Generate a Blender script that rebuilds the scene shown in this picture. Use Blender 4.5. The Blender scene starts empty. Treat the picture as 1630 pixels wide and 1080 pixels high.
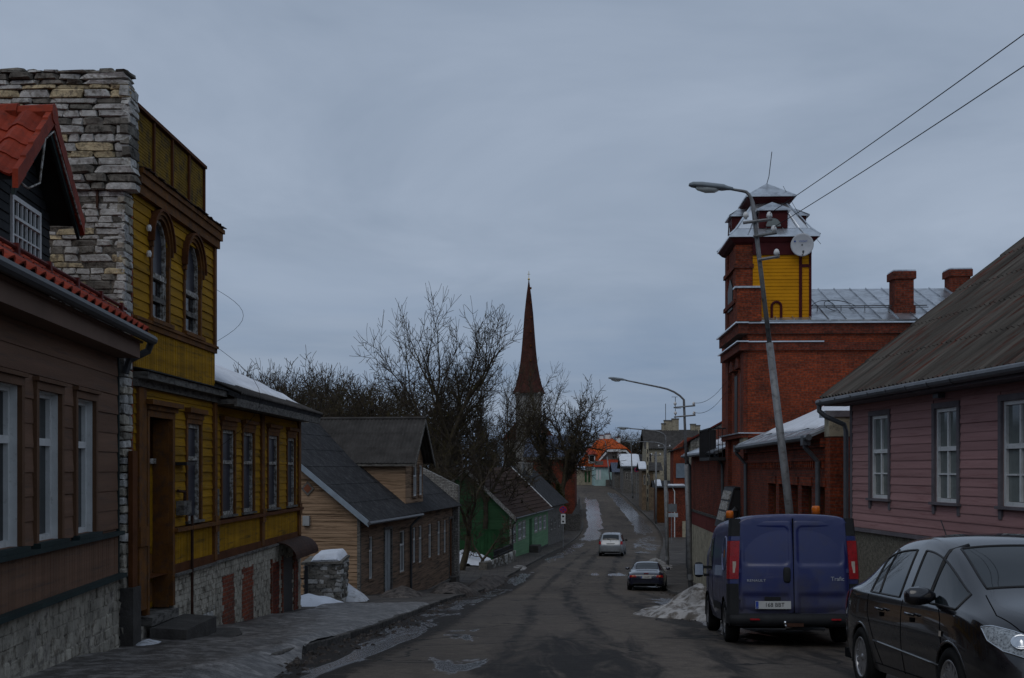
import bpy, bmesh, math, random
from mathutils import Vector, Matrix, noise
rnd = random.Random(7)
S = bpy.context.scene
COL = S.collection
# ------------------------------------------------------------------ camera, sky, sun, exposure
# world z = height above the photographer's eye; the street falls away in front of the camera
FPX, CX, HY, PW = 1900.0, 815.0, 747.0, 1630.0
cd = bpy.data.cameras.new('camera'); cam = bpy.data.objects.new('camera', cd); COL.objects.link(cam)
cam.location = (0, 0, 0); cam.rotation_euler = (math.radians(90), 0, 0)
cd.sensor_width = 36; cd.lens = 36 * FPX / PW; cd.shift_y = (HY - 540) / PW
cd.clip_start = 0.1; cd.clip_end = 6000
S.camera = cam
S.view_settings.view_transform = 'Standard'; S.view_settings.look = 'None'
S.view_settings.exposure = 0.0; S.view_settings.gamma = 1.0
SUN_EL, SUN_AZ = math.radians(48), math.radians(200)      # azimuth clockwise from +Y: behind the camera, a little left
W = bpy.data.worlds.new('World'); S.world = W; W.use_nodes = True
nt = W.node_tree; nt.nodes.clear()
def wn(t, **k):
    n = nt.nodes.new(t)
    for a, b in k.items(): setattr(n, a, b)
    return n
wo = wn('ShaderNodeOutputWorld'); bg = wn('ShaderNodeBackground'); bg.inputs[1].default_value = 0.1
sky = wn('ShaderNodeTexSky', sky_type='NISHITA', sun_disc=False, sun_elevation=SUN_EL, sun_rotation=SUN_AZ)
tc = wn('ShaderNodeTexCoord'); sep = wn('ShaderNodeSeparateXYZ')
nt.links.new(tc.outputs['Generated'], sep.inputs[0])
# project the view direction on a cloud deck, so that the cloud bands flatten towards the horizon
zc = wn('ShaderNodeMath', operation='MAXIMUM'); nt.links.new(sep.outputs[2], zc.inputs[0]); zc.inputs[1].default_value = 0.0
za = wn('ShaderNodeMath', operation='ADD'); nt.links.new(zc.outputs[0], za.inputs[0]); za.inputs[1].default_value = 0.22
comb = wn('ShaderNodeCombineXYZ')
for i in range(2):
    d = wn('ShaderNodeMath', operation='DIVIDE'); nt.links.new(sep.outputs[i], d.inputs[0]); nt.links.new(za.outputs[0], d.inputs[1])
    nt.links.new(d.outputs[0], comb.inputs[i])
n1 = wn('ShaderNodeTexNoise'); n1.inputs['Scale'].default_value = 1.5; n1.inputs['Detail'].default_value = 5; n1.inputs['Roughness'].default_value = .56
n1.inputs['Distortion'].default_value = .5
nt.links.new(comb.outputs[0], n1.inputs['Vector'])
rc = wn('ShaderNodeValToRGB'); e = rc.color_ramp.elements
e[0].position = .3; e[0].color = (2.55, 3.15, 4.10, 1); e[1].position = .70; e[1].color = (3.60, 4.25, 5.30, 1)
nt.links.new(n1.outputs['Fac'], rc.inputs['Fac'])
# bluer and darker layers low over the horizon, broken by pale streaks
mr = wn('ShaderNodeMapRange', interpolation_type='SMOOTHSTEP'); mr.inputs[1].default_value = 0.0; mr.inputs[2].default_value = 0.20
nt.links.new(sep.outputs[2], mr.inputs[0])
mp = wn('ShaderNodeMapping'); mp.inputs['Scale'].default_value = (2.2, 2.2, 16)
n2 = wn('ShaderNodeTexNoise'); n2.inputs['Scale'].default_value = 1.6; n2.inputs['Detail'].default_value = 6
nt.links.new(tc.outputs['Generated'], mp.inputs[0]); nt.links.new(mp.outputs[0], n2.inputs['Vector'])
rh = wn('ShaderNodeValToRGB'); e = rh.color_ramp.elements
e[0].position = .38; e[0].color = (1.22, 1.98, 3.35, 1); e[1].position = .66; e[1].color = (2.62, 3.20, 4.21, 1)
nt.links.new(n2.outputs['Fac'], rh.inputs['Fac'])
mx = wn('ShaderNodeMix', data_type='RGBA'); nt.links.new(mr.outputs[0], mx.inputs[0])
nt.links.new(rh.outputs[0], mx.inputs[6]); nt.links.new(rc.outputs[0], mx.inputs[7])
m2 = wn('ShaderNodeMix', data_type='RGBA'); m2.inputs[0].default_value = .06
nt.links.new(mx.outputs[2], m2.inputs[6]); nt.links.new(sky.outputs[0], m2.inputs[7])
nt.links.new(m2.outputs[2], bg.inputs[0]); nt.links.new(bg.outputs[0], wo.inputs[0])
sl = bpy.data.lights.new('sun', 'SUN'); sl.energy = 0.5; sl.angle = math.radians(40); sl.color = (1, .96, .9)
so = bpy.data.objects.new('sun', sl); COL.objects.link(so)
sd = Vector((math.sin(SUN_AZ) * math.cos(SUN_EL), math.cos(SUN_AZ) * math.cos(SUN_EL), math.sin(SUN_EL)))
so.rotation_euler = sd.to_track_quat('Z', 'Y').to_euler(); so.location = sd * 60

# ------------------------------------------------------------------ materials
MATS = {}
def M(name, col, rough=.8, var=.25, scale=2.0, bump=0., bscale=25., col2=None, amt2=.5, metal=0., spec=None, rand=0., stretch=(1, 1, 1), coat=0., fine=True):
    """painted / plain surface: large soft variation, a second colour in worn patches, fine grain, per-piece variation"""
    if name in MATS: return MATS[name]
    if spec is None: spec = .12 if rough >= .6 and not metal else .4
    m = bpy.data.materials.new(name); m.use_nodes = True; t = m.node_tree; N = t.nodes; L = t.links
    b = N['Principled BSDF']; b.inputs['Roughness'].default_value = rough; b.inputs['Metallic'].default_value = metal
    b.inputs['Specular IOR Level'].default_value = spec; b.inputs['Coat Weight'].default_value = coat
    g = N.new('ShaderNodeNewGeometry'); mp = N.new('ShaderNodeMapping'); mp.inputs['Scale'].default_value = stretch
    L.new(g.outputs['Position'], mp.inputs[0])
    n = N.new('ShaderNodeTexNoise'); n.inputs['Scale'].default_value = scale; n.inputs['Detail'].default_value = 7; n.inputs['Roughness'].default_value = .6
    L.new(mp.outputs[0], n.inputs['Vector'])
    r = N.new('ShaderNodeMapRange'); r.inputs[1].default_value = .3; r.inputs[2].default_value = .7
    r.inputs[3].default_value = 1 - var; r.inputs[4].default_value = 1 + var; L.new(n.outputs['Fac'], r.inputs[0])
    out = None
    base = N.new('ShaderNodeRGB'); base.outputs[0].default_value = (*col, 1); out = base.outputs[0]
    if col2:
        n3 = N.new('ShaderNodeTexNoise'); n3.inputs['Scale'].default_value = scale * 2.7; n3.inputs['Detail'].default_value = 9; n3.inputs['Roughness'].default_value = .68
        L.new(mp.outputs[0], n3.inputs['Vector'])
        r3 = N.new('ShaderNodeMapRange'); c = .72 - amt2 * .4; r3.inputs[1].default_value = c - .05; r3.inputs[2].default_value = c + .09; L.new(n3.outputs['Fac'], r3.inputs[0])
        x = N.new('ShaderNodeMix'); x.data_type = 'RGBA'; L.new(r3.outputs[0], x.inputs[0]); L.new(out, x.inputs[6]); x.inputs[7].default_value = (*col2, 1); out = x.outputs[2]
    if rand:
        oi = N.new('ShaderNodeObjectInfo'); rr = N.new('ShaderNodeMapRange'); rr.inputs[3].default_value = 1 - rand; rr.inputs[4].default_value = 1 + rand
        L.new(oi.outputs['Random'], rr.inputs[0]); mm = N.new('ShaderNodeMath'); mm.operation = 'MULTIPLY'; L.new(rr.outputs[0], mm.inputs[0]); L.new(r.outputs[0], mm.inputs[1]); fac = mm.outputs[0]
    else: fac = r.outputs[0]
    v = N.new('ShaderNodeVectorMath'); v.operation = 'SCALE'; L.new(out, v.inputs[0]); L.new(fac, v.inputs['Scale'])
    L.new(v.outputs[0], b.inputs['Base Color'])
    if bump:
        n4 = N.new('ShaderNodeTexNoise'); n4.inputs['Scale'].default_value = bscale; n4.inputs['Detail'].default_value = 6; L.new(mp.outputs[0], n4.inputs['Vector'])
        bp = N.new('ShaderNodeBump'); bp.inputs['Strength'].default_value = bump; bp.inputs['Distance'].default_value = .02
        L.new(n4.outputs['Fac'], bp.inputs['Height']); L.new(bp.outputs[0], b.inputs['Normal'])
    MATS[name] = m; return m
def brickmat(name, c1, c2, mortar, bw=.27, rh=.077, mort=.009, stain=.35, stainc=(.03, .022, .018)):
    if name in MATS: return MATS[name]
    m = bpy.data.materials.new(name); m.use_nodes = True; t = m.node_tree; N = t.nodes; L = t.links; b = N['Principled BSDF']; b.inputs['Roughness'].default_value = .9
    b.inputs['Specular IOR Level'].default_value = .1
    tc = N.new('ShaderNodeTexCoord'); s = N.new('ShaderNodeSeparateXYZ'); L.new(tc.outputs['Object'], s.inputs[0])
    a = N.new('ShaderNodeMath'); L.new(s.outputs[0], a.inputs[0]); L.new(s.outputs[1], a.inputs[1])
    nw = N.new('ShaderNodeTexNoise'); nw.inputs['Scale'].default_value = 6; L.new(tc.outputs['Object'], nw.inputs['Vector'])
    wv = N.new('ShaderNodeMath'); wv.operation = 'MULTIPLY_ADD'; wv.inputs[1].default_value = .03; L.new(nw.outputs['Fac'], wv.inputs[0]); L.new(s.outputs[2], wv.inputs[2])
    c = N.new('ShaderNodeCombineXYZ'); L.new(a.outputs[0], c.inputs[0]); L.new(wv.outputs[0], c.inputs[1])
    k = N.new('ShaderNodeTexBrick'); k.inputs['Scale'].default_value = 1; k.inputs['Brick Width'].default_value = bw; k.inputs['Row Height'].default_value = rh
    k.inputs['Mortar Size'].default_value = mort; k.inputs['Mortar Smooth'].default_value = .3; k.inputs['Bias'].default_value = 0
    k.inputs['Color1'].default_value = (*c1, 1); k.inputs['Color2'].default_value = (*c2, 1); k.inputs['Mortar'].default_value = (*mortar, 1)
    L.new(c.outputs[0], k.inputs['Vector'])
    n = N.new('ShaderNodeTexNoise'); n.inputs['Scale'].default_value = 1.1; n.inputs['Detail'].default_value = 8; n.inputs['Roughness'].default_value = .65; L.new(tc.outputs['Object'], n.inputs['Vector'])
    r = N.new('ShaderNodeMapRange'); r.inputs[1].default_value = .45; r.inputs[2].default_value = .75; r.inputs[4].default_value = stain * 1.6; L.new(n.outputs['Fac'], r.inputs[0])
    x = N.new('ShaderNodeMix'); x.data_type = 'RGBA'; L.new(r.outputs[0], x.inputs[0]); L.new(k.outputs['Color'], x.inputs[6]); x.inputs[7].default_value = (*stainc, 1)
    n5 = N.new('ShaderNodeTexNoise'); n5.inputs['Scale'].default_value = 14; n5.inputs['Detail'].default_value = 4; L.new(tc.outputs['Object'], n5.inputs['Vector'])
    r5 = N.new('ShaderNodeMapRange'); r5.inputs[1].default_value = .3; r5.inputs[2].default_value = .7; r5.inputs[3].default_value = .6; r5.inputs[4].default_value = 1.4; L.new(n5.outputs['Fac'], r5.inputs[0])
    v = N.new('ShaderNodeVectorMath'); v.operation = 'SCALE'; L.new(x.outputs[2], v.inputs[0]); L.new(r5.outputs[0], v.inputs['Scale'])
    L.new(v.outputs[0], b.inputs['Base Color'])
    iv = N.new('ShaderNodeMath'); iv.operation = 'SUBTRACT'; iv.inputs[0].default_value = 1; L.new(k.outputs['Fac'], iv.inputs[1])
    ad = N.new('ShaderNodeMath'); ad.operation = 'MULTIPLY_ADD'; ad.inputs[1].default_value = .5; L.new(n5.outputs['Fac'], ad.inputs[0]); L.new(iv.outputs[0], ad.inputs[2])
    bp = N.new('ShaderNodeBump'); bp.inputs['Strength'].default_value = .7; bp.inputs['Distance'].default_value = .012; L.new(ad.outputs[0], bp.inputs['Height']); L.new(bp.outputs[0], b.inputs['Normal'])
    MATS[name] = m; return m
def glassmat(name, col, rough=.06, spec=.5):
    if name in MATS: return MATS[name]
    m = M(name, col, rough, .35, 1.3, spec=spec)
    return m

BRN = M('brown_paint_boards', (.172, .098, .064), .75, .18, 1.5, .25, 30, (.12, .08, .06), .35, rand=.10, stretch=(.22, .22, 5))
BRNT = M('brown_trim', (.13, .07, .04), .7, .2, 2, .2)
BRNF = M('brown_fascia', (.165, .105, .077), .7, .15, 1.2, .1)
DKG = M('dark_green_trim', (.022, .035, .034), .6, .3, 3, .1)
WHT = M('white_window_paint', (.62, .63, .62), .55, .12, 4, .1, 20, (.4, .4, .38), .25)
WHTO = M('weathered_white_paint', (.42, .41, .38), .7, .3, 6, .3, 30, (.12, .10, .08), .6)
GLS = glassmat('dark_window_glass', (.012, .014, .017))
GLC = glassmat('curtained_window_glass', (.16, .18, .17), .09)
GLM = M('dull_dark_window_glass', (.014, .016, .017), .12, .3, 1.3, spec=.25)  # near-black pane colour with weak reflections
GLB = glassmat('boarded_window_film', (.028, .03, .042), .35, .3)
YEL = M('weathered_yellow_boards', (.32, .165, .006), .78, .28, 1.6, .4, 25, (.15, .085, .014), .36, rand=.18, stretch=(.3, .3, 3.2))
YELD = M('parapet_yellow_boards', (.23, .135, .012), .85, .3, 1.8, .4, 25, (.10, .065, .02), .5, rand=.16)
OCH = M('weathered_ochre_trim', (.150, .062, .016), .78, .3, 3, .4, 25, (.10, .05, .025), .5)
OCHD = M('dark_ochre_wood', (.10, .036, .012), .8, .3, 3, .3)
GRYW = M('bare_grey_wood', (.16, .15, .135), .9, .3, 2.5, .5, 20, (.06, .055, .05), .5, stretch=(1, 1, 3))
STN = M('limestone_grey', (.43, .42, .395), .92, .32, 5, .9, 22, (.20, .185, .16), .42, rand=.16)
STNY = M('limestone_yellow', (.47, .385, .24), .92, .3, 5, .9, 22, (.17, .14, .10), .5, rand=.25)
STND = M('limestone_dark', (.19, .175, .15), .95, .4, 5, .9, 22, (.075, .07, .06), .45, rand=.3)
MORT = M('old_lime_mortar', (.13, .115, .095), .95, .4, 6, .9, 35, (.05, .045, .04), .5)
PLST = M('limewashed_rubble', (.40, .365, .30), .95, .3, 3, .7, 22, (.18, .155, .12), .45, rand=.22)
PLSM = M('limewash_plaster', (.34, .31, .26), .95, .35, 3, 1., 16, (.12, .105, .09), .5)
REDT = M('red_clay_tile', (.25, .036, .016), .65, .25, 4, .3, 30, (.14, .03, .018), .35, rand=.18)
REDD = M('dark_red_metal', (.10, .018, .014), .6, .2, 3)
BLK = M('black_siding', (.020, .022, .024), .7, .3, 3, .2, rand=.15)
BLKM = M('black_metal', (.012, .012, .013), .5, .3, 4)
GUT = M('grey_zinc_gutter', (.10, .105, .115), .45, .25, 3, metal=.4)
GUTD = M('dark_downpipe', (.055, .058, .062), .5, .25, 3, metal=.3)
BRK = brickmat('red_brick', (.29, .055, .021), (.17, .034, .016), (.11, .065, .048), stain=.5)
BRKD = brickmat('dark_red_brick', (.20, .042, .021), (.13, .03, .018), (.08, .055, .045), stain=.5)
BRKW = brickmat('white_brick', (.34, .33, .31), (.24, .23, .21), (.09, .085, .08), stain=.5)
BRKR = brickmat('infill_red_brick', (.27, .07, .035), (.18, .045, .026), (.17, .13, .10), stain=.6, stainc=(.07, .055, .045))
TAN = M('bare_pine_boards', (.33, .22, .14), .85, .28, 1.4, .4, 25, (.10, .062, .036), .45, stretch=(.22, .22, 5))
TANG = M('greyed_pine_boards', (.235, .155, .105), .85, .3, 1.4, .4, 25, (.075, .06, .046), .5, stretch=(.22, .22, 5))
GRN = M('green_paint_boards', (.05, .115, .052), .8, .22, 1.5, .3, 25, (.03, .085, .036), .35, stretch=(.22, .22, 5))
GRNL = M('pale_green_boards', (.13, .24, .13), .8, .2, 1.5, .3, 25, (.09, .15, .085), .3, stretch=(.22, .22, 5))
GRND = M('dark_green_fence_paint', (.022, .07, .026), .8, .25, 2, .3, rand=.15)
PNK = M('pink_paint_boards', (.36, .20, .192), .75, .15, 1.4, .25, 30, (.26, .125, .12), .3, rand=.09, stretch=(.22, .22, 5))
PNKT = M('mauve_grey_trim', (.14, .125, .135), .75, .2, 3, .2)
PEB = M('pebbledash_plinth', (.19, .172, .135), .95, .35, 14, 1., 60, (.085, .077, .06), .5)
ETR = M('old_asbestos_roof', (.086, .077, .067), .92, .62, 1.0, .5, 30, (.085, .026, .018), .36, stretch=(.22, 5.5, .22))
ETD = M('dark_asbestos_roof', (.06, .055, .051), .92, .35, 2, .5, 30, (.15, .145, .14), .12)
FELT = M('dark_roof_felt', (.034, .034, .036), .9, .45, 2.5, .9, 30, (.075, .073, .07), .36)
BRRF = M('brown_tile_roof', (.048, .027, .019), .9, .3, 2, .5, 40, (.025, .018, .014), .4)
SLT = M('blue_grey_slate', (.085, .10, .135), .75, .25, 3, .4, 20)
TIN = M('galvanised_roof_metal', (.50, .53, .56), .34, .22, 1.6, .06, 3, (.35, .37, .40), .5, metal=.85, rand=.10)
TINB = M('bright_sheet_metal', (.62, .65, .68), .28, .22, 2.2, .10, 5, metal=.9, rand=.10)
MRN = M('maroon_paint', (.055, .009, .010), .6, .25, 3, .1)
YELB = M('bright_yellow_boards', (.50, .215, .003), .65, .10, 2, .2, 25, (.42, .17, .003), .3, rand=.06)
CRM = M('cream_plaster', (.33, .29, .21), .9, .25, 2, .4, 25, (.17, .15, .12), .4)
ORG = M('orange_tile_roof', (.44, .078, .014), .7, .18, 3, .3, 30, rand=.1)
MINT = M('mint_paint', (.36, .50, .47), .7, .15, 2)
SNOW = M('clean_snow', (.70, .72, .76), .7, .10, 2, .6, 24, (.55, .56, .58), .3)
SNWD = M('dirty_snow', (.36, .345, .33), .8, .35, 1.6, .8, 26, (.12, .105, .09), .55)
SNWB = M('black_street_slush', (.10, .085, .075), .8, .45, 2, .6, 10, (.035, .03, .027), .55)
ICE = M('trodden_icy_snow', (.20, .185, .172), .5, .45, 1.6, .9, 18, (.065, .057, .05), .68)
CONC = M('worn_concrete', (.072, .066, .060), .9, .3, 3, .6, 25, (.08, .075, .07), .4)
KRB = M('kerb_stone_face', (.10, .093, .085), .9, .35, 5, .8, 25, (.05, .046, .042), .5, rand=.25)
POLE = M('galvanised_pole', (.20, .205, .21), .6, .25, 2.5, .2, 20, (.11, .105, .10), .4, metal=.3)
LMP = M('lamp_housing', (.20, .23, .25), .5, .15, 4)
LMPG = M('lamp_glass_cover', (.55, .58, .56), .2, .1, 4)
PORC = M('white_porcelain', (.65, .65, .64), .25, .1, 5)
WIRE = M('black_cable', (.02, .02, .022), .7, .1, 3)
BARK = M('tree_bark', (.060, .048, .036), .95, .4, 4, .6, 30, (.075, .062, .022), .4)
TWIG = M('bare_twigs', (.052, .041, .032), .95, .35, .8, 0, 30, (.068, .055, .02), .45)
NEED = M('spruce_needles', (.022, .030, .014), .95, .5, 3)
THUJ = M('thuja_leaves', (.034, .035, .010), .95, .45, 4)
SOIL = M('winter_ground', (.085, .07, .052), .95, .4, .5, .8, 6, (.06, .06, .03), .5)
RUST = M('rusty_steel', (.05, .024, .016), .75, .4, 5, .3)

# ------------------------------------------------------------------ mesh helpers
def link(o, parent=None):
    COL.objects.link(o)
    if parent is not None: o.parent = parent
    return o
def mk(name, v, f, mat, parent=None, smooth=False):
    me = bpy.data.meshes.new(name); me.from_pydata([tuple(p) for p in v], [], f)
    if mat: me.materials.append(mat)
    if smooth: me.polygons.foreach_set('use_smooth', [True] * len(me.polygons))
    me.update()
    return link(bpy.data.objects.new(name, me), parent)
def tag(o, label=None, cat=None, group=None, kind=None):
    for k, v in (('label', label), ('category', cat), ('group', group), ('kind', kind)):
        if v: o[k] = v
    return o
class MB:
    def __init__(s): s.v = []; s.f = []
    def box(s, x0, x1, y0, y1, z0, z1):
        n = len(s.v); x0, x1 = min(x0, x1), max(x0, x1); y0, y1 = min(y0, y1), max(y0, y1); z0, z1 = min(z0, z1), max(z0, z1)
        s.v += [(x0, y0, z0), (x1, y0, z0), (x1, y1, z0), (x0, y1, z0), (x0, y0, z1), (x1, y0, z1), (x1, y1, z1), (x0, y1, z1)]
        s.f += [tuple(n + i for i in q) for q in ((3, 2, 1, 0), (4, 5, 6, 7), (0, 1, 5, 4), (1, 2, 6, 5), (2, 3, 7, 6), (3, 0, 4, 7))]
        return s
    def poly(s, *p):
        n = len(s.v); s.v += [tuple(q) for q in p]; s.f.append(tuple(range(n, n + len(p)))); return s
    def slab(s, pts, off):
        """polygon pts extruded by vector off"""
        n = len(s.v); k = len(pts); o = Vector(off)
        s.v += [tuple(p) for p in pts] + [tuple(Vector(p) + o) for p in pts]
        s.f.append(tuple(range(n, n + k))); s.f.append(tuple(range(n + 2 * k - 1, n + k - 1, -1)))
        for i in range(k):
            j = (i + 1) % k; s.f.append((n + i, n + k + i, n + k + j, n + j))
        return s
    def tube(s, path, r, n=8, caps=True):
        P = [Vector(p) for p in path]; R = r if isinstance(r, (list, tuple)) else [r] * len(P); b = len(s.v); up = None
        for i, p in enumerate(P):
            t = (P[min(i + 1, len(P) - 1)] - P[max(i - 1, 0)]).normalized()
            if up is None: up = Vector((0, 0, 1)) if abs(t.z) < .9 else Vector((1, 0, 0))
            a = t.cross(up)
            if a.length < 1e-4: a = t.orthogonal()
            a.normalize(); c = a.cross(t); up = c
            for j in range(n):
                w = 2 * math.pi * j / n; s.v.append(tuple(p + (a * math.cos(w) + c * math.sin(w)) * R[i]))
        for i in range(len(P) - 1):
            for j in range(n):
                k = (j + 1) % n; s.f.append((b + i * n + j, b + i * n + k, b + (i + 1) * n + k, b + (i + 1) * n + j))
        if caps:
            s.f.append(tuple(range(b + n - 1, b - 1, -1))); s.f.append(tuple(range(b + (len(P) - 1) * n, b + len(P) * n)))
        return s
    def lathe(s, prof, n=24, M4=None, close=False):
        """profile of (r, h) revolved around local z; M4 places it"""
        b = len(s.v); k = len(prof); M4 = M4 or Matrix.Identity(4)
        for j in range(n):
            w = 2 * math.pi * j / n
            for r, h in prof: s.v.append(tuple(M4 @ Vector((r * math.cos(w), r * math.sin(w), h))))
        for j in range(n):
            q = (j + 1) % n
            for i in range(k if close else k - 1):
                i2 = (i + 1) % k
                s.f.append((b + j * k + i, b + q * k + i, b + q * k + i2, b + j * k + i2))
        return s
    def build(s, name, mat, parent=None, smooth=False): return mk(name, s.v, s.f, mat, parent, smooth)

class Thing:
    """A thing with its own frame: local y runs along the street away from the camera, x to the right, z absolute (0 = eye level)."""
    def __init__(s, name, label, cat, X, d, z0, slope=0., group=None):
        s.X, s.d, s.z0, s.sl = X, d, z0, slope; s.c = 1 / math.sqrt(1 + slope * slope); s.n = slope * s.c
        s.root = link(bpy.data.objects.new(name, None)); s.root.empty_display_size = .3
        s.root.location = (X, d, z0); s.root.rotation_euler = (0, 0, -math.atan(slope)); tag(s.root, label, cat, group)
    def add(s, name, mb, mat, parent=None, smooth=False):
        v = [(p[0], p[1], p[2] - s.z0) for p in mb.v]
        return mk(name, v, mb.f, mat, parent or s.root, smooth)
    def box(s, name, x0, x1, y0, y1, z0, z1, mat, parent=None): return s.add(name, MB().box(x0, x1, y0, y1, z0, z1), mat, parent)
    # survey: where a sight line (photo column, row) meets the wall plane x = const (e) or y = const (s) of this thing
    def e(s, px, py=HY, x=0.):
        k = (px - CX) / FPX; X, d0 = s.X + x * s.c, s.d - x * s.n
        d = (X - s.sl * d0) / (k - s.sl); return (d - d0) / s.c, d * (HY - py) / FPX
    def s_(s, px, py=HY, y=0.):
        k = (px - CX) / FPX; X, d0 = s.X + y * s.n, s.d + y * s.c
        x = (k * d0 - X) / (s.c + k * s.n); return x, (d0 - x * s.n) * (HY - py) / FPX
    def w(s, x, y, z):
        return Vector((s.X + x * s.c + y * s.n, s.d - x * s.n + y * s.c, z))

def fb(mb, o, pl, a0, a1, u0, u1, z0, z1):
    """box on a facade: a along the wall, u outwards"""
    if o == 'E': mb.box(pl + u0, pl + u1, a0, a1, z0, z1)
    elif o == 'W': mb.box(pl - u0, pl - u1, a0, a1, z0, z1)
    else: mb.box(a0, a1, pl - u0, pl - u1, z0, z1)
    return mb
def fp(o, pl, a, u, z): return (pl + u, a, z) if o == 'E' else (pl - u, a, z) if o == 'W' else (a, pl - u, z)
def wall(t, name, o, pl, a0, a1, z0, z1, ops, mat, depth=.3, parent=None):
    """wall face with real openings (a0, a1, z0, z1) and reveals `depth` deep"""
    A = sorted({a0, a1, *[q for p in ops for q in p[:2] if a0 < q < a1]}); Z = sorted({z0, z1, *[q for p in ops for q in p[2:4] if z0 < q < z1]})
    solid = lambda a, z: not any(p[0] - 1e-6 < a < p[1] + 1e-6 and p[2] - 1e-6 < z < p[3] + 1e-6 for p in ops)
    mb = MB()
    for i in range(len(A) - 1):
        for j in range(len(Z) - 1):
            if solid((A[i] + A[i + 1]) / 2, (Z[j] + Z[j + 1]) / 2):
                mb.poly(fp(o, pl, A[i], 0, Z[j]), fp(o, pl, A[i + 1], 0, Z[j]), fp(o, pl, A[i + 1], 0, Z[j + 1]), fp(o, pl, A[i], 0, Z[j + 1]))
    for p in ops:
        q = (max(p[0], a0), min(p[1], a1), max(p[2], z0), min(p[3], z1)); D = -depth
        for (a, b) in (((q[0], q[2]), (q[1], q[2])), ((q[1], q[2]), (q[1], q[3])), ((q[1], q[3]), (q[0], q[3])), ((q[0], q[3]), (q[0], q[2]))):
            mb.poly(fp(o, pl, a[0], 0, a[1]), fp(o, pl, b[0], 0, b[1]), fp(o, pl, b[0], D, b[1]), fp(o, pl, a[0], D, a[1]))
    # the sides, top and back so the wall has thickness
    D = -depth
    mb.poly(fp(o, pl, a0, 0, z1), fp(o, pl, a1, 0, z1), fp(o, pl, a1, D, z1), fp(o, pl, a0, D, z1))
    mb.poly(fp(o, pl, a0, 0, z0), fp(o, pl, a0, D, z0), fp(o, pl, a0, D, z1), fp(o, pl, a0, 0, z1))
    mb.poly(fp(o, pl, a1, 0, z0), fp(o, pl, a1, D, z0), fp(o, pl, a1, D, z1), fp(o, pl, a1, 0, z1))
    return t.add(name, mb, mat, parent)
UNIT = {}
def unit(kind, mat):
    k = (kind, mat.name)
    if k in UNIT: return UNIT[k]
    me = bpy.data.meshes.new('unit_' + kind)
    if kind[0] == 'b':      # lap board: proud at its lower edge
        o = kind[1]; q = [(0, 1.), (.12, 1.), (.92, .45), (1., .38)]; v = []
        for a in (0, 1):
            for z, u in q: v.append(fp(o, 0, a, u, z))
            for z in (1., 0): v.append(fp(o, 0, a, 0, z))
        k6 = 6; f = [(i, (i + 1) % k6, k6 + (i + 1) % k6, k6 + i) for i in range(6)] + [tuple(range(5, -1, -1)), tuple(range(6, 12))]
    elif kind[0] == 'v':    # upright board with eased edges
        o = kind[1]; q = [(0, 0), (0, .6), (.1, 1.), (.9, 1.), (1., .6), (1., 0)]; v = [fp(o, 0, a, u, z) for z in (0, 1) for a, u in q]
        f = [(i, (i + 1) % 6, 6 + (i + 1) % 6, 6 + i) for i in range(6)] + [tuple(range(5, -1, -1)), tuple(range(6, 12))]
    me.from_pydata(v, [], f); me.materials.append(mat); me.update(); UNIT[k] = me; return me
def put(t, name, me, loc, sc, parent=None, rot=None):
    ob = bpy.data.objects.new(name, me); link(ob, parent or t.root); ob.location = (loc[0], loc[1], loc[2] - t.z0); ob.scale = sc
    if rot: ob.rotation_euler = rot
    return ob
def siding(t, o, pl, a0, a1, z0, z1, bh, mat, ops=(), th=.022, parent=None, name='board', clip=None, join=False, mats=None):
    """lap boards, each cut at the openings; join=True for boards too fine to pick apart"""
    n = max(1, round((z1 - z0) / bh)); h = (z1 - z0) / n; mb = MB()
    for i in range(n):
        zb = z0 + i * h; zm = zb + h / 2; A0, A1 = (a0, a1) if clip is None else clip(zm + h * .3)
        if A1 - A0 < .03: continue
        seg = [(A0, A1)]
        for p in ops:
            if p[2] - .02 < zm < p[3] + .02:
                new = []
                for s in seg:
                    if p[1] <= s[0] or p[0] >= s[1]: new.append(s)
                    else:
                        if p[0] > s[0]: new.append((s[0], p[0]))
                        if p[1] < s[1]: new.append((p[1], s[1]))
                seg = new
        for s in seg:
            if s[1] - s[0] < .02: continue
            # break long runs into board lengths
            k = max(1, int((s[1] - s[0]) / 5.5 + .4 * rnd.random())); cuts = [s[0]] + sorted(s[0] + (s[1] - s[0]) * (j + rnd.uniform(-.2, .2)) / k for j in range(1, k)) + [s[1]]
            for c0, c1 in zip(cuts, cuts[1:]):
                if join:
                    b = len(mb.v)
                    for a in (c0, c1):
                        for z, u in ((zb, th), (zb + h * .97, th * .35), (zb + h * .97, 0), (zb, 0)): mb.v.append(fp(o, pl, a, u, z))
                    mb.f += [(b, b + 4, b + 5, b + 1), (b + 1, b + 5, b + 6, b + 2), (b + 3, b + 7, b + 4, b), (b, b + 1, b + 2, b + 3), (b + 4, b + 7, b + 6, b + 5)]
                else:
                    L = c1 - c0 - .004; me = unit('b' + o, (rnd.choice(mats) if mats else mat))
                    tw = th * rnd.uniform(.85, 1.2)
                    put(t, name, me, fp(o, pl, c0, 0, zb + rnd.uniform(-.003, .003)), (tw, L, h * .985) if o in 'EW' else (L, tw, h * .985), parent)
    if join:
        return tag(t.add(name + 's', mb, mat, parent), kind='stuff')
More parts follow.
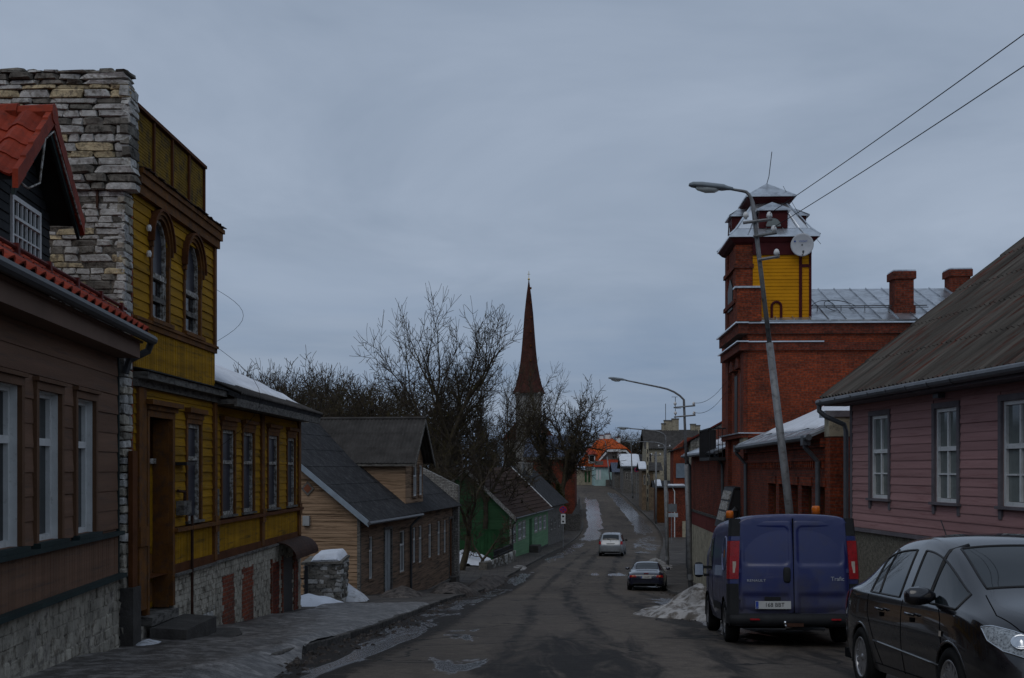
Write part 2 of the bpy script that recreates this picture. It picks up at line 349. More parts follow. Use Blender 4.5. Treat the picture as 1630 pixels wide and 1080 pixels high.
def uprights(t, o, pl, a0, a1, z0, z1, bw, mat, ops=(), th=.02, parent=None, name='upright_board', jag=0):
    n = max(1, round((a1 - a0) / bw)); w = (a1 - a0) / n
    for i in range(n):
        a = a0 + i * w
        if any(p[0] - .01 < a + w / 2 < p[1] + .01 and p[2] < (z0 + z1) / 2 < p[3] for p in ops): continue
        me = unit('v' + o, mat); tw = th * rnd.uniform(.85, 1.15); H = z1 - z0 + rnd.uniform(-jag, jag)
        put(t, name, me, fp(o, pl, a + .002, 0, z0), (tw, w - .004, H) if o in 'EW' else (w - .004, tw, H), parent)
def window(t, o, pl, a0, a1, z0, z1, rows, fmat, gmat, rec=.06, fw=.06, casing=None, head=None, sill=None, name='window', bar=.028, ledge=.04):
    """opening a0..a1, z0..z1. rows: list of (height share, columns). casing=(width, proud, mat); head=(height, proud, mat); sill=(height, proud, mat)"""
    mb = MB(); D = -rec; F = lambda *q: fb(mb, o, pl, *q)
    F(a0, a0 + fw, D - .05, D + .02, z0, z1); F(a1 - fw, a1, D - .05, D + .02, z0, z1); F(a0 + fw, a1 - fw, D - .05, D + .02, z0, z0 + fw); F(a0 + fw, a1 - fw, D - .05, D + .02, z1 - fw, z1)
    tot = sum(r[0] for r in rows); zz = z1 - fw; panes = []
    for i, (sh, nc) in enumerate(rows):
        hh = (z1 - z0 - 2 * fw) * sh / tot; zb = zz - hh
        if i < len(rows) - 1: F(a0 + fw, a1 - fw, D - .04, D + (.018 if i else .03), zb - ledge * (.5 if i else .8), zb + ledge * (.5 if i else .8))
        for c in range(nc):
            w = (a1 - a0 - 2 * fw) / nc; aa = a0 + fw + c * w
            if c: F(aa - bar, aa + bar, D - .04, D + .015, zb + .01, zz - .01)
            panes.append((aa, aa + w, zb, zz))
        zz = zb
    wo = t.add(name, mb, fmat)
    for p in panes: t.add('pane', fb(MB(), o, pl, p[0] + .006, p[1] - .006, D - .034, D - .026, p[2] + .006, p[3] - .006), gmat, wo)
    if casing:
        cw, pr, cm = casing; mb = MB()
        fb(mb, o, pl, a0 - cw, a0, -.02, pr, z0 - (.0 if sill else cw), z1); fb(mb, o, pl, a1, a1 + cw, -.02, pr, z0 - (0 if sill else cw), z1); fb(mb, o, pl, a0 - cw, a1 + cw, -.02, pr + .004, z1, z1 + cw)
        if not sill: fb(mb, o, pl, a0, a1, -.02, pr - .003, z0 - cw, z0)
        t.add('casing', mb, cm, wo)
    if head:
        hh, pr, hm = head; cw = casing[0] if casing else 0; zt = z1 + cw; mb = MB()
        fb(mb, o, pl, a0 - cw - .02, a1 + cw + .02, 0, pr * .55, zt + .002, zt + hh * .55); fb(mb, o, pl, a0 - cw - .06, a1 + cw + .06, 0, pr, zt + hh * .55, zt + hh)
        t.add('head_moulding', mb, hm, wo)
    if sill:
        sh, pr, sm = sill; cw = casing[0] if casing else 0
        t.add('sill', fb(MB(), o, pl, a0 - cw - .03, a1 + cw + .03, -.05, pr, z0 - sh, z0 - .001), sm, wo)
    return wo
STONES = {}
def stone_meshes(mat, n=10):
    if mat.name in STONES: return STONES[mat.name]
    L = []
    for i in range(n):
        bm = bmesh.new(); bmesh.ops.create_cube(bm, size=1); bmesh.ops.bevel(bm, geom=bm.edges[:], offset=.13, segments=1, affect='EDGES')
        for v in bm.verts: v.co += Vector((rnd.uniform(-.07, .07), rnd.uniform(-.07, .07), rnd.uniform(-.09, .09)))
        me = bpy.data.meshes.new('stone'); bm.to_mesh(me); bm.free(); me.materials.append(mat); L.append(me)
    STONES[mat.name] = L; return L
def stones(t, o, pl, a0, a1, z0, z1, mats, w=(.2, .5), h=(.08, .16), proud=.03, thick=.16, ops=(), parent=None, name='stone', ragged=0, limit=300, gap=.012):
    """rubble courses, every stone its own piece"""
    z = z0; cnt = 0; rest = MB()
    while z < z1 - .03:
        hh = min(rnd.uniform(*h), z1 - z); 
        if z1 - z - hh < h[0] * .5: hh = z1 - z
        a = a0 + (rnd.uniform(-.0, .0)); 
        while a < a1 - .02:
            ww = rnd.uniform(*w) * rnd.choice((.6, 1, 1, 1.2))
            if a1 - a - ww < w[0] * .6: ww = a1 - a
            c, zc = a + ww / 2, z + hh / 2
            if not any(p[0] < c < p[1] and p[2] < zc < p[3] for p in ops):
                me = rnd.choice(stone_meshes(rnd.choice(mats))); u = proud * rnd.uniform(-.2, 1.)
                loc = fp(o, pl, c, u - thick / 2, zc); sc = (thick, ww - gap, hh - gap * .8) if o in 'EW' else (ww - gap, thick, hh - gap * .8)
                if cnt < limit:
                    put(t, name, me, loc, sc, parent, (rnd.uniform(-.03, .03), rnd.uniform(-.03, .03), rnd.uniform(-.02, .02)))
                else: fb(rest, o, pl, a, a + ww - gap, -thick, u, z, z + hh - gap)
                cnt += 1
            a += ww
        z += hh
    if rest.v: tag(t.add('rubble_fill', rest, mats[0], parent), kind='stuff')
def corrugated(t, name, o_pts, mat, period=.13, amp=.022, rows=1, th=.02, parent=None, lap=.012):
    """sheet from eave (A to B) up to ridge (D to C); waves run up the slope"""
    A, B, C, D = [Vector(p) for p in o_pts]; n = max(2, int((B - A).length / period * 4)); up = (B - A).cross(D - A).normalized(); 
    if up.z < 0: up = -up
    mb = MB()
    for r in range(rows):
        f0, f1 = r / rows, min(1, (r + 1.06) / rows); b = len(mb.v)
        for i in range(n + 1):
            s = i / n; w = amp * math.cos(i * math.pi / 2); lo = A.lerp(B, s); hi = D.lerp(C, s)
            for f, k in ((f0, lap if r < rows else 0), (f1, 0)):
                p = lo.lerp(hi, f); mb.v.append(tuple(p + up * (w + k + th))); mb.v.append(tuple(p + up * (w + k)))
        for i in range(n):
            q = b + 4 * i; mb.f += [(q, q + 4, q + 6, q + 2), (q + 1, q + 3, q + 7, q + 5), (q, q + 1, q + 5, q + 4), (q + 2, q + 6, q + 7, q + 3)]
        e0, e1 = b, b + 4 * n; mb.f += [(e0, e0 + 2, e0 + 3, e0 + 1), (e1, e1 + 1, e1 + 3, e1 + 2)]
    return t.add(name, mb, mat, parent)
def courses(t, name, pts, mat, row=.35, th=.03, parent=None):
    """roof covering in lapped horizontal courses from eave A-B to ridge D-C"""
    A, B, C, D = [Vector(p) for p in pts]; up = (B - A).cross(D - A).normalized()
    if up.z < 0: up = -up
    n = max(1, round((D - A).length / row)); mb = MB()
    for i in range(n):
        f0, f1 = i / n, min(1, (i + 1.02) / n)
        p = [A.lerp(D, f0) + up * th, B.lerp(C, f0) + up * th, B.lerp(C, f1) + up * th * .25, A.lerp(D, f1) + up * th * .25]
        mb.slab(p, -up * th * .9)
    return t.add(name, mb, mat, parent)
def slabroof(t, name, pts, mat, th=.06, parent=None):
    A, B, C, D = [Vector(p) for p in pts]; up = (B - A).cross(D - A).normalized()
    if up.z < 0: up = -up
    return t.add(name, MB().slab([A, B, C, D], up * th), mat, parent)
def snowcover(t, name, pts, mat, th=.10, nu=24, nv=10, parent=None, seed=0, edge=.5):
    """lumpy snow lying on the quad A B C D (A-B the lower edge)"""
    A, B, C, D = [Vector(p) for p in pts]; up = (B - A).cross(D - A).normalized()
    if up.z < 0: up = -up
    mb = MB()
    for j in range(nv + 1):
        for i in range(nu + 1):
            s, r = i / nu, j / nv
            wob = edge * .12 * noise.noise(Vector((s * 9 + seed, seed * 3.1, 0))) if j == 0 else 0
            p = A.lerp(B, s).lerp(D.lerp(C, s), max(0, r + wob)); k = min(1, 6 * s, 6 * (1 - s), 5 * r + .15) ; k = math.sin(k * math.pi / 2)
            mb.v.append(tuple(p + up * (th * k * (1 + .35 * noise.noise(p * 1.3 + Vector((seed, 0, 0)))))))
    for j in range(nv):
        for i in range(nu):
            a = j * (nu + 1) + i; mb.f.append((a, a + 1, a + nu + 2, a + nu + 1))
    b = len(mb.v)
    mb.v += [tuple(A), tuple(B), tuple(C), tuple(D)]
    mb.f += [(b,) + tuple(range(0, nu + 1)) + (b + 1,)]
    return t.add(name, mb, mat, parent, True)
# ------------------------------------------------------------------ the lie of the land
def curve(tab):
    X = [p[0] for p in tab]; Y = [p[1] for p in tab]; n = len(X); m = []
    for i in range(n):
        if i == 0 or i == n - 1: j = max(1, i) if i else 1; m.append((Y[j] - Y[j - 1]) / (X[j] - X[j - 1]))
        else:
            a = (Y[i] - Y[i - 1]) / (X[i] - X[i - 1]); b = (Y[i + 1] - Y[i]) / (X[i + 1] - X[i]); m.append((a + b) / 2)
    def f(x):
        if x <= X[0]: return Y[0] + m[0] * (x - X[0])
        if x >= X[-1]: return Y[-1] + m[-1] * (x - X[-1])
        i = 0
        while x > X[i + 1]: i += 1
        h = X[i + 1] - X[i]; t = (x - X[i]) / h; t2, t3 = t * t, t * t * t
        return (2 * t3 - 3 * t2 + 1) * Y[i] + (t3 - 2 * t2 + t) * h * m[i] + (-2 * t3 + 3 * t2) * Y[i + 1] + (t3 - t2) * h * m[i + 1]
    return f
g0 = curve([(-40, -.2), (-15, -1.0), (0, -1.65), (9.75, -2.12), (12.25, -2.28), (18, -2.69), (26, -3.28), (39, -4.27), (50.7, -5.2), (66, -5.72), (84, -6.2), (106, -6.62), (124, -6.75), (140, -6.1), (155, -4.85), (170, -3.85), (185, -2.85), (200, -2.45), (230, -2.2), (300, -2.2), (420, -2.2)])
G = lambda y: g0(min(max(y, -40), 420))
KL = curve([(-40, -6.5), (0, -4.1), (8, -3.55), (16, -3.03), (22, -2.55), (36, -2.05), (50, -1.3), (66, .25), (84, 2.25), (106, 5.1), (134, 8.0), (155, 9.1), (172, 9.6), (186, 9.0), (200, 7.0), (214, 3.0), (230, -4.0)])
KR = curve([(-40, 6.6), (0, 6.2), (10, 5.95), (18, 5.95), (26, 6.1), (40, 6.3), (51, 6.6), (60, 7.5), (70, 8.7), (84, 10.4), (105, 13.3), (127, 15.7), (140, 16.3), (155, 16.0), (170, 15.9), (186, 15.2), (200, 13.2), (214, 9.6), (230, 4.0)])
sm = lambda a, b, x: (lambda t: t * t * (3 - 2 * t))(min(1, max(0, (x - a) / (b - a))))
band = lambda x, a, b, s: sm(a - s, a + s, x) * (1 - sm(b - s, b + s, x))

def groundz(x, y): return G(y) - .07
# the ground: one sheet to the horizon
xs = [-1500, -700, -350, -200] + list(range(-130, 131, 10)) + [200, 350, 700, 1500]; ys = [-400, -150] + list(range(-40, 300, 5)) + [320, 360, 420, 600, 1000, 2000, 3500]
v = [(x, y, groundz(x, y)) for y in ys for x in xs]; nx = len(xs)
f = [(j * nx + i, j * nx + i + 1, (j + 1) * nx + i + 1, (j + 1) * nx + i) for j in range(len(ys) - 1) for i in range(nx - 1)]
ground = tag(mk('ground', v, f, SOIL), kind='structure'); ground['label'] = 'brown winter ground of the yards behind the street houses'

# the road: painted with per-point wetness, track wear and grit so the material knows where water stands
NU = 40; YS = [-12 + .5 * i for i in range(490)]
v, f, wet, dark, grit = [], [], [], [], []
for y in YS:
    l, r = KL(y) - .02, KR(y) + .02
    for i in range(NU + 1):
        u = i / NU; x = l + (r - l) * u; m = u * (r - l)
        z = G(y) + .05 * (1 - (2 * u - 1) ** 2) + .012 * noise.noise(Vector((x * .5, y * .35, 1)))
        v.append((x, y, z))
        B = lambda base, *q: base + max((c - base) * k for c, k in q)
        cx = 1.15 + (22 - y) * .14                                   # melt water running off the heap by the left kerb
        wet.append(B(-.5, (.34, band(y, 108, 168, 10) * band(m, .35, 2.3, .5)), (.32, band(y, 122, 176, 8) * band(u, .66, .93, .07)),
            (.12, band(y, 74, 108, 6) * band(m, .3, 1.7, .4)), (.06, band(y, 86, 122, 6) * band(u, .68, .97, .06)),
            (.03, band(y, 7, 36, 4) * band(m, cx - .1, cx + .9, .3)), (.06, band(y, -5, 70, 8) * band(m, .0, 1.3, .4)),
            (.12, band(y, 25, 42, 4) * band(u, .74, .97, .05)), (.05, band(y, 17, 27, 2) * band(u, .68, .95, .08)), (.08, band(y, 52, 66, 3) * band(u, .84, .99, .04)),
            (.10, band(y, 62, 65, 1.0) * band(u, .5, .98, .08))))
        tr = [(.20 if y < 95 else -.1, math.exp(-((m - c0 - (c1 - c0) * sm(5, 60, y)) / wd) ** 2)) for c0, c1, wd in ((4.2, 3.6, .45), (5.8, 5.3, .4), (2.9, 2.5, .3), (7.2, 6.6, .3))]
        dark.append(B(-.42, *tr, (.26, band(y, 5, 21, 4) * band(m, 2.9, 5.0, .6)), (.18, band(y, 14, 40, 6) * band(u, .62, .95, .1))))
        grit.append(B(-.5, (.36, band(m, -.5, 1.5, .4) * band(y, -12, 70, 12)), (.24, band(m, -.5, .9, .3) * band(y, -12, 110, 10)), (.15, band(u, .95, 1.1, .03))))
for j in range(len(YS) - 1):
    for i in range(NU): a = j * (NU + 1) + i; f.append((a, a + 1, a + NU + 2, a + NU + 1))
m = bpy.data.materials.new('patched_wet_asphalt'); m.use_nodes = True; t = m.node_tree; N = t.nodes; L = t.links; b = N['Principled BSDF']
geo = N.new('ShaderNodeNewGeometry')
def nz(scale, det=6, rough=.6, st=(1, 1, 1), dist=0):
    mp = N.new('ShaderNodeMapping'); mp.inputs['Scale'].default_value = st; L.new(geo.outputs['Position'], mp.inputs[0])
    n = N.new('ShaderNodeTexNoise'); n.inputs['Scale'].default_value = scale; n.inputs['Detail'].default_value = det; n.inputs['Roughness'].default_value = rough; n.inputs['Distortion'].default_value = dist
    L.new(mp.outputs[0], n.inputs['Vector']); return n.outputs['Fac']
def attr(name): a = N.new('ShaderNodeAttribute'); a.attribute_name = name; return a.outputs['Fac']
def ma(op, a, b_, c=None):
    q = N.new('ShaderNodeMath'); q.operation = op
    for i, x in enumerate((a, b_, c)):
        if x is None: continue
        if isinstance(x, (int, float)): q.inputs[i].default_value = x
        else: L.new(x, q.inputs[i])
    return q.outputs[0]
def ss(x, a, b_, o0=0., o1=1.):
    q = N.new('ShaderNodeMapRange'); q.interpolation_type = 'SMOOTHSTEP'; L.new(x, q.inputs[0]); q.inputs[1].default_value = a; q.inputs[2].default_value = b_; q.inputs[3].default_value = o0; q.inputs[4].default_value = o1; return q.outputs[0]
def mixc(fac, a, b_):
    q = N.new('ShaderNodeMix'); q.data_type = 'RGBA'; L.new(fac, q.inputs[0])
    for i, x in ((6, a), (7, b_)):
        if isinstance(x, tuple): q.inputs[i].default_value = (*x, 1)
        else: L.new(x, q.inputs[i])
    return q.outputs[2]
big = nz(.35, 5, .55, (1, .35, 1), .6); mid = nz(1.5, 8, .65, (1.2, .20, 1), 1.2); fine = nz(55, 3); cl = nz(5, 6, .7); pat = nz(1.0, 7, .62, (1.1, .20, 1), 1.0)
wetf = ss(ma('ADD', attr('wet'), ma('MULTIPLY_ADD', pat, 1.5, -.75)), .04, .13)
trk = ss(ma('ADD', attr('dark'), ma('MULTIPLY_ADD', mid, 1.5, -.75)), -.08, .34)
grt = ss(ma('ADD', attr('grit'), ma('MULTIPLY_ADD', cl, 1.3, -.65)), .05, .3)
c = mixc(ss(big, .3, .7), (.112, .092, .074), (.072, .060, .050))
c = mixc(trk, c, (.026, .023, .021)); c = mixc(grt, c, (.028, .024, .021))
vs = N.new('ShaderNodeVectorMath'); vs.operation = 'SCALE'; L.new(c, vs.inputs[0]); L.new(ma('MULTIPLY', ss(fine, .25, .75, .72, 1.28), ss(cl, .3, .7, .80, 1.20)), vs.inputs['Scale'])
# hairline cracks and tar seams
vo = N.new('ShaderNodeTexVoronoi'); vo.feature = 'DISTANCE_TO_EDGE'; vo.inputs['Scale'].default_value = .30
wv = N.new('ShaderNodeVectorMath'); wv.operation = 'MULTIPLY_ADD'; nn = N.new('ShaderNodeTexNoise'); nn.inputs['Scale'].default_value = 1.2; nn.inputs['Detail'].default_value = 6
L.new(geo.outputs['Position'], nn.inputs['Vector']); L.new(nn.outputs['Color'], wv.inputs[0]); wv.inputs[1].default_value = (1.6, 1.6, 0); L.new(geo.outputs['Position'], wv.inputs[2]); L.new(wv.outputs[0], vo.inputs['Vector'])
crk = ma('MULTIPLY', ss(vo.outputs['Distance'], .005, .016, 1, 0), ss(big, .36, .46))
c = mixc(crk, vs.outputs[0], (.02, .019, .018)); c = mixc(wetf, c, (.085, .085, .092))
L.new(c, b.inputs['Base Color'])
rgh = N.new('ShaderNodeMix'); L.new(wetf, rgh.inputs[0]); rgh.inputs[2].default_value = .82; L.new(ss(fine, .3, .7, .14, .30), rgh.inputs[3])
L.new(rgh.outputs[0], b.inputs['Roughness']); L.new(ma('MULTIPLY_ADD', wetf, .4, .14), b.inputs['Specular IOR Level'])
hgt = ma('ADD', ma('MULTIPLY', fine, .35), ma('ADD', ma('MULTIPLY', cl, .8), ma('MULTIPLY', grt, ma('MULTIPLY', nz(24, 4), 2.2))))
bp = N.new('ShaderNodeBump'); bp.inputs['Distance'].default_value = .012; L.new(ma('MULTIPLY_ADD', wetf, -.75, .8), bp.inputs['Strength']); L.new(hgt, bp.inputs['Height']); L.new(bp.outputs[0], b.inputs['Normal'])
road = tag(mk('road', v, f, m, smooth=True), kind='structure'); road['label'] = 'patched grey brown asphalt street dipping downhill and rising again'
for nm, arr in (('wet', wet), ('dark', dark), ('grit', grit)):
    at = road.data.attributes.new(nm, 'FLOAT', 'POINT'); at.data.foreach_set('value', arr)

# pavements: small concrete pavers (too fine to pick apart) in the material
def paver_mat():
    m = bpy.data.materials.new('paver_pavement'); m.use_nodes = True; t = m.node_tree; N = t.nodes; L = t.links; b = N['Principled BSDF']; b.inputs['Roughness'].default_value = .85; b.inputs['Specular IOR Level'].default_value = .15
    g = N.new('ShaderNodeNewGeometry'); k = N.new('ShaderNodeTexBrick'); k.inputs['Scale'].default_value = 1; k.inputs['Brick Width'].default_value = .4; k.inputs['Row Height'].default_value = .4; k.offset = 0
    k.inputs['Mortar Size'].default_value = .014; k.inputs['Color1'].default_value = (.092, .080, .070, 1); k.inputs['Color2'].default_value = (.074, .064, .056, 1); k.inputs['Mortar'].default_value = (.045, .042, .04, 1)
    L.new(g.outputs['Position'], k.inputs['Vector'])
    n = N.new('ShaderNodeTexNoise'); n.inputs['Scale'].default_value = .9; n.inputs['Detail'].default_value = 8; L.new(g.outputs['Position'], n.inputs['Vector'])
    r = N.new('ShaderNodeMapRange'); r.inputs[1].default_value = .3; r.inputs[2].default_value = .7; r.inputs[3].default_value = .6; r.inputs[4].default_value = 1.25; L.new(n.outputs['Fac'], r.inputs[0])
    v = N.new('ShaderNodeVectorMath'); v.operation = 'SCALE'; L.new(k.outputs['Color'], v.inputs[0]); L.new(r.outputs[0], v.inputs['Scale']); L.new(v.outputs[0], b.inputs['Base Color'])
    bp = N.new('ShaderNodeBump'); bp.inputs['Strength'].default_value = .5; bp.inputs['Distance'].default_value = .01; bp.invert = True; L.new(k.outputs['Fac'], bp.inputs['Height']); L.new(bp.outputs[0], b.inputs['Normal'])
    return m
PAV = paver_mat()
KH = .11
def pavement(name, edge, side, wid, lab):
    v, f = [], []
    for y in YS:
        e_ = edge(y)
        for x, dz in ((e_ + side * .15, KH - .004), (e_ + side * (.15 + (wid - .15) / 2), KH + .01), (e_ + side * wid, KH + .02), (e_ + side * wid, -.3)): v.append((x, y, G(y) + dz))
    for j in range(len(YS) - 1):
        for i in range(3):
            a = j * 4 + i; f.append((a, a + 1, a + 5, a + 4) if side > 0 else (a, a + 4, a + 5, a + 1))
    o = tag(mk(name, v, f, PAV), kind='structure'); o['label'] = lab; return o
PL = pavement('pavement_left', KL, -1, 3.4, 'narrow paved footway along the wooden houses on the left')
PR = pavement('pavement_right', KR, 1, 3.6, 'paved footway along the brick building on the right')
# kerb stones, each its own piece near the camera, one run beyond
bm = bmesh.new(); bmesh.ops.create_cube(bm, size=1); bmesh.ops.bevel(bm, geom=bm.edges[:], offset=.06, segments=1, affect='EDGES')
kerb_me = bpy.data.meshes.new('kerb_stone'); bm.to_mesh(kerb_me); bm.free(); kerb_me.materials.append(KRB)
for edge, side, par in ((KL, -1, PL), (KR, 1, PR)):
    y = 15.0 if side < 0 else 5.0
    while y < 90:
        Ls = 1.0 if y < 60 else 2.0; y1 = y + Ls
        x0, x1 = edge(y), edge(y1); p0 = Vector((x0, y, G(y))); p1 = Vector((x1, y1, G(y1))); dd = p1 - p0
        o = bpy.data.objects.new('kerb_stone', kerb_me); link(o, par); o.location = (p0 + p1) / 2 + Vector((side * .075, 0, KH - .145 + rnd.uniform(-.012, .008)))
        o.scale = (.15, dd.length - .012, .30); o.rotation_euler = (math.atan2(dd.z, math.hypot(dd.x, dd.y)), rnd.uniform(-.02, .02), -math.atan2(dd.x, dd.y)); y = y1
    v, f = [], []
    for y in [q for q in YS if q >= 90]:
        e_ = edge(y)
        for x, dz in ((e_, -.1), (e_, KH), (e_ + side * .15, KH + .002)): v.append((x, y, G(y) + dz))
    for j in range(len(v) // 3 - 1):
        for i in range(2):
            a = j * 3 + i; f.append((a, a + 1, a + 4, a + 3) if side < 0 else (a, a + 3, a + 4, a + 1))
    tag(mk('kerb_run', v, f, KRB, par), kind='stuff')
# ------------------------------------------------------------------ brown wooden house (left foreground)
t = Thing('brown_wooden_house', 'brown boarded house with white windows and red tiled roof at the left edge', 'house', -5.33, 16.1, G(16.1) - .3, -.0842)
YB = -13.0
wins = []
for a, b_ in ((118, 147), (55, 92)): wins.append((t.e(a)[0], t.e(b_)[0]))
wd = wins[0][1] - wins[0][0]; sp = (wins[0][0] - wins[1][0])
for k in (2, 3, 4): wins.append((wins[0][0] - sp * k * .96, wins[0][0] - sp * k * .96 + wd))
WZ0, WZ1 = -.78, .84
ops = [(a, b_, WZ0, WZ1) for a, b_ in wins]
wall(t, 'wall', 'E', 0, YB, 0, -1.36, 1.62, ops, BRN, .34)
t.box('end_wall', -7, -.002, -.3, 0, -3.2, 1.62, BRN); t.box('rear_wall', -7.2, -7, YB, 0, -3.2, 1.62, BRN)
siding(t, 'E', .002, YB, -.005, WZ0 - .02, 1.5, .265, BRN, [(a - .1, b_ + .1, z0, z1 + .1) for a, b_, z0, z1 in ops], th=.02)
for a, b_ in wins:
    wo_ = window(t, 'E', 0, a, b_, WZ0, WZ1, [(1, 1), (2.1, 1)], WHT, GLM, rec=.09, fw=.06, casing=(.085, .05, BRNT), sill=(.05, .10, DKG), ledge=.05)
    mb = MB(); fb(mb, 'E', 0, a - .11, b_ + .11, 0, .085, WZ1 + .088, WZ1 + .13); t.add('head_moulding', mb, BRNT, wo_)
    mb = MB()                                                # painted lining of the deep reveal
    fb(mb, 'E', 0, a, a + .012, -.07, .0, WZ0, WZ1); fb(mb, 'E', 0, b_ - .012, b_, -.07, 0, WZ0, WZ1); fb(mb, 'E', 0, a + .012, b_ - .012, -.07, 0, WZ1 - .012, WZ1)
    t.add('reveal_lining', mb, WHT, wo_)
t.box('sill_ledge', 0, .10, YB, .03, -.885, -.832, DKG)
uprights(t, 'E', .001, YB, 0, -1.40, -.885, .105, BRN)
t.box('lower_ledge', 0, .13, YB, .04, -1.455, -1.40, DKG)
t.box('plinth', -.28, .02, YB, -.002, -3.3, -1.455, PLSM)
stones(t, 'E', .022, -9, -.01, -3.1, -1.47, [PLST], (.16, .34), (.10, .19), .016, .05, name='plinth_stone', limit=300)
t.box('corner_board', -.1, .03, -.02, .03, -1.40, 1.52, DKG)
t.box('frieze_board', .0, .30, YB, .02, 1.50, 1.70, BRNF); t.box('soffit_board', .02, .34, YB, .05, 1.702, 1.73, BRNF)
mb = MB().tube([(.42, YB, 1.79), (.42, .28, 1.77)], .065, 10); t.add('gutter', mb, GUTD)
mb = MB().tube([(.42, .2, 1.76), (.36, .24, 1.62), (.14, .1, 1.48), (.10, .06, 1.3)], .05, 8); t.add('gutter_outlet', mb, GUTD)
EZ, PT, EX = 1.80, .65, .40
slabroof(t, 'roof', [(EX - .02, YB, EZ - .08), (EX - .02, .08, EZ - .08), (-5.5, .08, EZ - .08 + PT * (EX + 5.48)), (-5.5, YB, EZ - .08 + PT * (EX + 5.48))], BRNT, .06)
roof_o = t.root.children[-1]
def tile_mesh(mat):
    """curved pantile 0.30 wide, 0.40 long: x across, y up the slope"""
    v, f = [], []; n = 6
    for r, (y, l) in enumerate(((0, .022), (.42, 0))):
        for i in range(n + 1):
            s = i / n; z = .045 * math.sin(s * math.pi * 2 - .5) ; v.append((s * .33, y, z + l + .02))
    for i in range(n): f.append((i, i + 1, n + 2 + i, n + 1 + i))
    b0 = len(v)
    for i in range(n + 1): p = v[i]; v.append((p[0], p[1], p[2] - .028))
    for i in range(n): f.append((i, b0 + i, b0 + i + 1, i + 1))
    me = bpy.data.meshes.new('roof_tile'); me.from_pydata(v, [], f); me.materials.append(mat); me.update(); return me
TILE = tile_mesh(REDT); ang = math.atan(PT)
def tiles(t, parent, p0, ax, up, ncol, nrow, name='roof_tile'):
    """tile field: p0 lower corner, ax along the eave (m), up unit vector up the slope"""
    ax = Vector(ax).normalized(); up = Vector(up).normalized(); nn_ = ax.cross(up)
    R = Matrix((ax, up, nn_)).transposed()
    for r in range(nrow):
        for c_ in range(ncol):
            o = bpy.data.objects.new(name, TILE); link(o, parent); p = Vector(p0) + ax * c_ * .30 + up * r * .355 + nn_ * .03
            o.location = (p.x, p.y, p.z - t.z0); o.rotation_euler = (R @ Matrix.Rotation(rnd.uniform(-.02, .02), 3, 'Z')).to_euler()
upv = Vector((-1, 0, PT)).normalized()
tiles(t, roof_o, (EX, -10.5, EZ), (0, 1, 0), upv, 35, 3)
mb = MB()
for r in range(3, 19):
    p = Vector((EX, 0, EZ)) + upv * r * .355
    for c_ in range(34):
        y = -10.5 + c_ * .3
        mb.poly((p.x, y, p.z + .05), (p.x, y + .15, p.z + .09), (p.x + upv.x * .40, y + .15, p.z + upv.z * .40 + .06), (p.x + upv.x * .40, y, p.z + upv.z * .40 + .02))
        mb.poly((p.x, y + .15, p.z + .09), (p.x, y + .3, p.z + .05), (p.x + upv.x * .40, y + .3, p.z + upv.z * .40 + .02), (p.x + upv.x * .40, y + .15, p.z + upv.z * .40 + .06))
tag(t.add('upper_tiles', mb, REDT, roof_o), kind='stuff')
mb = MB().tube([(.12, YB, EZ + .36), (.12, .0, EZ + .36)], .022, 6).tube([(.14, YB, EZ + .27), (.14, .0, EZ + .27)], .022, 6)
for k in range(12): y = -.3 - k * 1.05; mb.box(.10, .155, y - .03, y + .03, EZ + .16, EZ + .40)
t.add('snow_guard', mb, REDD, roof_o)
# dormer
DX, yc = -.45, (13.67 - 16.1) / t.c
hw, RZ, EV = .93, 4.0, 3.02
dor = t.add('dormer', MB().box(-3.2, DX, yc - hw, yc + hw, 1.9, EV + .1), BLK)
mb = MB().slab([(DX - .03, yc - hw, EV + .08), (DX - .03, yc + hw, EV + .08), (DX - .03, yc, RZ - .2)], (-2.5, 0, 0)); t.add('dormer_gable', mb, BLK, dor)
wa, wb = t.e(16, HY, DX)[0], t.e(62, HY, DX)[0]
siding(t, 'E', DX, yc - hw, yc + hw, 2.05, RZ - .35, .11, BLK, [(wa - .05, wb + .05, 2.35, 3.05)], .018, dor, clip=lambda z: (yc - max(0, min(hw, (RZ - .15 - z) * 1.2)), yc + max(0, min(hw, (RZ - .15 - z) * 1.2))))
w_ = window(t, 'E', DX + .03, wa, wb, 2.36, 3.04, [(1, 6), (1, 6), (1, 6)], WHT, GLC, rec=.02, fw=.05, name='dormer_window', bar=.011, ledge=.02)
w_.parent = dor
mb = MB()
for k in (1, 2): a = wa + (wb - wa) * k / 3; fb(mb, 'E', DX + .03, a - .035, a + .035, -.05, .02, 2.37, 3.03)
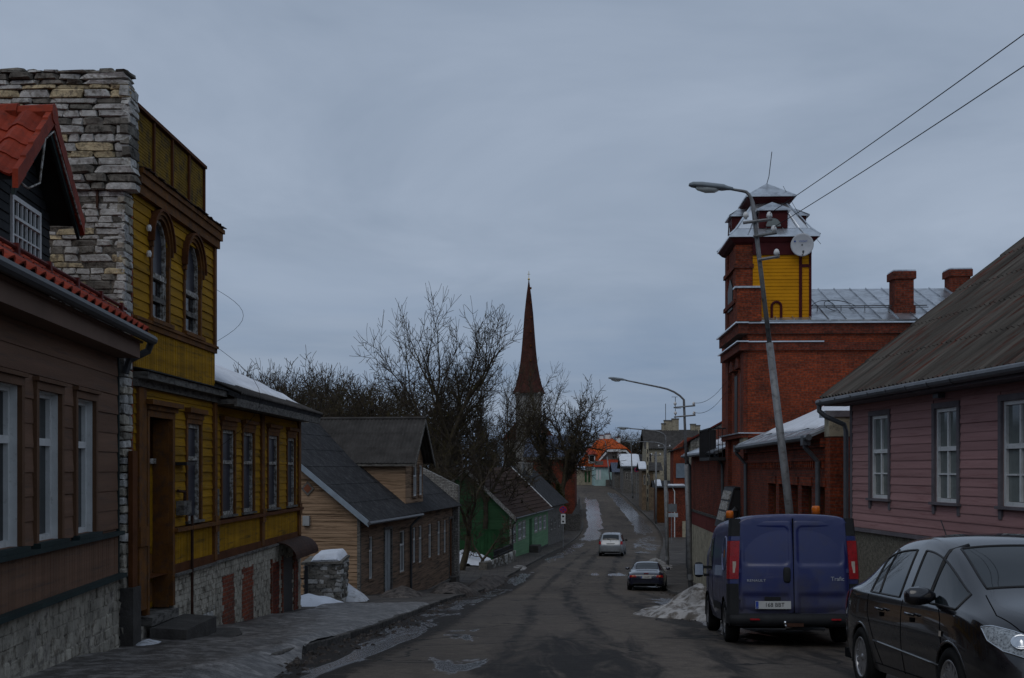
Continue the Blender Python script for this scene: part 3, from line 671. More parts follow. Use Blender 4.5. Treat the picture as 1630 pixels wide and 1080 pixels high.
for s in (-1, 1):
    A = (-.18, yc + s * 1.2, EV); B = (-4.2, yc + s * 1.2, EV); C = (-4.2, yc, RZ); D = (-.18, yc, RZ)
    sl_ = slabroof(t, 'dormer_roof', [A, B, C, D], DKG, .05, dor)
    u2 = Vector((0, -s * 1.2, RZ - EV)).normalized()
    if s < 0: tiles(t, dor, (-2.58, yc - 1.24, EV + .03), (1, 0, 0), u2, 8, 4)
    else: tiles(t, dor, (-.22, yc + 1.24, EV + .03), (-1, 0, 0), u2, 8, 4)
    t.add('verge_board', MB().slab([(-.16, yc + s * 1.22, EV - .16), (-.16, yc + s * 1.22, EV + .04), (-.16, yc, RZ + .06), (-.16, yc, RZ - .16)], (-.035, 0, 0)), DKG, dor)
    mb2 = MB()                                               # verge tiles, a stepped red edge
    for k in range(5):
        f0 = k / 5; p0 = Vector((-.18, yc + s * 1.27, EV)).lerp(Vector((-.18, yc, RZ + .06)), f0); p1 = Vector((-.18, yc + s * 1.27, EV)).lerp(Vector((-.18, yc, RZ + .06)), f0 + .21)
        mb2 = MB().slab([p0 + Vector((.07, 0, -.10)), p0 + Vector((.07, 0, .10)), p1 + Vector((.07, 0, .075)), p1 + Vector((.07, 0, -.12))], (-.06, 0, 0)); t.add('verge_tile', mb2, REDT, dor)
for k in range(7): t.add('ridge_tile', MB().tube([(-.1 - k * .4, yc, RZ + .06), (-.52 - k * .4, yc, RZ + .05)], [.12, .10], 8), REDT, dor)
mb = MB().tube([(-.12, yc - 1.15, EV - .02), (-.11, yc - .95, EV - .03), (-.11, yc - .55, EV + .12), (-.11, yc - .35, RZ - .32), (-.11, yc - .02, RZ - .14), (-.11, yc + .5, EV + .45), (-.11, yc + 1.1, EV + .0)], .012, 5); t.add('cable', mb, WHTO, dor)

# ------------------------------------------------------------------ derelict yellow house with stone fire wall
t = Thing('derelict_yellow_house', 'derelict yellow boarded house with arched upper windows and ragged limestone fire wall', 'house', -5.3, 16.62, G(18) - .3, .01737)
Y2, Y3 = t.e(340)[0], t.e(479)[0]
# stone fire wall
fw_ = t.add('fire_wall', MB().box(-7.5, -.02, -.38, -.03, -3.2, 5.15).box(-7.5, .10, -.38, -.03, 4.0, 5.15), MORT)
stones(t, 'S', -.385, -2.7, .03, 1.1, 3.78, [STN, STN, STNY, STN, STN, STN, STND], (.18, .42), (.055, .115), .022, .14, parent=fw_, name='limestone', limit=300, gap=.007)
stones(t, 'S', -.43, -2.7, .12, 4.12, 5.22, [STN, STN, STN, STNY, STND], (.22, .5), (.07, .125), .028, .22, parent=fw_, name='limestone', limit=200, gap=.008)
stones(t, 'S', -.46, -2.7, .20, 3.78, 4.12, [STN, STND, STND], (.3, .6), (.10, .12), .05, .30, parent=fw_, name='corbel_stone')
stones(t, 'S', -.44, -2.7, .10, 5.22, 5.42, [STND, STND, STN], (.2, .5), (.06, .10), .05, .35, parent=fw_, name='cap_stone')
for k in range(9):
    me = rnd.choice(stone_meshes(STND)); put(t, 'cap_stone', me, (-2.4 + k * .3 + rnd.uniform(-.1, .1), -.25, 5.42 + rnd.uniform(-.02, .02)), (rnd.uniform(.15, .35), .3, rnd.uniform(.04, .07)), fw_, (0, rnd.uniform(-.06, .06), rnd.uniform(-.3, .3)))
stones(t, 'E', .035, -.40, -.06, -1.0, 3.78, [STN, PLST, STN], (.17, .34), (.09, .15), .02, .12, parent=fw_, name='quoin_stone')
stones(t, 'E', .125, -.45, -.04, 4.12, 5.22, [STN, STN, STND], (.2, .42), (.10, .16), .03, .15, parent=fw_, name='quoin_stone')
stones(t, 'E', .035, -.40, -.06, -2.9, -1.0, [PLST], (.17, .34), (.12, .2), .03, .12, parent=fw_, name='quoin_stone')
t.box('brick_edging', -.02, .025, -.058, 0, -1.0, 3.78, BRKR, fw_); t.box('iron_anchor', -.34, -.31, -.43, -.40, 3.55, 3.95, RUST, fw_)
t.box('wall_base_plaster', -.02, .16, -.40, -.07, -3.1, -1.62, CONC, fw_)
# timber storeys: core walls with openings
PZ, SZ = -1.6, -.915
def opn(p0, p1, z0, z1): return (t.e(p0)[0], t.e(p1)[0], z0, z1)
DOOR = opn(232, 269, -2.14, .76)
W1 = opn(295, 316, -.84, .74)
LW = [opn(a, b_, -.84, .72) for a, b_ in ((354, 374), (387.5, 404.5), (427.5, 443), (458, 470))]
AW = [opn(238, 264, 2.2, 3.72), opn(291, 315, 2.2, 3.70)]
wall(t, 'wall', 'E', 0, 0, Y2, PZ, 3.95, [DOOR, W1] + AW, OCHD, .5)
wall(t, 'low_wall', 'E', -.04, Y2, Y3, PZ, 1.3, LW, OCHD, .3)
t.box('end_wall', -6.3, -.042, Y3 - .2, Y3 - .001, -4.2, 1.28, OCHD); t.box('rear_wall', -6.5, -6.3, 0, Y3, -4, 3.9, OCHD); t.box('cross_wall', -6.3, -.52, Y2 - .2, Y2 - .01, -3, 4.2, OCHD); t.box('flat_roof', -6.3, -.1, 0, Y2, 3.9, 4.0, FELT)
ops = [(a - .06, b_ + .06, z0 - .02, z1 + .1) for a, b_, z0, z1 in [DOOR, W1]]
PIL = [(t.e(213)[0] + .03, t.e(226)[0]), (Y2 - .17, Y2)]
bo = [(p[0], p[1], -9, 9) for p in PIL]
siding(t, 'E', .002, .02, Y2, SZ + .02, 1.2, .142, YEL, ops + bo, .026)
uprights(t, 'E', .002, .02, Y2, -1.48, SZ - .06, .085, YEL, ops + [(p[0], p[1], -9, 9) for p in PIL])
siding(t, 'E', .002, .02, Y2, 2.12, 3.92, .142, YEL, [(a - .05, b_ + .05, z0 - .02, z1 - .42) for a, b_, z0, z1 in AW] + [(a + .02, b_ - .02, z1 - .5, z1 - .02) for a, b_, z0, z1 in AW], .026)
uprights(t, 'E', .002, .02, Y2, 1.42, 2.02, .085, YEL)
LP = [(t.e(p)[0] - .12, t.e(p)[0] + .12) for p in (417.5, 476)]
lops = [(a - .05, b_ + .05, z0 - .02, z1 + .1) for a, b_, z0, z1 in LW] + [(p[0], p[1], -9, 9) for p in LP]
siding(t, 'E', -.038, Y2 + .01, Y3 - .005, SZ + .02, 1.12, .142, YEL, lops, .026)
uprights(t, 'E', -.038, Y2 + .01, Y3 - .005, -1.48, SZ - .06, .085, YEL, [(p[0], p[1], -9, 9) for p in LP])
for i, p in enumerate(PIL + LP):
    x0 = 0 if i < 2 else -.04
    t.box('pilaster', x0, x0 + .07, p[0], p[1], PZ + .02 if i else -2.0, 1.16, OCH); t.box('pilaster_base', x0, x0 + .095, p[0] - .02, p[1] + .02, SZ - .18, SZ + .1, OCH)
t.box('upper_pilaster', 0, .06, Y2 - .13, Y2, 2.06, 3.9, OCH)
t.box('sill_ledge', 0, .11, DOOR[1] + .1, Y2 + .08, SZ - .06, SZ, OCH); t.box('sill_ledge', -.04, .07, Y2 + .08, Y3 + .02, SZ - .06, SZ, OCHD)
t.box('base_board', 0, .05, DOOR[1] + .1, Y2, PZ - .02, -1.48, OCHD); t.box('base_board', -.04, .01, Y2, Y3, PZ - .02, -1.48, OCHD)
t.box('base_ledge', 0, .10, DOOR[1] + .1, Y2, PZ - .06, PZ - .02, GRYW); t.box('base_ledge', -.04, .06, Y2, Y3, PZ - .06, PZ - .02, GRYW)
t.box('belt_board', 0, .06, .0, Y2 + .02, 2.02, 2.12, OCH); t.box('belt_ledge', 0, .085, 0, Y2 + .03, 2.10, 2.145, OCH)
# cornices
mb = MB().box(0, .10, -.02, Y2 + .06, 1.16, 1.26).box(0, .24, -.02, Y2 + .16, 1.26, 1.36); t.add('lower_cornice', mb, GRYW)
mb = MB().slab([(0, 0, 1.42), (0, Y2 + .18, 1.42), (.28, Y2 + .18, 1.365), (.28, 0, 1.365)], (0, 0, .02)); t.add('cornice_flashing', mb, FELT)
mb = MB().box(0, .10, 0, Y2 + .06, 3.86, 4.0).box(0, .14, 0, Y2 + .10, 4.0, 4.13).box(0, .17, 0, Y2 + .13, 4.13, 4.20); t.add('upper_cornice', mb, OCH)
mb = MB()
for k in range(22):
    y0 = .02 + k * .195; mb.slab([(-.05, y0, 4.23 + rnd.uniform(0, .02)), (-.05, y0 + .2, 4.23), (.21 + rnd.uniform(-.03, .02), y0 + .2, 4.205 + rnd.uniform(-.01, .01)), (.21 + rnd.uniform(-.03, .02), y0, 4.205 + rnd.uniform(-.01, .01))], (0, 0, .012))
tag(t.add('cornice_flashing', mb, RUST), kind='stuff')
# parapet of fine boards in four bays
pe = t.e(325)[0]
par = t.box('parapet', -.30, -.012, .0, pe, 4.20, 5.10, OCHD)
siding(t, 'E', -.01, .02, pe - .02, 4.24, 5.08, .047, YELD, (), .008, parent=par, join=True, name='parapet_board')
for k in range(5):
    y = .03 + (pe - .10) * k / 4; t.box('parapet_batten', -.01, .03, y - .0, y + .055, 4.23, 5.11, OCHD, par)
t.box('parapet_capping', -.34, .05, .0, pe + .01, 5.10, 5.15, OCHD, par)
# windows and door
def archwin(a, b_, z0, z1):
    r = (b_ - a) / 2; yc_, zc_ = (a + b_) / 2, z1 - r; P = 14
    arc = lambda R, x: [(x, yc_ + R * math.cos(math.pi * i / P), zc_ + R * math.sin(math.pi * i / P)) for i in range(P + 1)]
    def ring(r0, r1, x0, x1, zb=None):
        mb = MB(); A, B = arc(r0, x0), arc(r1, x0)
        if zb is not None:
            A = [(x0, yc_ + r0, zb)] + A + [(x0, yc_ - r0, zb)]; B = [(x0, yc_ + r1, zb)] + B + [(x0, yc_ - r1, zb)]
        for i in range(len(A) - 1): mb.slab([A[i], B[i], B[i + 1], A[i + 1]], (x1 - x0, 0, 0))
        return mb
    w = t.add('arched_window', ring(r - .05, r, -.10, .0, z0), WHTO)
    mb = MB(); pts = arc(r, -.0); n = len(mb.v)                     # spandrels closing the square opening
    for i in range(P):
        q = pts[i], pts[i + 1]; mb.slab([q[0], (0, q[0][1], z1 + .0), (0, q[1][1], z1 + .0), q[1]], (-.2, 0, 0))
    t.add('spandrel', mb, YEL, w)
    mb = MB().box(-.09, .01, a, b_, z0 + .62, z0 + .70).box(-.09, -.01, a + .04, a + .10, z0, z0 + .62).box(-.09, -.01, b_ - .10, b_ - .04, z0, z0 + .62).box(-.09, .0, a, b_, z0, z0 + .06); t.add('transom', mb, WHTO, w)
    for (p0, p1, q0, q1) in ((a + .1, yc_ - .015, z0 + .06, z0 + .62), (yc_ + .015, b_ - .1, z0 + .06, z0 + .62)): t.box('pane', -.065, -.057, p0, p1, q0, q1, GLS, w)
    mb = MB(); A = arc(r - .05, -.06); mb.slab([(-.06, yc_ + r - .05, z0 + .70)] + A + [(-.06, yc_ - r + .05, z0 + .70)], (.008, 0, 0)); t.add('pane', mb, GLB, w)
    t.add('arch_moulding', ring(r, r + .07, -.01, .06, zc_ - .25), OCH, w); t.add('arch_moulding', ring(r + .06, r + .115, -.005, .09, zc_ - .1), OCH, w); t.add('arch_moulding', ring(r + .11, r + .145, -.002, .12, zc_ - .02), OCHD, w)
    for s in (-1, 1): t.box('casing', -.01, .05, yc_ + s * (r + .035) - .04, yc_ + s * (r + .035) + .04, z0 - .02, zc_ - .24, OCH, w)
    t.box('sill', -.06, .10, a - .12, b_ + .12, z0 - .06, z0, OCH, w)
    t.box('broken_slat', -.01, .01, a + .05, b_ - .03, z0 + .28, z0 + .36, GRYW, w)
for q in AW: archwin(*q)
window(t, 'E', 0, *W1, [(1, 1), (1.9, 1)], WHTO, GLB, rec=.015, fw=.07, casing=(.075, .05, OCH), head=(.17, .13, OCH), sill=(.04, .08, GRYW))
for k, q in enumerate(LW): window(t, 'E', -.04, *q, [(1, 1), (1.7, 1)], WHTO, GLB, rec=.015, fw=.065, casing=(.07, .05, OCH), head=(.16, .12, OCH), sill=(.04, .08, GRYW))
d_ = t.add('door', MB().box(-.30, -.24, DOOR[0] + .05, DOOR[1] - .05, -2.12, .10), YEL)
for z0, z1 in ((-2.02, -1.72), (-1.62, -1.30), (-1.18, -.02)):
    for a, b_ in ((DOOR[0] + .12, (DOOR[0] + DOOR[1]) / 2 - .05), ((DOOR[0] + DOOR[1]) / 2 + .05, DOOR[1] - .12)): t.box('door_panel', -.24, -.215, a, b_, z0, z1, YEL if z0 > -1.3 else OCH, d_)
t.box('door_rail', -.24, -.18, DOOR[0] + .05, DOOR[1] - .05, .08, .16, WHTO, d_); t.box('fanlight', -.28, -.27, DOOR[0] + .06, DOOR[1] - .06, .16, .74, GLS, d_)
mb = MB().tube([(-.22, (DOOR[0] + DOOR[1]) / 2 - .12, -1.35), (-.17, (DOOR[0] + DOOR[1]) / 2 - .12, -1.30), (-.17, (DOOR[0] + DOOR[1]) / 2 - .12, -1.0), (-.22, (DOOR[0] + DOOR[1]) / 2 - .12, -.95)], .014, 6); t.add('door_handle', mb, BLKM, d_)
mb = MB()
for s, a in ((0, DOOR[0]), (1, DOOR[1])):
    a0, a1 = (a - .10, a) if not s else (a, a + .12); mb.box(-.02, .06, a0, a1, -2.1, .76)
    mb.box(-.24, -.0, a - .001 if not s else a - .035, a + .035 if not s else a + .001, -2.12, .755)
mb.box(-.24, .064, DOOR[0] - .10, DOOR[1] + .12, .76, .86).box(0, .10, DOOR[0] - .14, DOOR[1] + .16, .86, .93).box(0, .17, DOOR[0] - .2, DOOR[1] + .22, .93, 1.0)
t.add('door_frame', mb, OCH, d_); t.box('threshold', -.45, .12, DOOR[0] - .08, DOOR[1] + .1, -2.26, -2.14, GRYW, d_)
# stone basement
t.box('basement', -.5, .02, DOOR[1] + .12, Y2 + .01, -4.0, PZ - .06, PLSM); t.box('basement', -.5, -.01, Y2 + .01, Y3, -4.6, PZ - .06, PLSM)
t.box('basement', -.5, .0, .0, DOOR[1] + .12, -3.4, -2.26, PLSM)
br = [(t.e(355)[0], t.e(373)[0], -3.3, -1.95), (t.e(386)[0], t.e(403)[0], -3.4, -1.90)]
nic = [(t.e(432)[0], t.e(445)[0], -3.55, -1.98), (t.e(449)[0], t.e(466)[0], -3.9, -1.98), (t.e(468)[0], t.e(475)[0], -3.45, -1.98)]
stones(t, 'E', .024, DOOR[1] + .14, Y2 + .0, -3.3, PZ - .07, [PLST, PLST, STN], (.11, .24), (.06, .12), .018, .08, ops=br, name='basement_stone', limit=150)
stones(t, 'E', -.006, Y2 + .02, Y3, -4.1, PZ - .07, [PLST, PLST, STN, STND], (.12, .26), (.07, .13), .022, .08, ops=br + nic, name='basement_stone', limit=150)
for a, b_, z0, z1 in br: t.box('brick_infill', -.02, .022 if a < Y2 else .004, a - .02, b_ + .02, z0 - .1, z1, BRKR)
for k, (a, b_, z0, z1) in enumerate(nic): t.box('bricked_recess', -.02, -.002, a, b_, z0, z1, BRKD if k != 1 else BLKM); t.box('recess_jamb', -.01, .035, a - .10, a, z0, z1 + .06, BRKR)
mb = MB(); n = 8; ca, cb = t.e(440)[0], t.e(478)[0]
for i in range(n):
    w0, w1 = math.pi / 2 * i / n, math.pi / 2 * (i + 1) / n; q = lambda w: (.02 + .42 * math.sin(w), -1.98 + .36 * math.cos(w))
    (x0, z0), (x1, z1) = q(w0), q(w1); mb.slab([(x0, ca, z0), (x0, cb, z0), (x1, cb, z1), (x1, ca, z1)], (0, 0, .02))
    mb.slab([(0, cb, -1.98), (x0, cb, z0), (x1, cb, z1)], (0, -.02, 0))
t.add('metal_canopy', mb, RUST)
# roof over the low part with its snow
RP = .42; ov = .42
rf = slabroof(t, 'roof', [(ov, Y2 - .05, 1.24), (ov, Y3 + .3, 1.24), (-4, Y3 + .3, 1.24 + RP * 4.42), (-4, Y2 - .05, 1.24 + RP * 4.42)], FELT, .08)
corrugated(t, 'roof_sheets', [(ov + .05, Y2 + .02, 1.31), (ov + .05, Y3 + .34, 1.31), (-4, Y3 + .34, 1.31 + RP * 4.47), (-4, Y2 + .02, 1.31 + RP * 4.47)], ETD, .15, .02, 2, parent=rf)
t.box('soffit', -.03, ov - .04, Y2, Y3 + .2, 1.14, 1.23, GRYW, rf); t.box('eave_board', ov - .05, ov, Y2 - .02, Y3 + .3, 1.10, 1.26, GRYW, rf)
t.add('gable_end', MB().slab([(-.05, Y3 - .01, 1.2), (-6, Y3 - .01, 1.2), (-6, Y3 - .01, 1.7), (-4, Y3 - .01, 2.9)], (0, -.1, 0)), OCHD, rf)
sn = snowcover(t, 'snow_on_low_roof', [(-.05, Y2 + .05, 1.36 + RP * .42), (-.05, Y3 + .25, 1.36 + RP * .42), (-4, Y3 + .25, 1.36 + RP * 4.42), (-4, Y2 + .05, 1.36 + RP * 4.42)], SNOW, .16, 40, 12, seed=3); sn.name = 'snow'
sn.parent = rf
# clutter on the wall
mb = MB().box(0.03, .16, t.e(277)[0], t.e(289)[0], -.72, -.50); t.add('meter_box', mb, GRYW)
mb = MB().tube([(.10, t.e(284)[0], -.5), (.10, t.e(284)[0], -.36), (.05, t.e(278)[0], -.34)], .025, 6).tube([(.09, t.e(297)[0], -.75), (.09, t.e(297)[0], -2.6)], .024, 6); t.add('conduit', mb, RUST)
t.box('old_lamp_bracket', .03, .22, t.e(275)[0], t.e(289)[0], .06, .11, BLKM)
t.box('patch_board', .03, .045, Y2 + .02, Y2 + .22, -1.5, -.35, GRYW)
t.box('leaning_planks', .06, .12, -.30, -.10, -2.6, .25, OCHD)
for z in (3.42, 3.05): t.add('insulator', MB().lathe([(.0, 0), (.03, 0), (.04, .05), (.025, .09), (0, .09)], 8, Matrix.Translation((.07, AW[0][0] - .24, z))), PORC)
for z0_, z1_ in ((3.2, 2.2), (2.2, .3)):
    mb = MB().tube([(-.05 + 1.0 * math.sin(math.pi * i / 12) * (.55 if z0_ > 3 else .85), Y2 + .1, z0_ + (z1_ - z0_) * i / 12) for i in range(13)], .0035, 4); t.add('loose_wire', mb, WIRE)
# steps
st = Thing('stone_steps', 'two worn stone steps before the yellow house door', 'steps', -5.3, 16.62, G(17.5) + .1, .01737)
st.add('step', MB().slab([(.09, DOOR[0] - .1, -2.52), (.09, DOOR[1] + .5, -2.52), (.62, DOOR[1] + .42, -2.55), (.62, DOOR[0] - .1, -2.55)], (0, 0, .24)), CONC)
st.add('step', MB().slab([(.03, DOOR[0] - .3, -2.86), (.03, DOOR[1] + 1.1, -2.9), (.85, DOOR[1] + .95, -2.9), (1.08, DOOR[1] + .2, -2.88), (1.02, DOOR[0] - .3, -2.84)], (0, 0, .33)), CONC)
# ------------------------------------------------------------------ pine-boarded house with cross gable
t = Thing('unpainted_timber_house', 'unpainted timber house with cross gable, dark roof and grey door below the yellow house', 'house', -5.0, 39.0, G(40) - .5, .129)
YE = t.e(721)[0]; HW = 4.0; EZ = -1.72; RP = .82; OV = .36; RZ = EZ + RP * (HW + OV)
mid_ = t.e(653)[0]
def op(p0, p1, q0, q1):
    y0, y1 = t.e(p0)[0], t.e(p1)[0]; zz = t.e((p0 + p1) / 2, q0)[1], t.e((p0 + p1) / 2, q1)[1]; return (y0, y1, zz[1], zz[0])
wn_ = [op(*q) for q in ((586, 592.5, 854, 922), (635, 643.5, 845, 911), (656, 661, 840, 896), (665.5, 671, 837, 896), (681, 686, 834, 888), (695.5, 700, 830, 884), (705.5, 709.5, 828, 880))]
dr = [op(611, 622, 843, 943), op(714.5, 719, 826, 917)]
wall(t, 'wall', 'E', 0, 0, YE, -6.6, EZ + .3, wn_ + dr, TANG, .25)
t.add('gable_wall', MB().slab([(-.002, 0, -6.0), (-.002, 0, EZ + .25), (-HW, 0, RZ - .12), (-2 * HW, 0, EZ + .25), (-2 * HW, 0, -6.0)], (0, .2, 0)), TAN)
t.box('rear_wall', -2 * HW - .2, -2 * HW, 0, YE, -6.4, EZ + .2, TANG)
lo = [(a - .07, b_ + .07, z0 - .08, z1 + .08) for a, b_, z0, z1 in wn_ + dr]
siding(t, 'E', .002, .0, mid_, -5.7, EZ + .2, .115, TANG, lo, .02, join=True, name='front_board')
siding(t, 'E', .002, mid_, YE, -5.05, EZ + .2, .115, TANG, lo, .02, join=True, name='front_board')
siding(t, 'S', -.002, -2 * HW, 0, -5.5, RZ - .2, .125, TAN, (), .022, join=True, name='gable_board', clip=lambda z: (-2 * HW, 0) if z < EZ + .25 else (-HW - (RZ - .1 - z) / RP, -HW + (RZ - .1 - z) / RP))
t.box('corner_post', -.05, .05, -.05, .10, -4.95, EZ + .15, GRYW); t.box('corner_post_base', -.06, .07, -.06, .13, -5.6, -4.95, OCHD)
t.box('corner_post', -.02, .05, YE - .25, YE, -6.2, EZ + .1, GRYW)
t.box('base_ledge', 0, .10, mid_ - .1, YE, -5.13, -5.05, GRYW); t.box('plinth', -.25, .03, mid_ - .1, YE, -6.8, -5.13, STND); t.box('plinth', -.25, .03, .0, mid_ - .1, -6.4, -5.7, STND)
stones(t, 'E', .03, mid_, YE - .05, -6.0, -5.14, [STND, STN, STND], (.25, .5), (.12, .2), .03, .1, name='plinth_stone')
for q in wn_: window(t, 'E', 0, *q, [(1, 1), (2, 2)], WHT, GLS, rec=.03, fw=.05, casing=(.075, .035, TANG), bar=.02)
for k, q in enumerate(dr):
    d_ = t.box('door', -.10, -.02, q[0], q[1], q[2], q[3], M('pale_grey_door', (.33, .35, .36), .7, .15, 3, .2, 25, (.22, .22, .22), .3) if k == 0 else OCHD)
    w = (q[1] - q[0]) / 2
    for j in (0, 1):
        for z0, z1 in ((.06, .45), (.5, .95)):
            h = q[3] - q[2]; t.box('door_panel', -.02, .0, q[0] + j * w + .07, q[0] + j * w + w - .07, q[2] + h * z0, q[2] + h * z1, MATS['pale_grey_door'] if k == 0 else OCHD, d_)
    mb = MB().box(-.02, .05, q[0] - .09, q[0], q[2], q[3]).box(-.02, .05, q[1], q[1] + .09, q[2], q[3]).box(-.02, .055, q[0] - .09, q[1] + .09, q[3], q[3] + .1); t.add('door_frame', mb, GRYW, d_)
    t.box('doorstep', -.1, .35, q[0] - .1, q[1] + .1, q[2] - .45, q[2] - .02, CONC, d_)
rf = slabroof(t, 'roof', [(OV, -.32, EZ - .03), (OV, YE + .1, EZ - .03), (-HW, YE + .1, RZ - .03), (-HW, -.32, RZ - .03)], GRYW, .03)
courses(t, 'roof_felt', [(OV + .04, -.36, EZ), (OV + .04, YE + .1, EZ), (-HW, YE + .1, RZ + .03), (-HW, -.36, RZ + .03)], FELT, .95, .014, rf)
slabroof(t, 'rear_roof', [(-2 * HW - OV, -.36, EZ), (-2 * HW - OV, YE + .1, EZ), (-HW, YE + .1, RZ + .03), (-HW, -.36, RZ + .03)], FELT, .03, rf)
t.add('barge_board', MB().slab([(OV + .05, -.37, EZ - .16), (OV + .05, -.37, EZ + .05), (-HW, -.37, RZ + .07), (-HW, -.37, RZ - .14)], (0, .04, 0)), M('pale_zinc_flashing', (.26, .31, .36), .5, .2, 3, metal=.3), rf)
t.add('gutter', MB().tube([(OV + .08, -.4, EZ - .04), (OV + .08, mid_ + .3, EZ - .08)], .06, 8), GUT, rf)
yd = mid_ - .15; t.add('downpipe', MB().tube([(OV + .06, yd + .2, EZ - .12), (.25, yd, EZ - .3), (.09, yd - .1, EZ - .5), (.09, yd - .1, -5.35), (.2, yd - .1, -5.5)], .05, 8), GUTD, rf)
# cross gable
ya, yb = t.e(647.5)[0], t.e(675)[0]; ym = (ya + yb) / 2; CR, CE = 2.0, .33
cg = t.add('cross_gable', MB().box(-HW - .5, -.06, ya, yb, EZ, CE + .1).slab([(-.06, ya, CE + .1), (-.06, yb, CE + .1), (-.06, ym, CR - .15)], (-3.5, 0, 0)), TAN)
siding(t, 'S', ya - .002, -HW, -.06, EZ + .1, CE, .125, TAN, (), .02, cg, 'gable_board', join=True)
gw = [(t.e(657.5)[0], t.e(663)[0], t.e(660, 790)[1], t.e(660, 741)[1]), (t.e(667)[0], t.e(671.5)[0], t.e(669, 788)[1], t.e(669, 741)[1])]
siding(t, 'E', -.058, ya, yb, EZ - .1, CR - .3, .125, TAN, [(a - .06, b_ + .06, z0 - .06, z1 + .06) for a, b_, z0, z1 in gw], .02, cg, 'gable_board', join=True, clip=lambda z: (ya, yb) if z < CE else (ym - max(0, (CR - .1 - z) / (CR - CE)) * (yb - ya) / 2, ym + max(0, (CR - .1 - z) / (CR - CE)) * (yb - ya) / 2))
for q in gw: w_ = window(t, 'E', -.03, *q, [(1, 1), (2, 2)], WHT, GLS, rec=0, fw=.05, casing=(.07, .05, TANG), bar=.02); w_.parent = cg
for s, y in ((-1, ya), (1, yb)):
    corrugated(t, 'cross_gable_roof', [(.40, y + s * .3, CE - .12), (-HW - .3, y + s * .3, CE - .12), (-HW - .3, ym, CR), (.40, ym, CR)], ETD, .15, .022, 3, parent=cg)
    t.add('barge_board', MB().slab([(.42, y + s * .3, CE - .28), (.42, y + s * .3, CE - .08), (.42, ym, CR + .04), (.42, ym, CR - .16)], (-.04, 0, 0)), GRYW, cg)
t.box('eave_board', -HW, .36, ya - .28, ya - .22, CE - .22, CE - .10, GRYW, cg)
t.add('ridge_cap', MB().tube([(.42, ym, CR + .04), (-HW - .3, ym, CR + .04)], .07, 6), ETD, cg)
t.box('chimney', -HW - .5, -HW + .1, ym - 2.3, ym - 1.7, RZ - .5, RZ + .25, CRM, rf)
dx, dz = t.s_(490.5, 778); t.add('diamond_window', MB().slab([(dx, -.03, dz - .24), (dx + .22, -.03, dz), (dx, -.03, dz + .24), (dx - .22, -.03, dz)], (0, -.04, 0)), GRYW)
t.add('pane', MB().slab([(dx, -.07, dz - .15), (dx + .14, -.07, dz), (dx, -.07, dz + .15), (dx - .14, -.07, dz)], (0, -.012, 0)), M('orange_pane', (.17, .05, .02), .4), t.root.children[-1])
bx, bz = t.s_(489, 829); t.box('meter_box', bx - .11, bx + .11, -.16, -.02, bz - .16, bz + .16, M('grey_plastic', (.32, .33, .33), .6))
# stone fire wall at the far end, stepping down to the eave
t.add('fire_wall', MB().slab([(.25, YE, -6.4), (.25, YE, t.e(725, 795)[1]), (.25, YE, t.e(725, 773)[1]), (-3.2, YE, .9), (-HW, YE, 1.5), (-HW, YE, -6.4)], (0, .4, 0)), BRKW)

# broken stone gate pier with snow on it
t = Thing('stone_wall_stub', 'broken rubble wall stub capped with snow beside the yellow house', 'wall', -5.05, 32.6, G(33) - .35, .02)
core = t.add('rubble_core', MB().box(-.62, .36, .03, 1.25, -4.4, -2.62), STND)
stones(t, 'S', .03, -.66, .38, -4.2, -2.60, [STND, STND, STN], (.15, .4), (.08, .16), .05, .16, name='rubble_stone')
stones(t, 'E', .37, .0, 1.25, -4.2, -2.52, [STND, STND, STN], (.12, .32), (.07, .14), .05, .16, name='rubble_stone')
t.add('capping', MB().slab([(-.7, -.05, -2.62), (.42, -.05, -2.58), (.42, 1.3, -2.50), (-.7, 1.3, -2.54)], (0, 0, .07)), STND)
snowcover(t, 'snow', [(-.45, -.02, -2.54), (.34, -.02, -2.51), (.36, 1.25, -2.42), (-.5, 1.25, -2.46)], SNOW, .17, 14, 10, seed=5)
t = Thing('iron_gate', 'rusty iron gate between the yellow house and the stone wall stub', 'gate', -5.62, 32.4, G(32) - .1, 0)
for k in range(6): t.add('bar', MB().tube([(-k * .14, 0, -3.75), (-k * .14, 0, -2.75 - .03 * k)], .016, 6), RUST)
t.box('gate_post', .0, .08, -.04, .04, -4.0, -2.62, BLKM); t.box('rail', -.75, .0, -.02, .02, -3.0, -2.95, RUST); t.box('rail', -.75, .0, -.02, .02, -3.65, -3.6, RUST)

# ------------------------------------------------------------------ green house
t = Thing('green_wooden_house', 'small green boarded cottage with steep brown roof behind the bare tree', 'house', -.1, 80.0, G(82) - .4, .158)
YE = t.e(872)[0]; HW = 3.1; EZ = -3.26; RP = .97; OV = .35; RZ = EZ + RP * (HW + OV)
wn_ = [op(*q) for q in ((815.5, 820, 838, 862), (824.5, 829.5, 834, 858), (831.5, 835.5, 831, 855), (850.5, 855, 826, 846), (857.5, 861.5, 824, 843), (864.5, 868.5, 822, 841))]
dr = [op(842.5, 846.5, 826, 868)]
wall(t, 'wall', 'E', 0, 0, YE, -6.9, EZ + .3, wn_ + dr, GRNL, .2)
lo = [(a - .1, b_ + .1, z0 - .1, z1 + .1) for a, b_, z0, z1 in wn_ + dr]
siding(t, 'E', .002, 0, YE, -6.2, EZ + .2, .16, GRNL, lo, .022, join=True, name='front_board')
t.add('gable_wall', MB().slab([(-.002, 0, -6.6), (-.002, 0, EZ + .3), (-HW, 0, RZ - .1), (-2 * HW, 0, EZ + .3), (-2 * HW, 0, -6.6)], (0, .2, 0)), GRN)
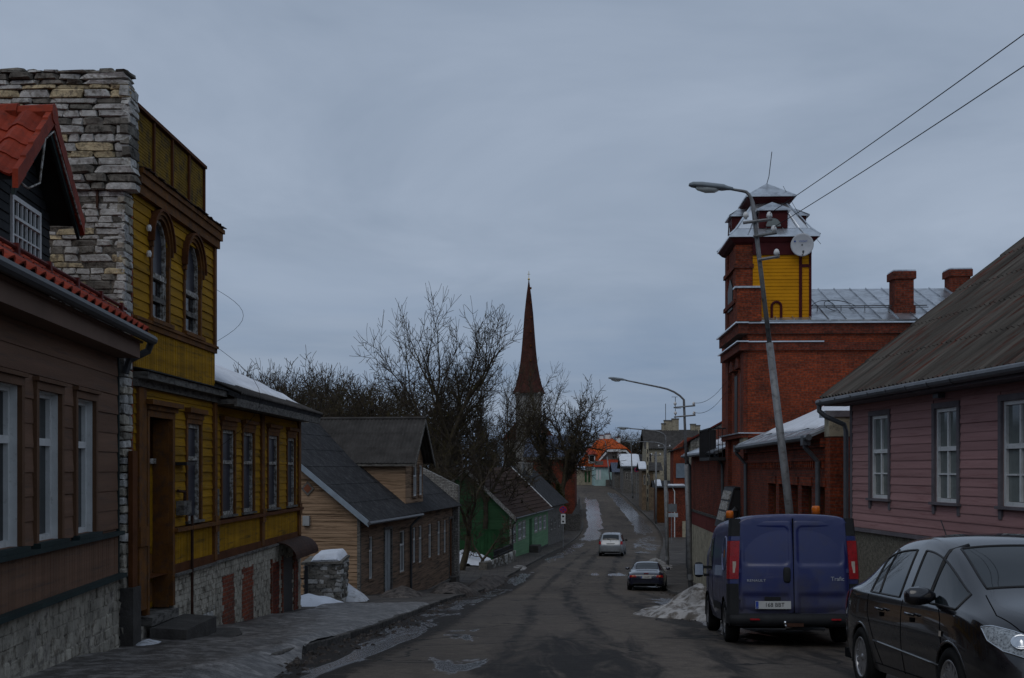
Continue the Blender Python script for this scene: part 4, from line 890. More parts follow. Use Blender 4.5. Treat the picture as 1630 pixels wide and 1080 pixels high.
siding(t, 'S', -.002, -2 * HW, 0, -6.2, RZ - .3, .2, GRN, (), .024, join=True, name='gable_board', clip=lambda z: (-2 * HW, 0) if z < EZ + .3 else (-HW - (RZ - .1 - z) / RP, -HW + (RZ - .1 - z) / RP))
t.box('corner_board', -.05, .05, -.05, .16, -6.6, EZ + .2, WHTO); t.box('plinth', -.2, .03, .0, YE, -7, -6.2, CONC)
for q in wn_: window(t, 'E', 0, *q, [(1, 2), (1.6, 2)], WHT, GLS, rec=.02, fw=.06, casing=(.13, .04, WHTO), bar=.03)
q = dr[0]; d_ = t.box('door', -.08, -.01, q[0], q[1], q[2], q[3], GRND); t.box('door_frame', -.02, .03, q[0] - .08, q[0], q[2], q[3], GRND, d_); t.box('doorstep', -.1, .7, q[0] - .2, q[1] + .2, q[2] - .7, q[2], CONC, d_)
rf = slabroof(t, 'roof', [(OV, -.3, EZ - .03), (OV, YE, EZ - .03), (-HW, YE, RZ - .03), (-HW, -.3, RZ - .03)], BRNT, .03)
courses(t, 'roof_tiles', [(OV + .04, -.3, EZ), (OV + .04, YE, EZ), (-HW, YE, RZ + .03), (-HW, -.3, RZ + .03)], BRRF, .36, .05, rf)
slabroof(t, 'rear_roof', [(-2 * HW - OV, -.3, EZ), (-2 * HW - OV, YE, EZ), (-HW, YE, RZ + .03), (-HW, -.3, RZ + .03)], BRRF, .03, rf)
for s in (1, -1): t.add('barge_board', MB().slab([(-HW + s * (HW + OV + .06), -.34, EZ - .26), (-HW + s * (HW + OV + .06), -.34, EZ + .06), (-HW, -.34, RZ + .1), (-HW, -.34, RZ - .22)], (0, .05, 0)), WHTO, rf)
t.add('verge_flashing', MB().tube([(OV, YE - .02, EZ + .10), (-HW, YE - .02, RZ + .12)], .05, 5), WHT, rf)
t.add('downpipe', MB().tube([(OV + .05, .4, EZ), (.3, .3, EZ - .3), (.1, .3, EZ - .5), (.1, .3, -6.2)], .06, 6), GUTD, rf); t.add('gutter', MB().tube([(OV + .08, -.3, EZ - .03), (OV + .08, YE, EZ - .05)], .06, 6), GUTD, rf)
# lean-to fence of green boards, yard wall and railing
t = Thing('green_board_fence', 'dark green upright board fence closing the cottage yard', 'fence', -3.35, 78.6, G(78), .158)
for k in range(16): put(t, 'fence_board', unit('vS', GRND), (-1.2 + k * .25, 0, G(78) + .02), (.24, .03, 2.0 + rnd.uniform(-.03, .03)))
t.box('rail', -1.2, 2.8, .01, .06, -4.6, -4.5, GRND); t.box('capping', -1.25, 2.85, -.06, .06, G(78) + 2.03, G(78) + 2.1, GRND)
t = Thing('yard_wall', 'low stone wall with black railing in front of the green cottage yard', 'wall', -1.6, 66.5, G(67) - .2, .16)
t.add('stone_base', MB().slab([(-.25, .0, -6.5), (.2, 0, -6.5), (.2, 10.5, -6.9), (-.25, 10.5, -6.9)], (0, 0, 1.3)), STND)
stones(t, 'E', .2, 0, 10.4, -5.9, -5.22, [STND, STN, STND], (.3, .6), (.14, .24), .04, .14, name='wall_stone')
for k in range(34): t.add('rail_bar', MB().tube([(0, 3.4 + k * .2, -5.4), (0, 3.4 + k * .2, -4.72 - .004 * k)], .02, 4), BLKM)
t.add('rail', MB().box(-.03, .03, 3.3, 10.2, -4.84, -4.78).box(-.03, .03, 3.3, 10.2, -5.15, -5.10), BLKM)
# dark house beyond
t = Thing('weathered_grey_house', 'weathered grey house with black roof just beyond the green cottage', 'house', 2.98, 99.7, G(100) - .4, .165)
YE = t.e(897.5)[0]; EZ = -3.15; RP = .95; HW = 3.2
wn_ = [op(*q) for q in ((876, 879, 828, 844), (881.5, 884.5, 826, 842), (889, 891.5, 822, 838))]
wall(t, 'wall', 'E', 0, 0, YE, -7.2, EZ + .3, wn_, GRYW, .2); t.box('end_wall', -2 * HW, -.01, YE - .2, YE - .01, -7, EZ + .2, GRYW)
siding(t, 'E', .002, 0, YE, -6.5, EZ + .2, .2, GRYW, [(a - .1, b_ + .1, z0 - .1, z1 + .1) for a, b_, z0, z1 in wn_], .02, join=True, name='front_board')
for q in wn_: window(t, 'E', 0, *q, [(1, 2), (1.6, 2)], WHTO, GLS, rec=.02, fw=.06, casing=(.12, .04, GRYW), bar=.03)
rf = slabroof(t, 'roof', [(.4, .12, EZ), (.4, YE + .3, EZ), (-HW, YE + .3, EZ + RP * (HW + .4)), (-HW, .12, EZ + RP * (HW + .4))], FELT, .05)
slabroof(t, 'rear_roof', [(-2 * HW, .12, EZ), (-2 * HW, YE + .3, EZ), (-HW, YE + .3, EZ + RP * (HW + .4)), (-HW, .12, EZ + RP * (HW + .4))], FELT, .05, rf)
for k, (px0, px1, py0, py1) in enumerate(((822, 832, 738, 756), (836, 847, 739, 760))):
    y = 2 + k * 4; x0 = t.s_(px0, HY, y)[0]; x1, z1 = t.s_(px1, py0, y); c = t.box('chimney', x0, x1, y - .4, y + .4, z1 - 1.6, z1, BRKW, rf); t.box('chimney_cap', x0 - .05, x1 + .05, y - .45, y + .45, z1, z1 + .12, BRKW, c)
# timber gate and fence beyond, blue-roofed brick house
t = Thing('plank_yard_gate', 'weathered plank gate behind the no stopping sign', 'gate', 5.2, 128, G(128) - .1, .05)
for k in range(10): put(t, 'gate_board', unit('vS', GRYW), (.0 + k * .2, 0, G(128) + .1), (.19, .03, 1.75))
t.box('gate_post', -.15, .0, -.08, .08, G(128) - .1, G(128) + 2.1, GRYW); t.box('gate_post', 2.0, 2.15, -.08, .08, G(128) - .1, G(128) + 2.1, GRYW); t.box('gate_rail', 0, 2, .02, .06, G(128) + .5, G(128) + .6, GRYW)
t = Thing('roadside_fence', 'dark plank fence along the left pavement before the bend', 'fence', 6.35, 129, G(129), .10)
for k in range(56): put(t, 'fence_board', unit('vE', GRYW), (0, .4 * k, G(129 + .4 * k) + .0), (.04, .37, 1.6))
t = Thing('brick_house', 'red brick house with blue grey slate roof behind the forked tree', 'house', 2.3, 140, G(140) - .5, .08)
x0, z0 = t.s_(838, 728); x1, zt = t.s_(915, 728); zr = t.s_(880, 698, 4)[1]
t.box('wall', x0, x1, 0, 9, G(140) - 1, z0, BRKD)
a, za_ = t.s_(863, 760); b_, zb_ = t.s_(878, 785); w_ = t.box('window', a, b_, -.06, .02, zb_, za_, BLKM)
for k in range(2): t.box('pane', a + .1 + k * (b_ - a) / 2, a + (k + 1) * (b_ - a) / 2 - .1, -.07, -.055, zb_ + .1, za_ - .1, GLS, w_)
rf = courses(t, 'roof', [(x0 - .4, -.4, z0), (x1 + .4, -.4, z0), (x1 + .2, 4.5, zr + .3), (x0 - .2, 4.5, zr + .3)], SLT, .4, .05); slabroof(t, 'rear_roof', [(x0 - .4, 9.4, z0), (x1 + .4, 9.4, z0), (x1 + .2, 4.5, zr + .3), (x0 - .2, 4.5, zr + .3)], SLT, .05, rf)
t.box('eave_board', x0 - .35, x1 + .35, -.38, -.3, z0 - .3, z0, GRYW, rf)
t.add('gable_wall', MB().slab([(x1 - .01, 0, z0), (x1 - .01, 9, z0), (x1 - .01, 4.5, zr + .2)], (-.2, 0, 0)), BRKD)

# ------------------------------------------------------------------ orange-roofed house at the top of the rise
t = Thing('orange_roofed_house', 'pale house with bright orange tiled half-hipped roof at the top of the street', 'house', 10.6, 192, G(192) - .5, -.1)
P = lambda px, py, y=0.: t.s_(px, py, y)
xl, xr = P(917, HY)[0], P(1003, HY)[0]; zg = G(192) - .5; ze = P(945, 748)[1]
t.box('wall', P(918, HY)[0], P(948, HY)[0], .1, 8, zg, ze, CRM)
# street front: gable with white verge boards
ga, gb = P(944, 742), P(1005, 726); gm0, gm1 = P(967, 716), P(995, 716)
t.add('gable_wall', MB().slab([(ga[0], 0, zg), (gb[0], 0, zg), (gb[0], 0, gb[1]), (gm1[0], 0, gm1[1]), (gm0[0], 0, gm0[1]), (ga[0], 0, ga[1])], (0, 8, 0)), M('grey_shingle_wall', (.12, .11, .10), .9, .3, 3, .5))
rz = P(980, 701)[1]; gx0, gx1 = P(955, 703)[0], P(980, 701)[0]
rf = t.add('roof', MB().slab([(gm0[0] - .3, -.5, gm0[1] + .1), (gm1[0] + .3, -.5, gm1[1] + .1), (gx1, 3.0, rz + .2), (gx1 - 2.2, 3.0, rz + .2)], (0, 0, .12)), ORG)
courses(t, 'roof_slope', [(P(914, HY)[0], -1.4, P(914, 743)[1]), (ga[0] - .2, -.5, ga[1] - .1), (gm0[0] - .2, -.45, gm0[1] + .2), (gx1 - 2.4, 3.0, rz + .3)], ORG, .45, .05, rf)
slabroof(t, 'roof_slope', [(gb[0] + .3, -.5, gb[1]), (gb[0] + .3, 8, gb[1]), (gx1, 8, rz + .2), (gm1[0] + .2, -.45, gm1[1] + .15)], ORG, .1, rf)
for p, q in ((ga, gm0), (gm0, gm1), (gm1, gb)): t.add('verge_board', MB().slab([(p[0], -.52, p[1] - .35), (q[0], -.52, q[1] - .35), (q[0], -.52, q[1] + .02), (p[0], -.52, p[1] + .02)], (0, .06, 0)), WHT, rf)
for px0, px1, py in ((963, 971, 692), (981, 987, 697), (955, 960, 694)):
    a, z = P(px0, py, 3.2); b_ = P(px1, py, 3.2)[0]; c = t.box('chimney', a, b_, 2.9, 3.7, rz - 1.2, z, WHT, rf); t.box('chimney_cap', a - .06, b_ + .06, 2.85, 3.75, z, z + .14, REDD, c)
a, z1 = P(936, 724); b_, z0 = P(946, 732); dm = t.box('dormer', a, b_, -.7, 1.5, z0 - .6, z1, WHT, rf); t.add('dormer_roof', MB().slab([(a - .3, -1.0, z1), (b_ + .3, -1, z1), (b_ + .3, 2.5, z1 + 1.1), (a - .3, 2.5, z1 + 1.1)], (0, 0, .1)), REDT, rf); t.box('pane', a + .15, b_ - .15, -.73, -.69, z0 - .3, z1 - .15, GLS, dm)
a, z1 = P(974, 719); b_, z0 = P(981, 731); t.box('white_pier', P(983, HY)[0], P(989, HY)[0], -.1, .0, z0, z1 + .1, WHT)
w_ = t.box('gable_window', P(974.5, HY)[0], P(981.5, HY)[0], -.04, .0, z0, P(975, 725)[1], GRYW); 
for q0, q1 in ((975, 977.5), (978.5, 981)): t.box('pane', P(q0, HY)[0], P(q1, HY)[0], -.06, -.035, z0 + .1, P(975, 726)[1], GLS, w_)
# mint front extension with lower orange roof
ma_, mz = P(947, 744, -3); mb_ = P(977, 744, -3)[0]
ex = t.box('mint_porch', ma_, mb_, -3, -.02, zg - .2, mz, MINT); slabroof(t, 'porch_roof', [(ma_ - .3, -3.4, mz), (mb_ + 1.4, -3.4, mz), (mb_ + 1.6, -.1, mz + 1.15), (ma_ + .6, -.1, mz + 1.15)], REDT, .1, ex)
t.box('balcony_screen', P(947, HY, -2.6)[0], P(960, HY, -2.6)[0], -2.7, -2.6, mz + .05, mz + .95, GRYW, ex)
for q0, q1 in ((949, 952), (953.5, 956.5)): 
    w_ = t.box('porch_window', P(q0, HY, -3)[0], P(q1, HY, -3)[0], -3.05, -3, P(q0, 764, -3)[1], P(q0, 748, -3)[1], WHT, ex)
for q0, q1 in ((931, 934), (936.5, 939.5)): t.box('shutter', P(q0, HY)[0], P(q1, HY)[0], .04, .1, P(q0, 768)[1], P(q0, 750)[1], GRND)
t.box('meter_cabinet', P(965, HY, -3.6)[0], P(975, HY, -3.6)[0], -3.7, -3.1, zg, P(965, 764, -3.6)[1], GRYW, ex)
# ------------------------------------------------------------------ pink house (right foreground)
t = Thing('pink_wooden_house', 'pink boarded house with white windows and old corrugated roof at the right edge', 'house', 7.4, 26.0, G(26) - .4, -.0842)
YN = -20.0; SB, ST = -1.25, 1.45
def opw(p0, p1, q0, q1):
    y0, y1 = t.e(p1)[0], t.e(p0)[0]; zz = t.e((p0 + p1) / 2, q0)[1], t.e((p0 + p1) / 2, q1)[1]; return (y0, y1, zz[1], zz[0])
WZ = (-.60, 1.10)
wn_ = [(t.e(b_)[0], t.e(a)[0], WZ[0], WZ[1]) for a, b_ in ((1388, 1416), (1490, 1526), (1597, 1650))]
for k in (1, 2, 3): q = wn_[2]; wn_.append((q[0] - 2.9 * k, q[1] - 2.9 * k, WZ[0], WZ[1]))
wall(t, 'wall', 'W', 0, YN, 0, SB, ST + .2, wn_, PNK, .3)
t.box('end_wall', .002, 9, -.25, -.001, -4.2, ST + .1, PNK)
siding(t, 'W', .0 - .002, YN + 6, -.02, SB + .01, ST + .12, .158, PNK, [(a - .09, b_ + .09, z0 - .12, z1 + .10) for a, b_, z0, z1 in wn_], .024)
for q in wn_:
    w_ = window(t, 'W', 0, *q, [(1.0, 2), (1.35, 2)], WHT, GLC, rec=.03, fw=.07, casing=(.10, .045, PNKT), sill=(.05, .09, PNKT), bar=.028, ledge=.05)
    zb = q[2] + (q[3] - q[2]) * .30; mb = MB(); fb(mb, 'W', 0, q[0] + .07, q[1] - .07, -.06, -.02, zb - .014, zb + .014); t.add('glazing_bar', mb, WHT, w_)
    mb = MB(); fb(mb, 'W', 0, q[0] - .10, q[0] - .0, -.02, .04, q[2] - .22, q[2] - .05); fb(mb, 'W', 0, q[1], q[1] + .10, -.02, .04, q[2] - .22, q[2] - .05); t.add('casing_foot', mb, PNKT, w_)
t.box('corner_board', -.035, .0, -.10, .03, SB, ST + .1, PNKT)
t.box('water_table', -.10, .0, YN, .05, SB - .07, SB, PNKT)
t.box('plinth', -.03, .4, YN, .0, -4.3, SB - .07, PEB)
OV = .5; EZ = 1.52; RP = .77; RG = 4.6
rf = slabroof(t, 'roof', [(-OV, YN, EZ - .03), (-OV, .34, EZ - .03), (RG, .34, EZ + RP * (RG + OV) - .03), (RG, YN, EZ + RP * (RG + OV) - .03)], GRYW, .04)
corrugated(t, 'roof_sheets', [(-OV - .06, YN, EZ + .02), (-OV - .06, .38, EZ + .02), (RG, .38, EZ + .02 + RP * (RG + OV + .06)), (RG, YN, EZ + .02 + RP * (RG + OV + .06))], ETR, .19, .04, 5, .014, rf, .02)
slabroof(t, 'rear_roof', [(2 * RG + OV, YN, EZ), (2 * RG + OV, .34, EZ), (RG, .34, EZ + RP * (RG + OV)), (RG, YN, EZ + RP * (RG + OV))], ETR, .05, rf)
t.box('soffit', -OV, .0, YN, .30, EZ - .14, EZ - .04, PNKT, rf)
t.add('barge_board', MB().slab([(-OV, .34, EZ - .14), (-OV, .34, EZ + .02), (RG, .34, EZ + RP * (RG + OV)), (RG, .34, EZ + RP * (RG + OV) - .18)], (0, -.03, 0)), OCHD, rf)
t.add('gable_end', MB().slab([(.05, -.02, ST), (8.9, -.02, ST), (RG, -.02, ST + RP * (RG - .2))], (0, -.2, 0)), PNK, rf)
t.add('gutter', MB().tube([(-OV - .10, YN, EZ + .04), (-OV - .10, .42, EZ - .06)], .075, 10), GUT, rf)
for k in range(8): y = .1 - k * .9; t.add('gutter_bracket', MB().tube([(-OV - .10 + .083 * math.cos(a_), y, EZ - .02 + .083 * math.sin(a_)) for a_ in [math.pi * (1 + i / 8) for i in range(9)]], .009, 4), GUTD, rf)
t.add('downpipe', MB().tube([(-OV - .1, .36, EZ - .10), (-OV - .1, .36, EZ - .24), (-OV + .02, .30, EZ - .36), (-.12, .12, EZ - .55), (-.09, .10, EZ - .7), (-.09, .10, -3.2)], .055, 10), GUT, rf)
t.box('wall_lamp', -.16, -.03, t.e(1502)[0] - .12, t.e(1502)[0] + .1, 1.28, 1.36, GUT)
t.add('chimney', MB().box(RG - .35, RG + .35, -6.4, -5.7, 4.6, 6.4), BRKD, rf)

# ------------------------------------------------------------------ brick fire station with tower
t = Thing('brick_fire_station', 'red brick building with low street wings and yellow sided lookout tower', 'building', 7.3, 27.4, G(30) - .6, .045)
TA, TB = t.e(1190)[0], t.e(1160)[0]; NB = t.e(1101)[0]
PB = 4.15
# end pier towards the pink house
ep = t.box('end_pier', .0, 1.1, -.0, .55, -4.2, 1.20, BRK); t.box('pier_cap', -.12, 1.15, -.06, .6, 1.20, 1.34, TIN, ep); t.box('pier_plaster', -.02, 1.12, -.02, .5, .75, 1.2, CRM, ep); t.box('pier_string', -.03, 1.12, -.04, .5, -1.35, -1.26, CONC, ep)
# low south wing
EW = .72
dn = [(t.e(b_)[0], t.e(a)[0], -3.1, -.42) for a, b_ in ((1223, 1235), (1240, 1254), (1258, 1270), (1276, 1292), (1299, 1314))]
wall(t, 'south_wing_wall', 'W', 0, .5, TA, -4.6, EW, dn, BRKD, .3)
for q in dn:
    w_ = window(t, 'W', 0, *q, [(1, 2), (1, 2), (1, 2)], OCHD, GLS, rec=.2, fw=.06, bar=.02)
    t.add('sill', fb(MB(), 'W', 0, q[0] - .06, q[1] + .06, -.2, .07, q[2] - .08, q[2]), CONC, w_); t.add('segmental_head', fb(MB(), 'W', 0, q[0] - .08, q[1] + .08, 0, .03, q[3], q[3] + .22), BRK, w_)
mb = MB()
for k in range(int((TA - .6) / .26)): mb.box(-.05, .0, .6 + k * .26, .72 + k * .26, .02, .2)
tag(t.add('dentil_course', mb, BRK), kind='stuff'); t.box('string_course', -.07, .0, .56, TA, .2, .28, BRKD); t.box('brick_cornice', -.10, .0, .56, TA, .52, .72, BRKD)
SR = .43
rf = slabroof(t, 'south_wing_roof', [(-.35, .5, EW + .02), (-.35, TA, EW + .02), (5.5, TA, EW + SR * 5.85), (5.5, .5, EW + SR * 5.85)], TIN, .06)
for k in range(9): y = .7 + k * (TA - .9) / 8; t.add('roof_seam', MB().slab([(-.34, y, EW + .08), (-.34, y + .03, EW + .08), (5.5, y + .03, EW + .08 + SR * 5.84), (5.5, y, EW + .08 + SR * 5.84)], (0, 0, .035)), TIN, rf)
snowcover(t, 'snow', [(.05, 2.0, EW + .26), (.25, TA - 1.2, EW + .34), (3.6, TA - .2, EW + .1 + SR * 3.95), (3.6, 1.2, EW + .1 + SR * 3.95)], SNOW, .12, 24, 12, rf, 8)
t.add('gutter', MB().tube([(-.42, .3, EW + .02), (-.42, TA - .2, EW - .02)], .075, 8), GUT, rf)
for y in (TA - .35, .75): t.add('downpipe', MB().tube([(-.42, y, EW - .03), (-.42, y, EW - .2), (-.12, y, EW - .55), (-.12, y, -4.3)], .06, 8), GUT, rf); t.box('rain_hopper', -.5, -.32, y - .14, y + .14, EW - .16, EW + .06, GUT, rf)
# tall block
HB = 4.86; XB = 9.0
t.box('tall_block', .25, XB, TA, TA + 8.5, -4.8, HB, BRK); tb_front = t.box('tall_front', .0, .25, TA, TB, -4.9, HB, BRK)
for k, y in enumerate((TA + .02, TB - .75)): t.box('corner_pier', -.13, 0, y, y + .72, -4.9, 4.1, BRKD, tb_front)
for k, y in enumerate((TA + 1.25, TA + 2.65)):                                      # blind tall windows of the street front
    w_ = t.box('tall_window', -.02, .01, y - .32, y + .32, 1.3, 3.3, BLKM, tb_front)
    t.add('window_hood', MB().slab([(-.0, y - .5, 3.45), (-.0, y + .5, 3.45), (-.0, y + .3, 3.72), (-.0, y, 3.84), (-.0, y - .3, 3.72)], (-.2, 0, 0)), BRKD, tb_front)
for nm, z0, z1, ex_, mt in (('string_course', 1.05, 1.18, .13, BRKD), ('string_flashing', 1.18, 1.22, .2, TINB), ('lower_cornice', 3.95, 4.22, .16, BRKD), ('cornice_flashing', 4.22, 4.26, .26, TINB), ('upper_cornice', 4.5, HB - .02, .20, BRKD), ('eave_flashing', HB - .02, HB + .03, .30, TINB)):
    mb = MB().box(-ex_ - .13, .0, TA - ex_, TB + ex_, z0, z1)
    if nm != 'cornice_flashing': mb.box(.0, XB if 'cornice' in nm or 'eave' in nm else .3, TA - (.09 if ex_ < .25 else .2), TA + .02, z0, z1)
    else: mb.box(.0, 2.5, TA - .14, TA + .02, z0, z1)
    if nm[:6] == 'string': mb = MB().box(-ex_ - .13, .0, TA - ex_, TB + ex_, z0, z1).box(0, 1.6, TA - .12, TA + .02, z0, z1)
    t.add(nm, mb, mt, tb_front)
t.box('cream_band', -.15, -.0, TA - .03, TA + .8, .82, 1.05, CRM, tb_front)
YR = TA + 4.25; RZ2 = HB + 1.72
rf2 = slabroof(t, 'metal_roof', [(.3, TA - .24, HB + .04), (XB, TA - .24, HB + .04), (XB, YR, RZ2), (.3, YR, RZ2)], TIN, .03)
upd = Vector((0, YR - TA + .24, RZ2 - HB - .04))
nP = 15
for k in range(nP):
    x = .35 + k * (XB - .4) / nP; wdt = (XB - .4) / nP; nrm = Vector((0, -upd.z, upd.y)).normalized()
    A = Vector((x, TA - .25, HB + .075)); t.add('roof_panel', MB().slab([A, A + Vector((wdt - .02, 0, 0)), A + Vector((wdt - .02, 0, 0)) + upd, A + upd], nrm * .006), TIN, rf2)
    t.add('roof_seam', MB().slab([A - Vector((.02, 0, 0)), A + Vector((.005, 0, 0)), A + Vector((.005, 0, 0)) + upd, A - Vector((.02, 0, 0)) + upd], nrm * .05), TIN, rf2)
slabroof(t, 'rear_metal_roof', [(.3, TA + 8.7, HB + .04), (XB, TA + 8.7, HB + .04), (XB, YR, RZ2), (.3, YR, RZ2)], TIN, .03, rf2)
t.add('gable_end', MB().slab([(XB - .01, TA, HB), (XB - .01, TA + 8.5, HB), (XB - .01, YR, RZ2)], (-.2, 0, 0)), BRK)
mb = MB().tube([(2.3, TA + 1.0, HB + .70), (6.2, TA + 1.0, HB + .70)], .02, 5).tube([(2.3, TA + .85, HB + .62), (6.2, TA + .85, HB + .62)], .015, 5)
for k in range(5): mb.tube([(2.5 + k * .8, TA + .95, HB + .45), (2.5 + k * .8, TA + .95, HB + .72)], .015, 5)
t.add('snow_guard', mb, GUT, rf2)
mb = MB().tube([(2.6 + .6 * math.cos(a_) + a_ * .09, TA + 1.4 + .5 * math.sin(a_ * 1.7), HB + .75 + .16 * math.sin(a_) + .12 * math.sin(a_ * 1.7)) for a_ in [i * .35 for i in range(34)]], .012, 4); t.add('loose_cable', mb, WIRE, rf2)
for px0, px1, pt, pb, yy in ((1422, 1457, 430, 507, TA + .6), (1511, 1547, 427, 480, TA + 3.6)):
    a, z1 = t.s_(px0, pt, yy); b_ = t.s_(px1, pt, yy)[0]; z0 = HB + .1
    c = t.box('chimney', a + .05, b_ - .05, yy, yy + .7, z0, z1 - .3, BRKD, rf2); t.box('chimney_base', a, b_, yy - .05, yy + .75, z0, z0 + .55, BRKD, c); t.box('chimney_crown', a - .02, b_ + .02, yy - .06, yy + .76, z1 - .3, z1 - .05, BRKD, c); t.box('chimney_cap', a, b_, yy - .04, yy + .74, z1 - .05, z1, TIN, c)
# lookout tower
tx0, tx1 = t.s_(1172, HY, TA + .1)[0], t.s_(1290, HY, TA + .1)[0]; ty0, ty1 = TA + .1, TA + 2.75; TZ = 7.15
xp = t.s_(1198, HY, ty0)[0]
tw = t.box('tower', tx0 + .02, tx1, ty0 + .02, ty1, HB - .1, 7.55, BRKD)
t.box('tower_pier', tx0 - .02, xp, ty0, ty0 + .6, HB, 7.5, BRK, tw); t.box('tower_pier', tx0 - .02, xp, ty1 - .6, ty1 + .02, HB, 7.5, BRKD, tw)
for z in (5.55, 6.72): t.box('tower_string', tx0 - .08, xp + .03, ty0 - .05, ty1 + .06, z, z + .14, BRKD, tw)
t.add('tower_arch', MB().slab([(tx0 - .03, ty0 + .75, HB + .6), (tx0 - .03, ty1 - .75, HB + .6), (tx0 - .03, ty1 - .75, 6.2), (tx0 - .03, (ty0 + ty1) / 2, 6.55), (tx0 - .03, ty0 + .75, 6.2)], (.06, 0, 0)), BLKM, tw)
pz = t.s_(1205, 462, ty0)[1]; pr_ = t.box('pedestal', tx0 - .03, t.s_(1212, HY, ty0 - .4)[0], ty0 - .45, ty0 - .002, HB + .03, pz, BRK, tw); t.box('pedestal_cap', tx0 - .12, t.s_(1214, HY, ty0 - .4)[0], ty0 - .52, ty0 - .004, pz, pz + .06, TIN, tw)
siding(t, 'S', ty0, xp + .005, tx1, HB + .2, TZ, .118, YELB, (), .022, tw, 'tower_board')
mb = MB().box(xp, tx1 + .03, ty0 - .07, ty0 + .01, TZ, 7.55); t.add('tower_frieze', mb, MRN, tw)
xs_ = t.s_(1274, HY, ty0)[0]; mb = MB().box(xs_ - .05, xs_ + .05, ty0 - .045, ty0, HB + .1, TZ).box(tx1 - .05, tx1 + .03, ty0 - .046, ty0 + .05, HB + .1, TZ).box(xs_, tx1, ty0 - .044, ty0, TZ - .42, TZ - .32); t.add('tower_batten', mb, MRN, tw)
xa, xb_ = t.s_(1228, HY, ty0)[0], t.s_(1243, HY, ty0)[0]; xm = (xa + xb_) / 2; ra = (xb_ - xa) / 2; zz = HB + .72 - ra
pts = [(xa, zz - .5)] + [(xm - ra * math.cos(math.pi * i / 10), zz + ra * math.sin(math.pi * i / 10)) for i in range(11)] + [(xb_, zz - .5)]
t.add('tower_hatch_frame', MB().tube([(p[0], ty0 - .04, p[1]) for p in pts], .045, 6), MRN, tw)
# flared skirt, mansard, cap
ec = ((tx0 + tx1) / 2, (ty0 + ty1) / 2); hx, hy = (tx1 - tx0) / 2, (ty1 - ty0) / 2
def frus(name, rings, mat, parent):
    mb = MB()
    for ex_, z in rings: mb.v += [(ec[0] - hx - ex_, ec[1] - hy - ex_, z), (ec[0] + hx + ex_, ec[1] - hy - ex_, z), (ec[0] + hx + ex_, ec[1] + hy + ex_, z), (ec[0] - hx - ex_, ec[1] + hy + ex_, z)]
    n = len(rings)
    for r in range(n - 1):
        for i in range(4): j = (i + 1) % 4; mb.f.append((r * 4 + i, r * 4 + j, r * 4 + 4 + j, r * 4 + 4 + i))
    mb.f += [(3, 2, 1, 0), tuple((n - 1) * 4 + i for i in range(4))]; return t.add(name, mb, mat, parent)
frus('tower_cornice', [(.02, 7.52), (.12, 7.58), (.22, 7.70), (.22, 7.76)], MRN, tw)
ms = frus('mansard_roof', [(.27, 7.72), (.27, 7.78), (.03, 8.02), (-.05, 8.06), (-.70, 9.08)], TINB, tw)
for sx in (-1, 1):
    for sy in (-1, 1):
        t.add('hip_seam', MB().tube([(ec[0] + sx * (hx + .27), ec[1] + sy * (hy + .27), 7.79), (ec[0] + sx * (hx + .02), ec[1] + sy * (hy + .02), 8.04), (ec[0] + sx * (hx - .70), ec[1] + sy * (hy - .70), 9.09)], .03, 5), TINB, ms)
for q in (-.62, -.2, .25, .7): t.add('roof_seam', MB().tube([(ec[0] + q * (hx + .2), ec[1] - hy - .27, 7.79), (ec[0] + q * hx, ec[1] - hy - .03, 8.05), (ec[0] + q * (hx - .7), ec[1] - hy + .70, 9.08)], .018, 4), TINB, ms)
frus('cap_cornice', [(-.72, 9.0), (-.6, 9.03), (-.44, 9.14), (-.44, 9.20)], MRN, ms)
mb = MB(); e_ = -.38; z_ = 9.20; c4 = [(ec[0] - hx - e_, ec[1] - hy - e_), (ec[0] + hx + e_, ec[1] - hy - e_), (ec[0] + hx + e_, ec[1] + hy + e_), (ec[0] - hx - e_, ec[1] + hy + e_)]
mb.v = [(x, y, z_) for x, y in c4] + [(x, y, z_ + .05) for x, y in c4] + [(ec[0], ec[1], 9.86)]; mb.f = [(3, 2, 1, 0)] + [(i, (i + 1) % 4, 4 + (i + 1) % 4, 4 + i) for i in range(4)] + [(4 + i, 4 + (i + 1) % 4, 8) for i in range(4)]
t.add('cap_roof', mb, TIN, ms); t.add('lightning_rod', MB().tube([(ec[0], ec[1], 9.82), (ec[0] + .08, ec[1], 10.1), (ec[0] + .18, ec[1], 10.95)], .014, 5), GUTD, ms)
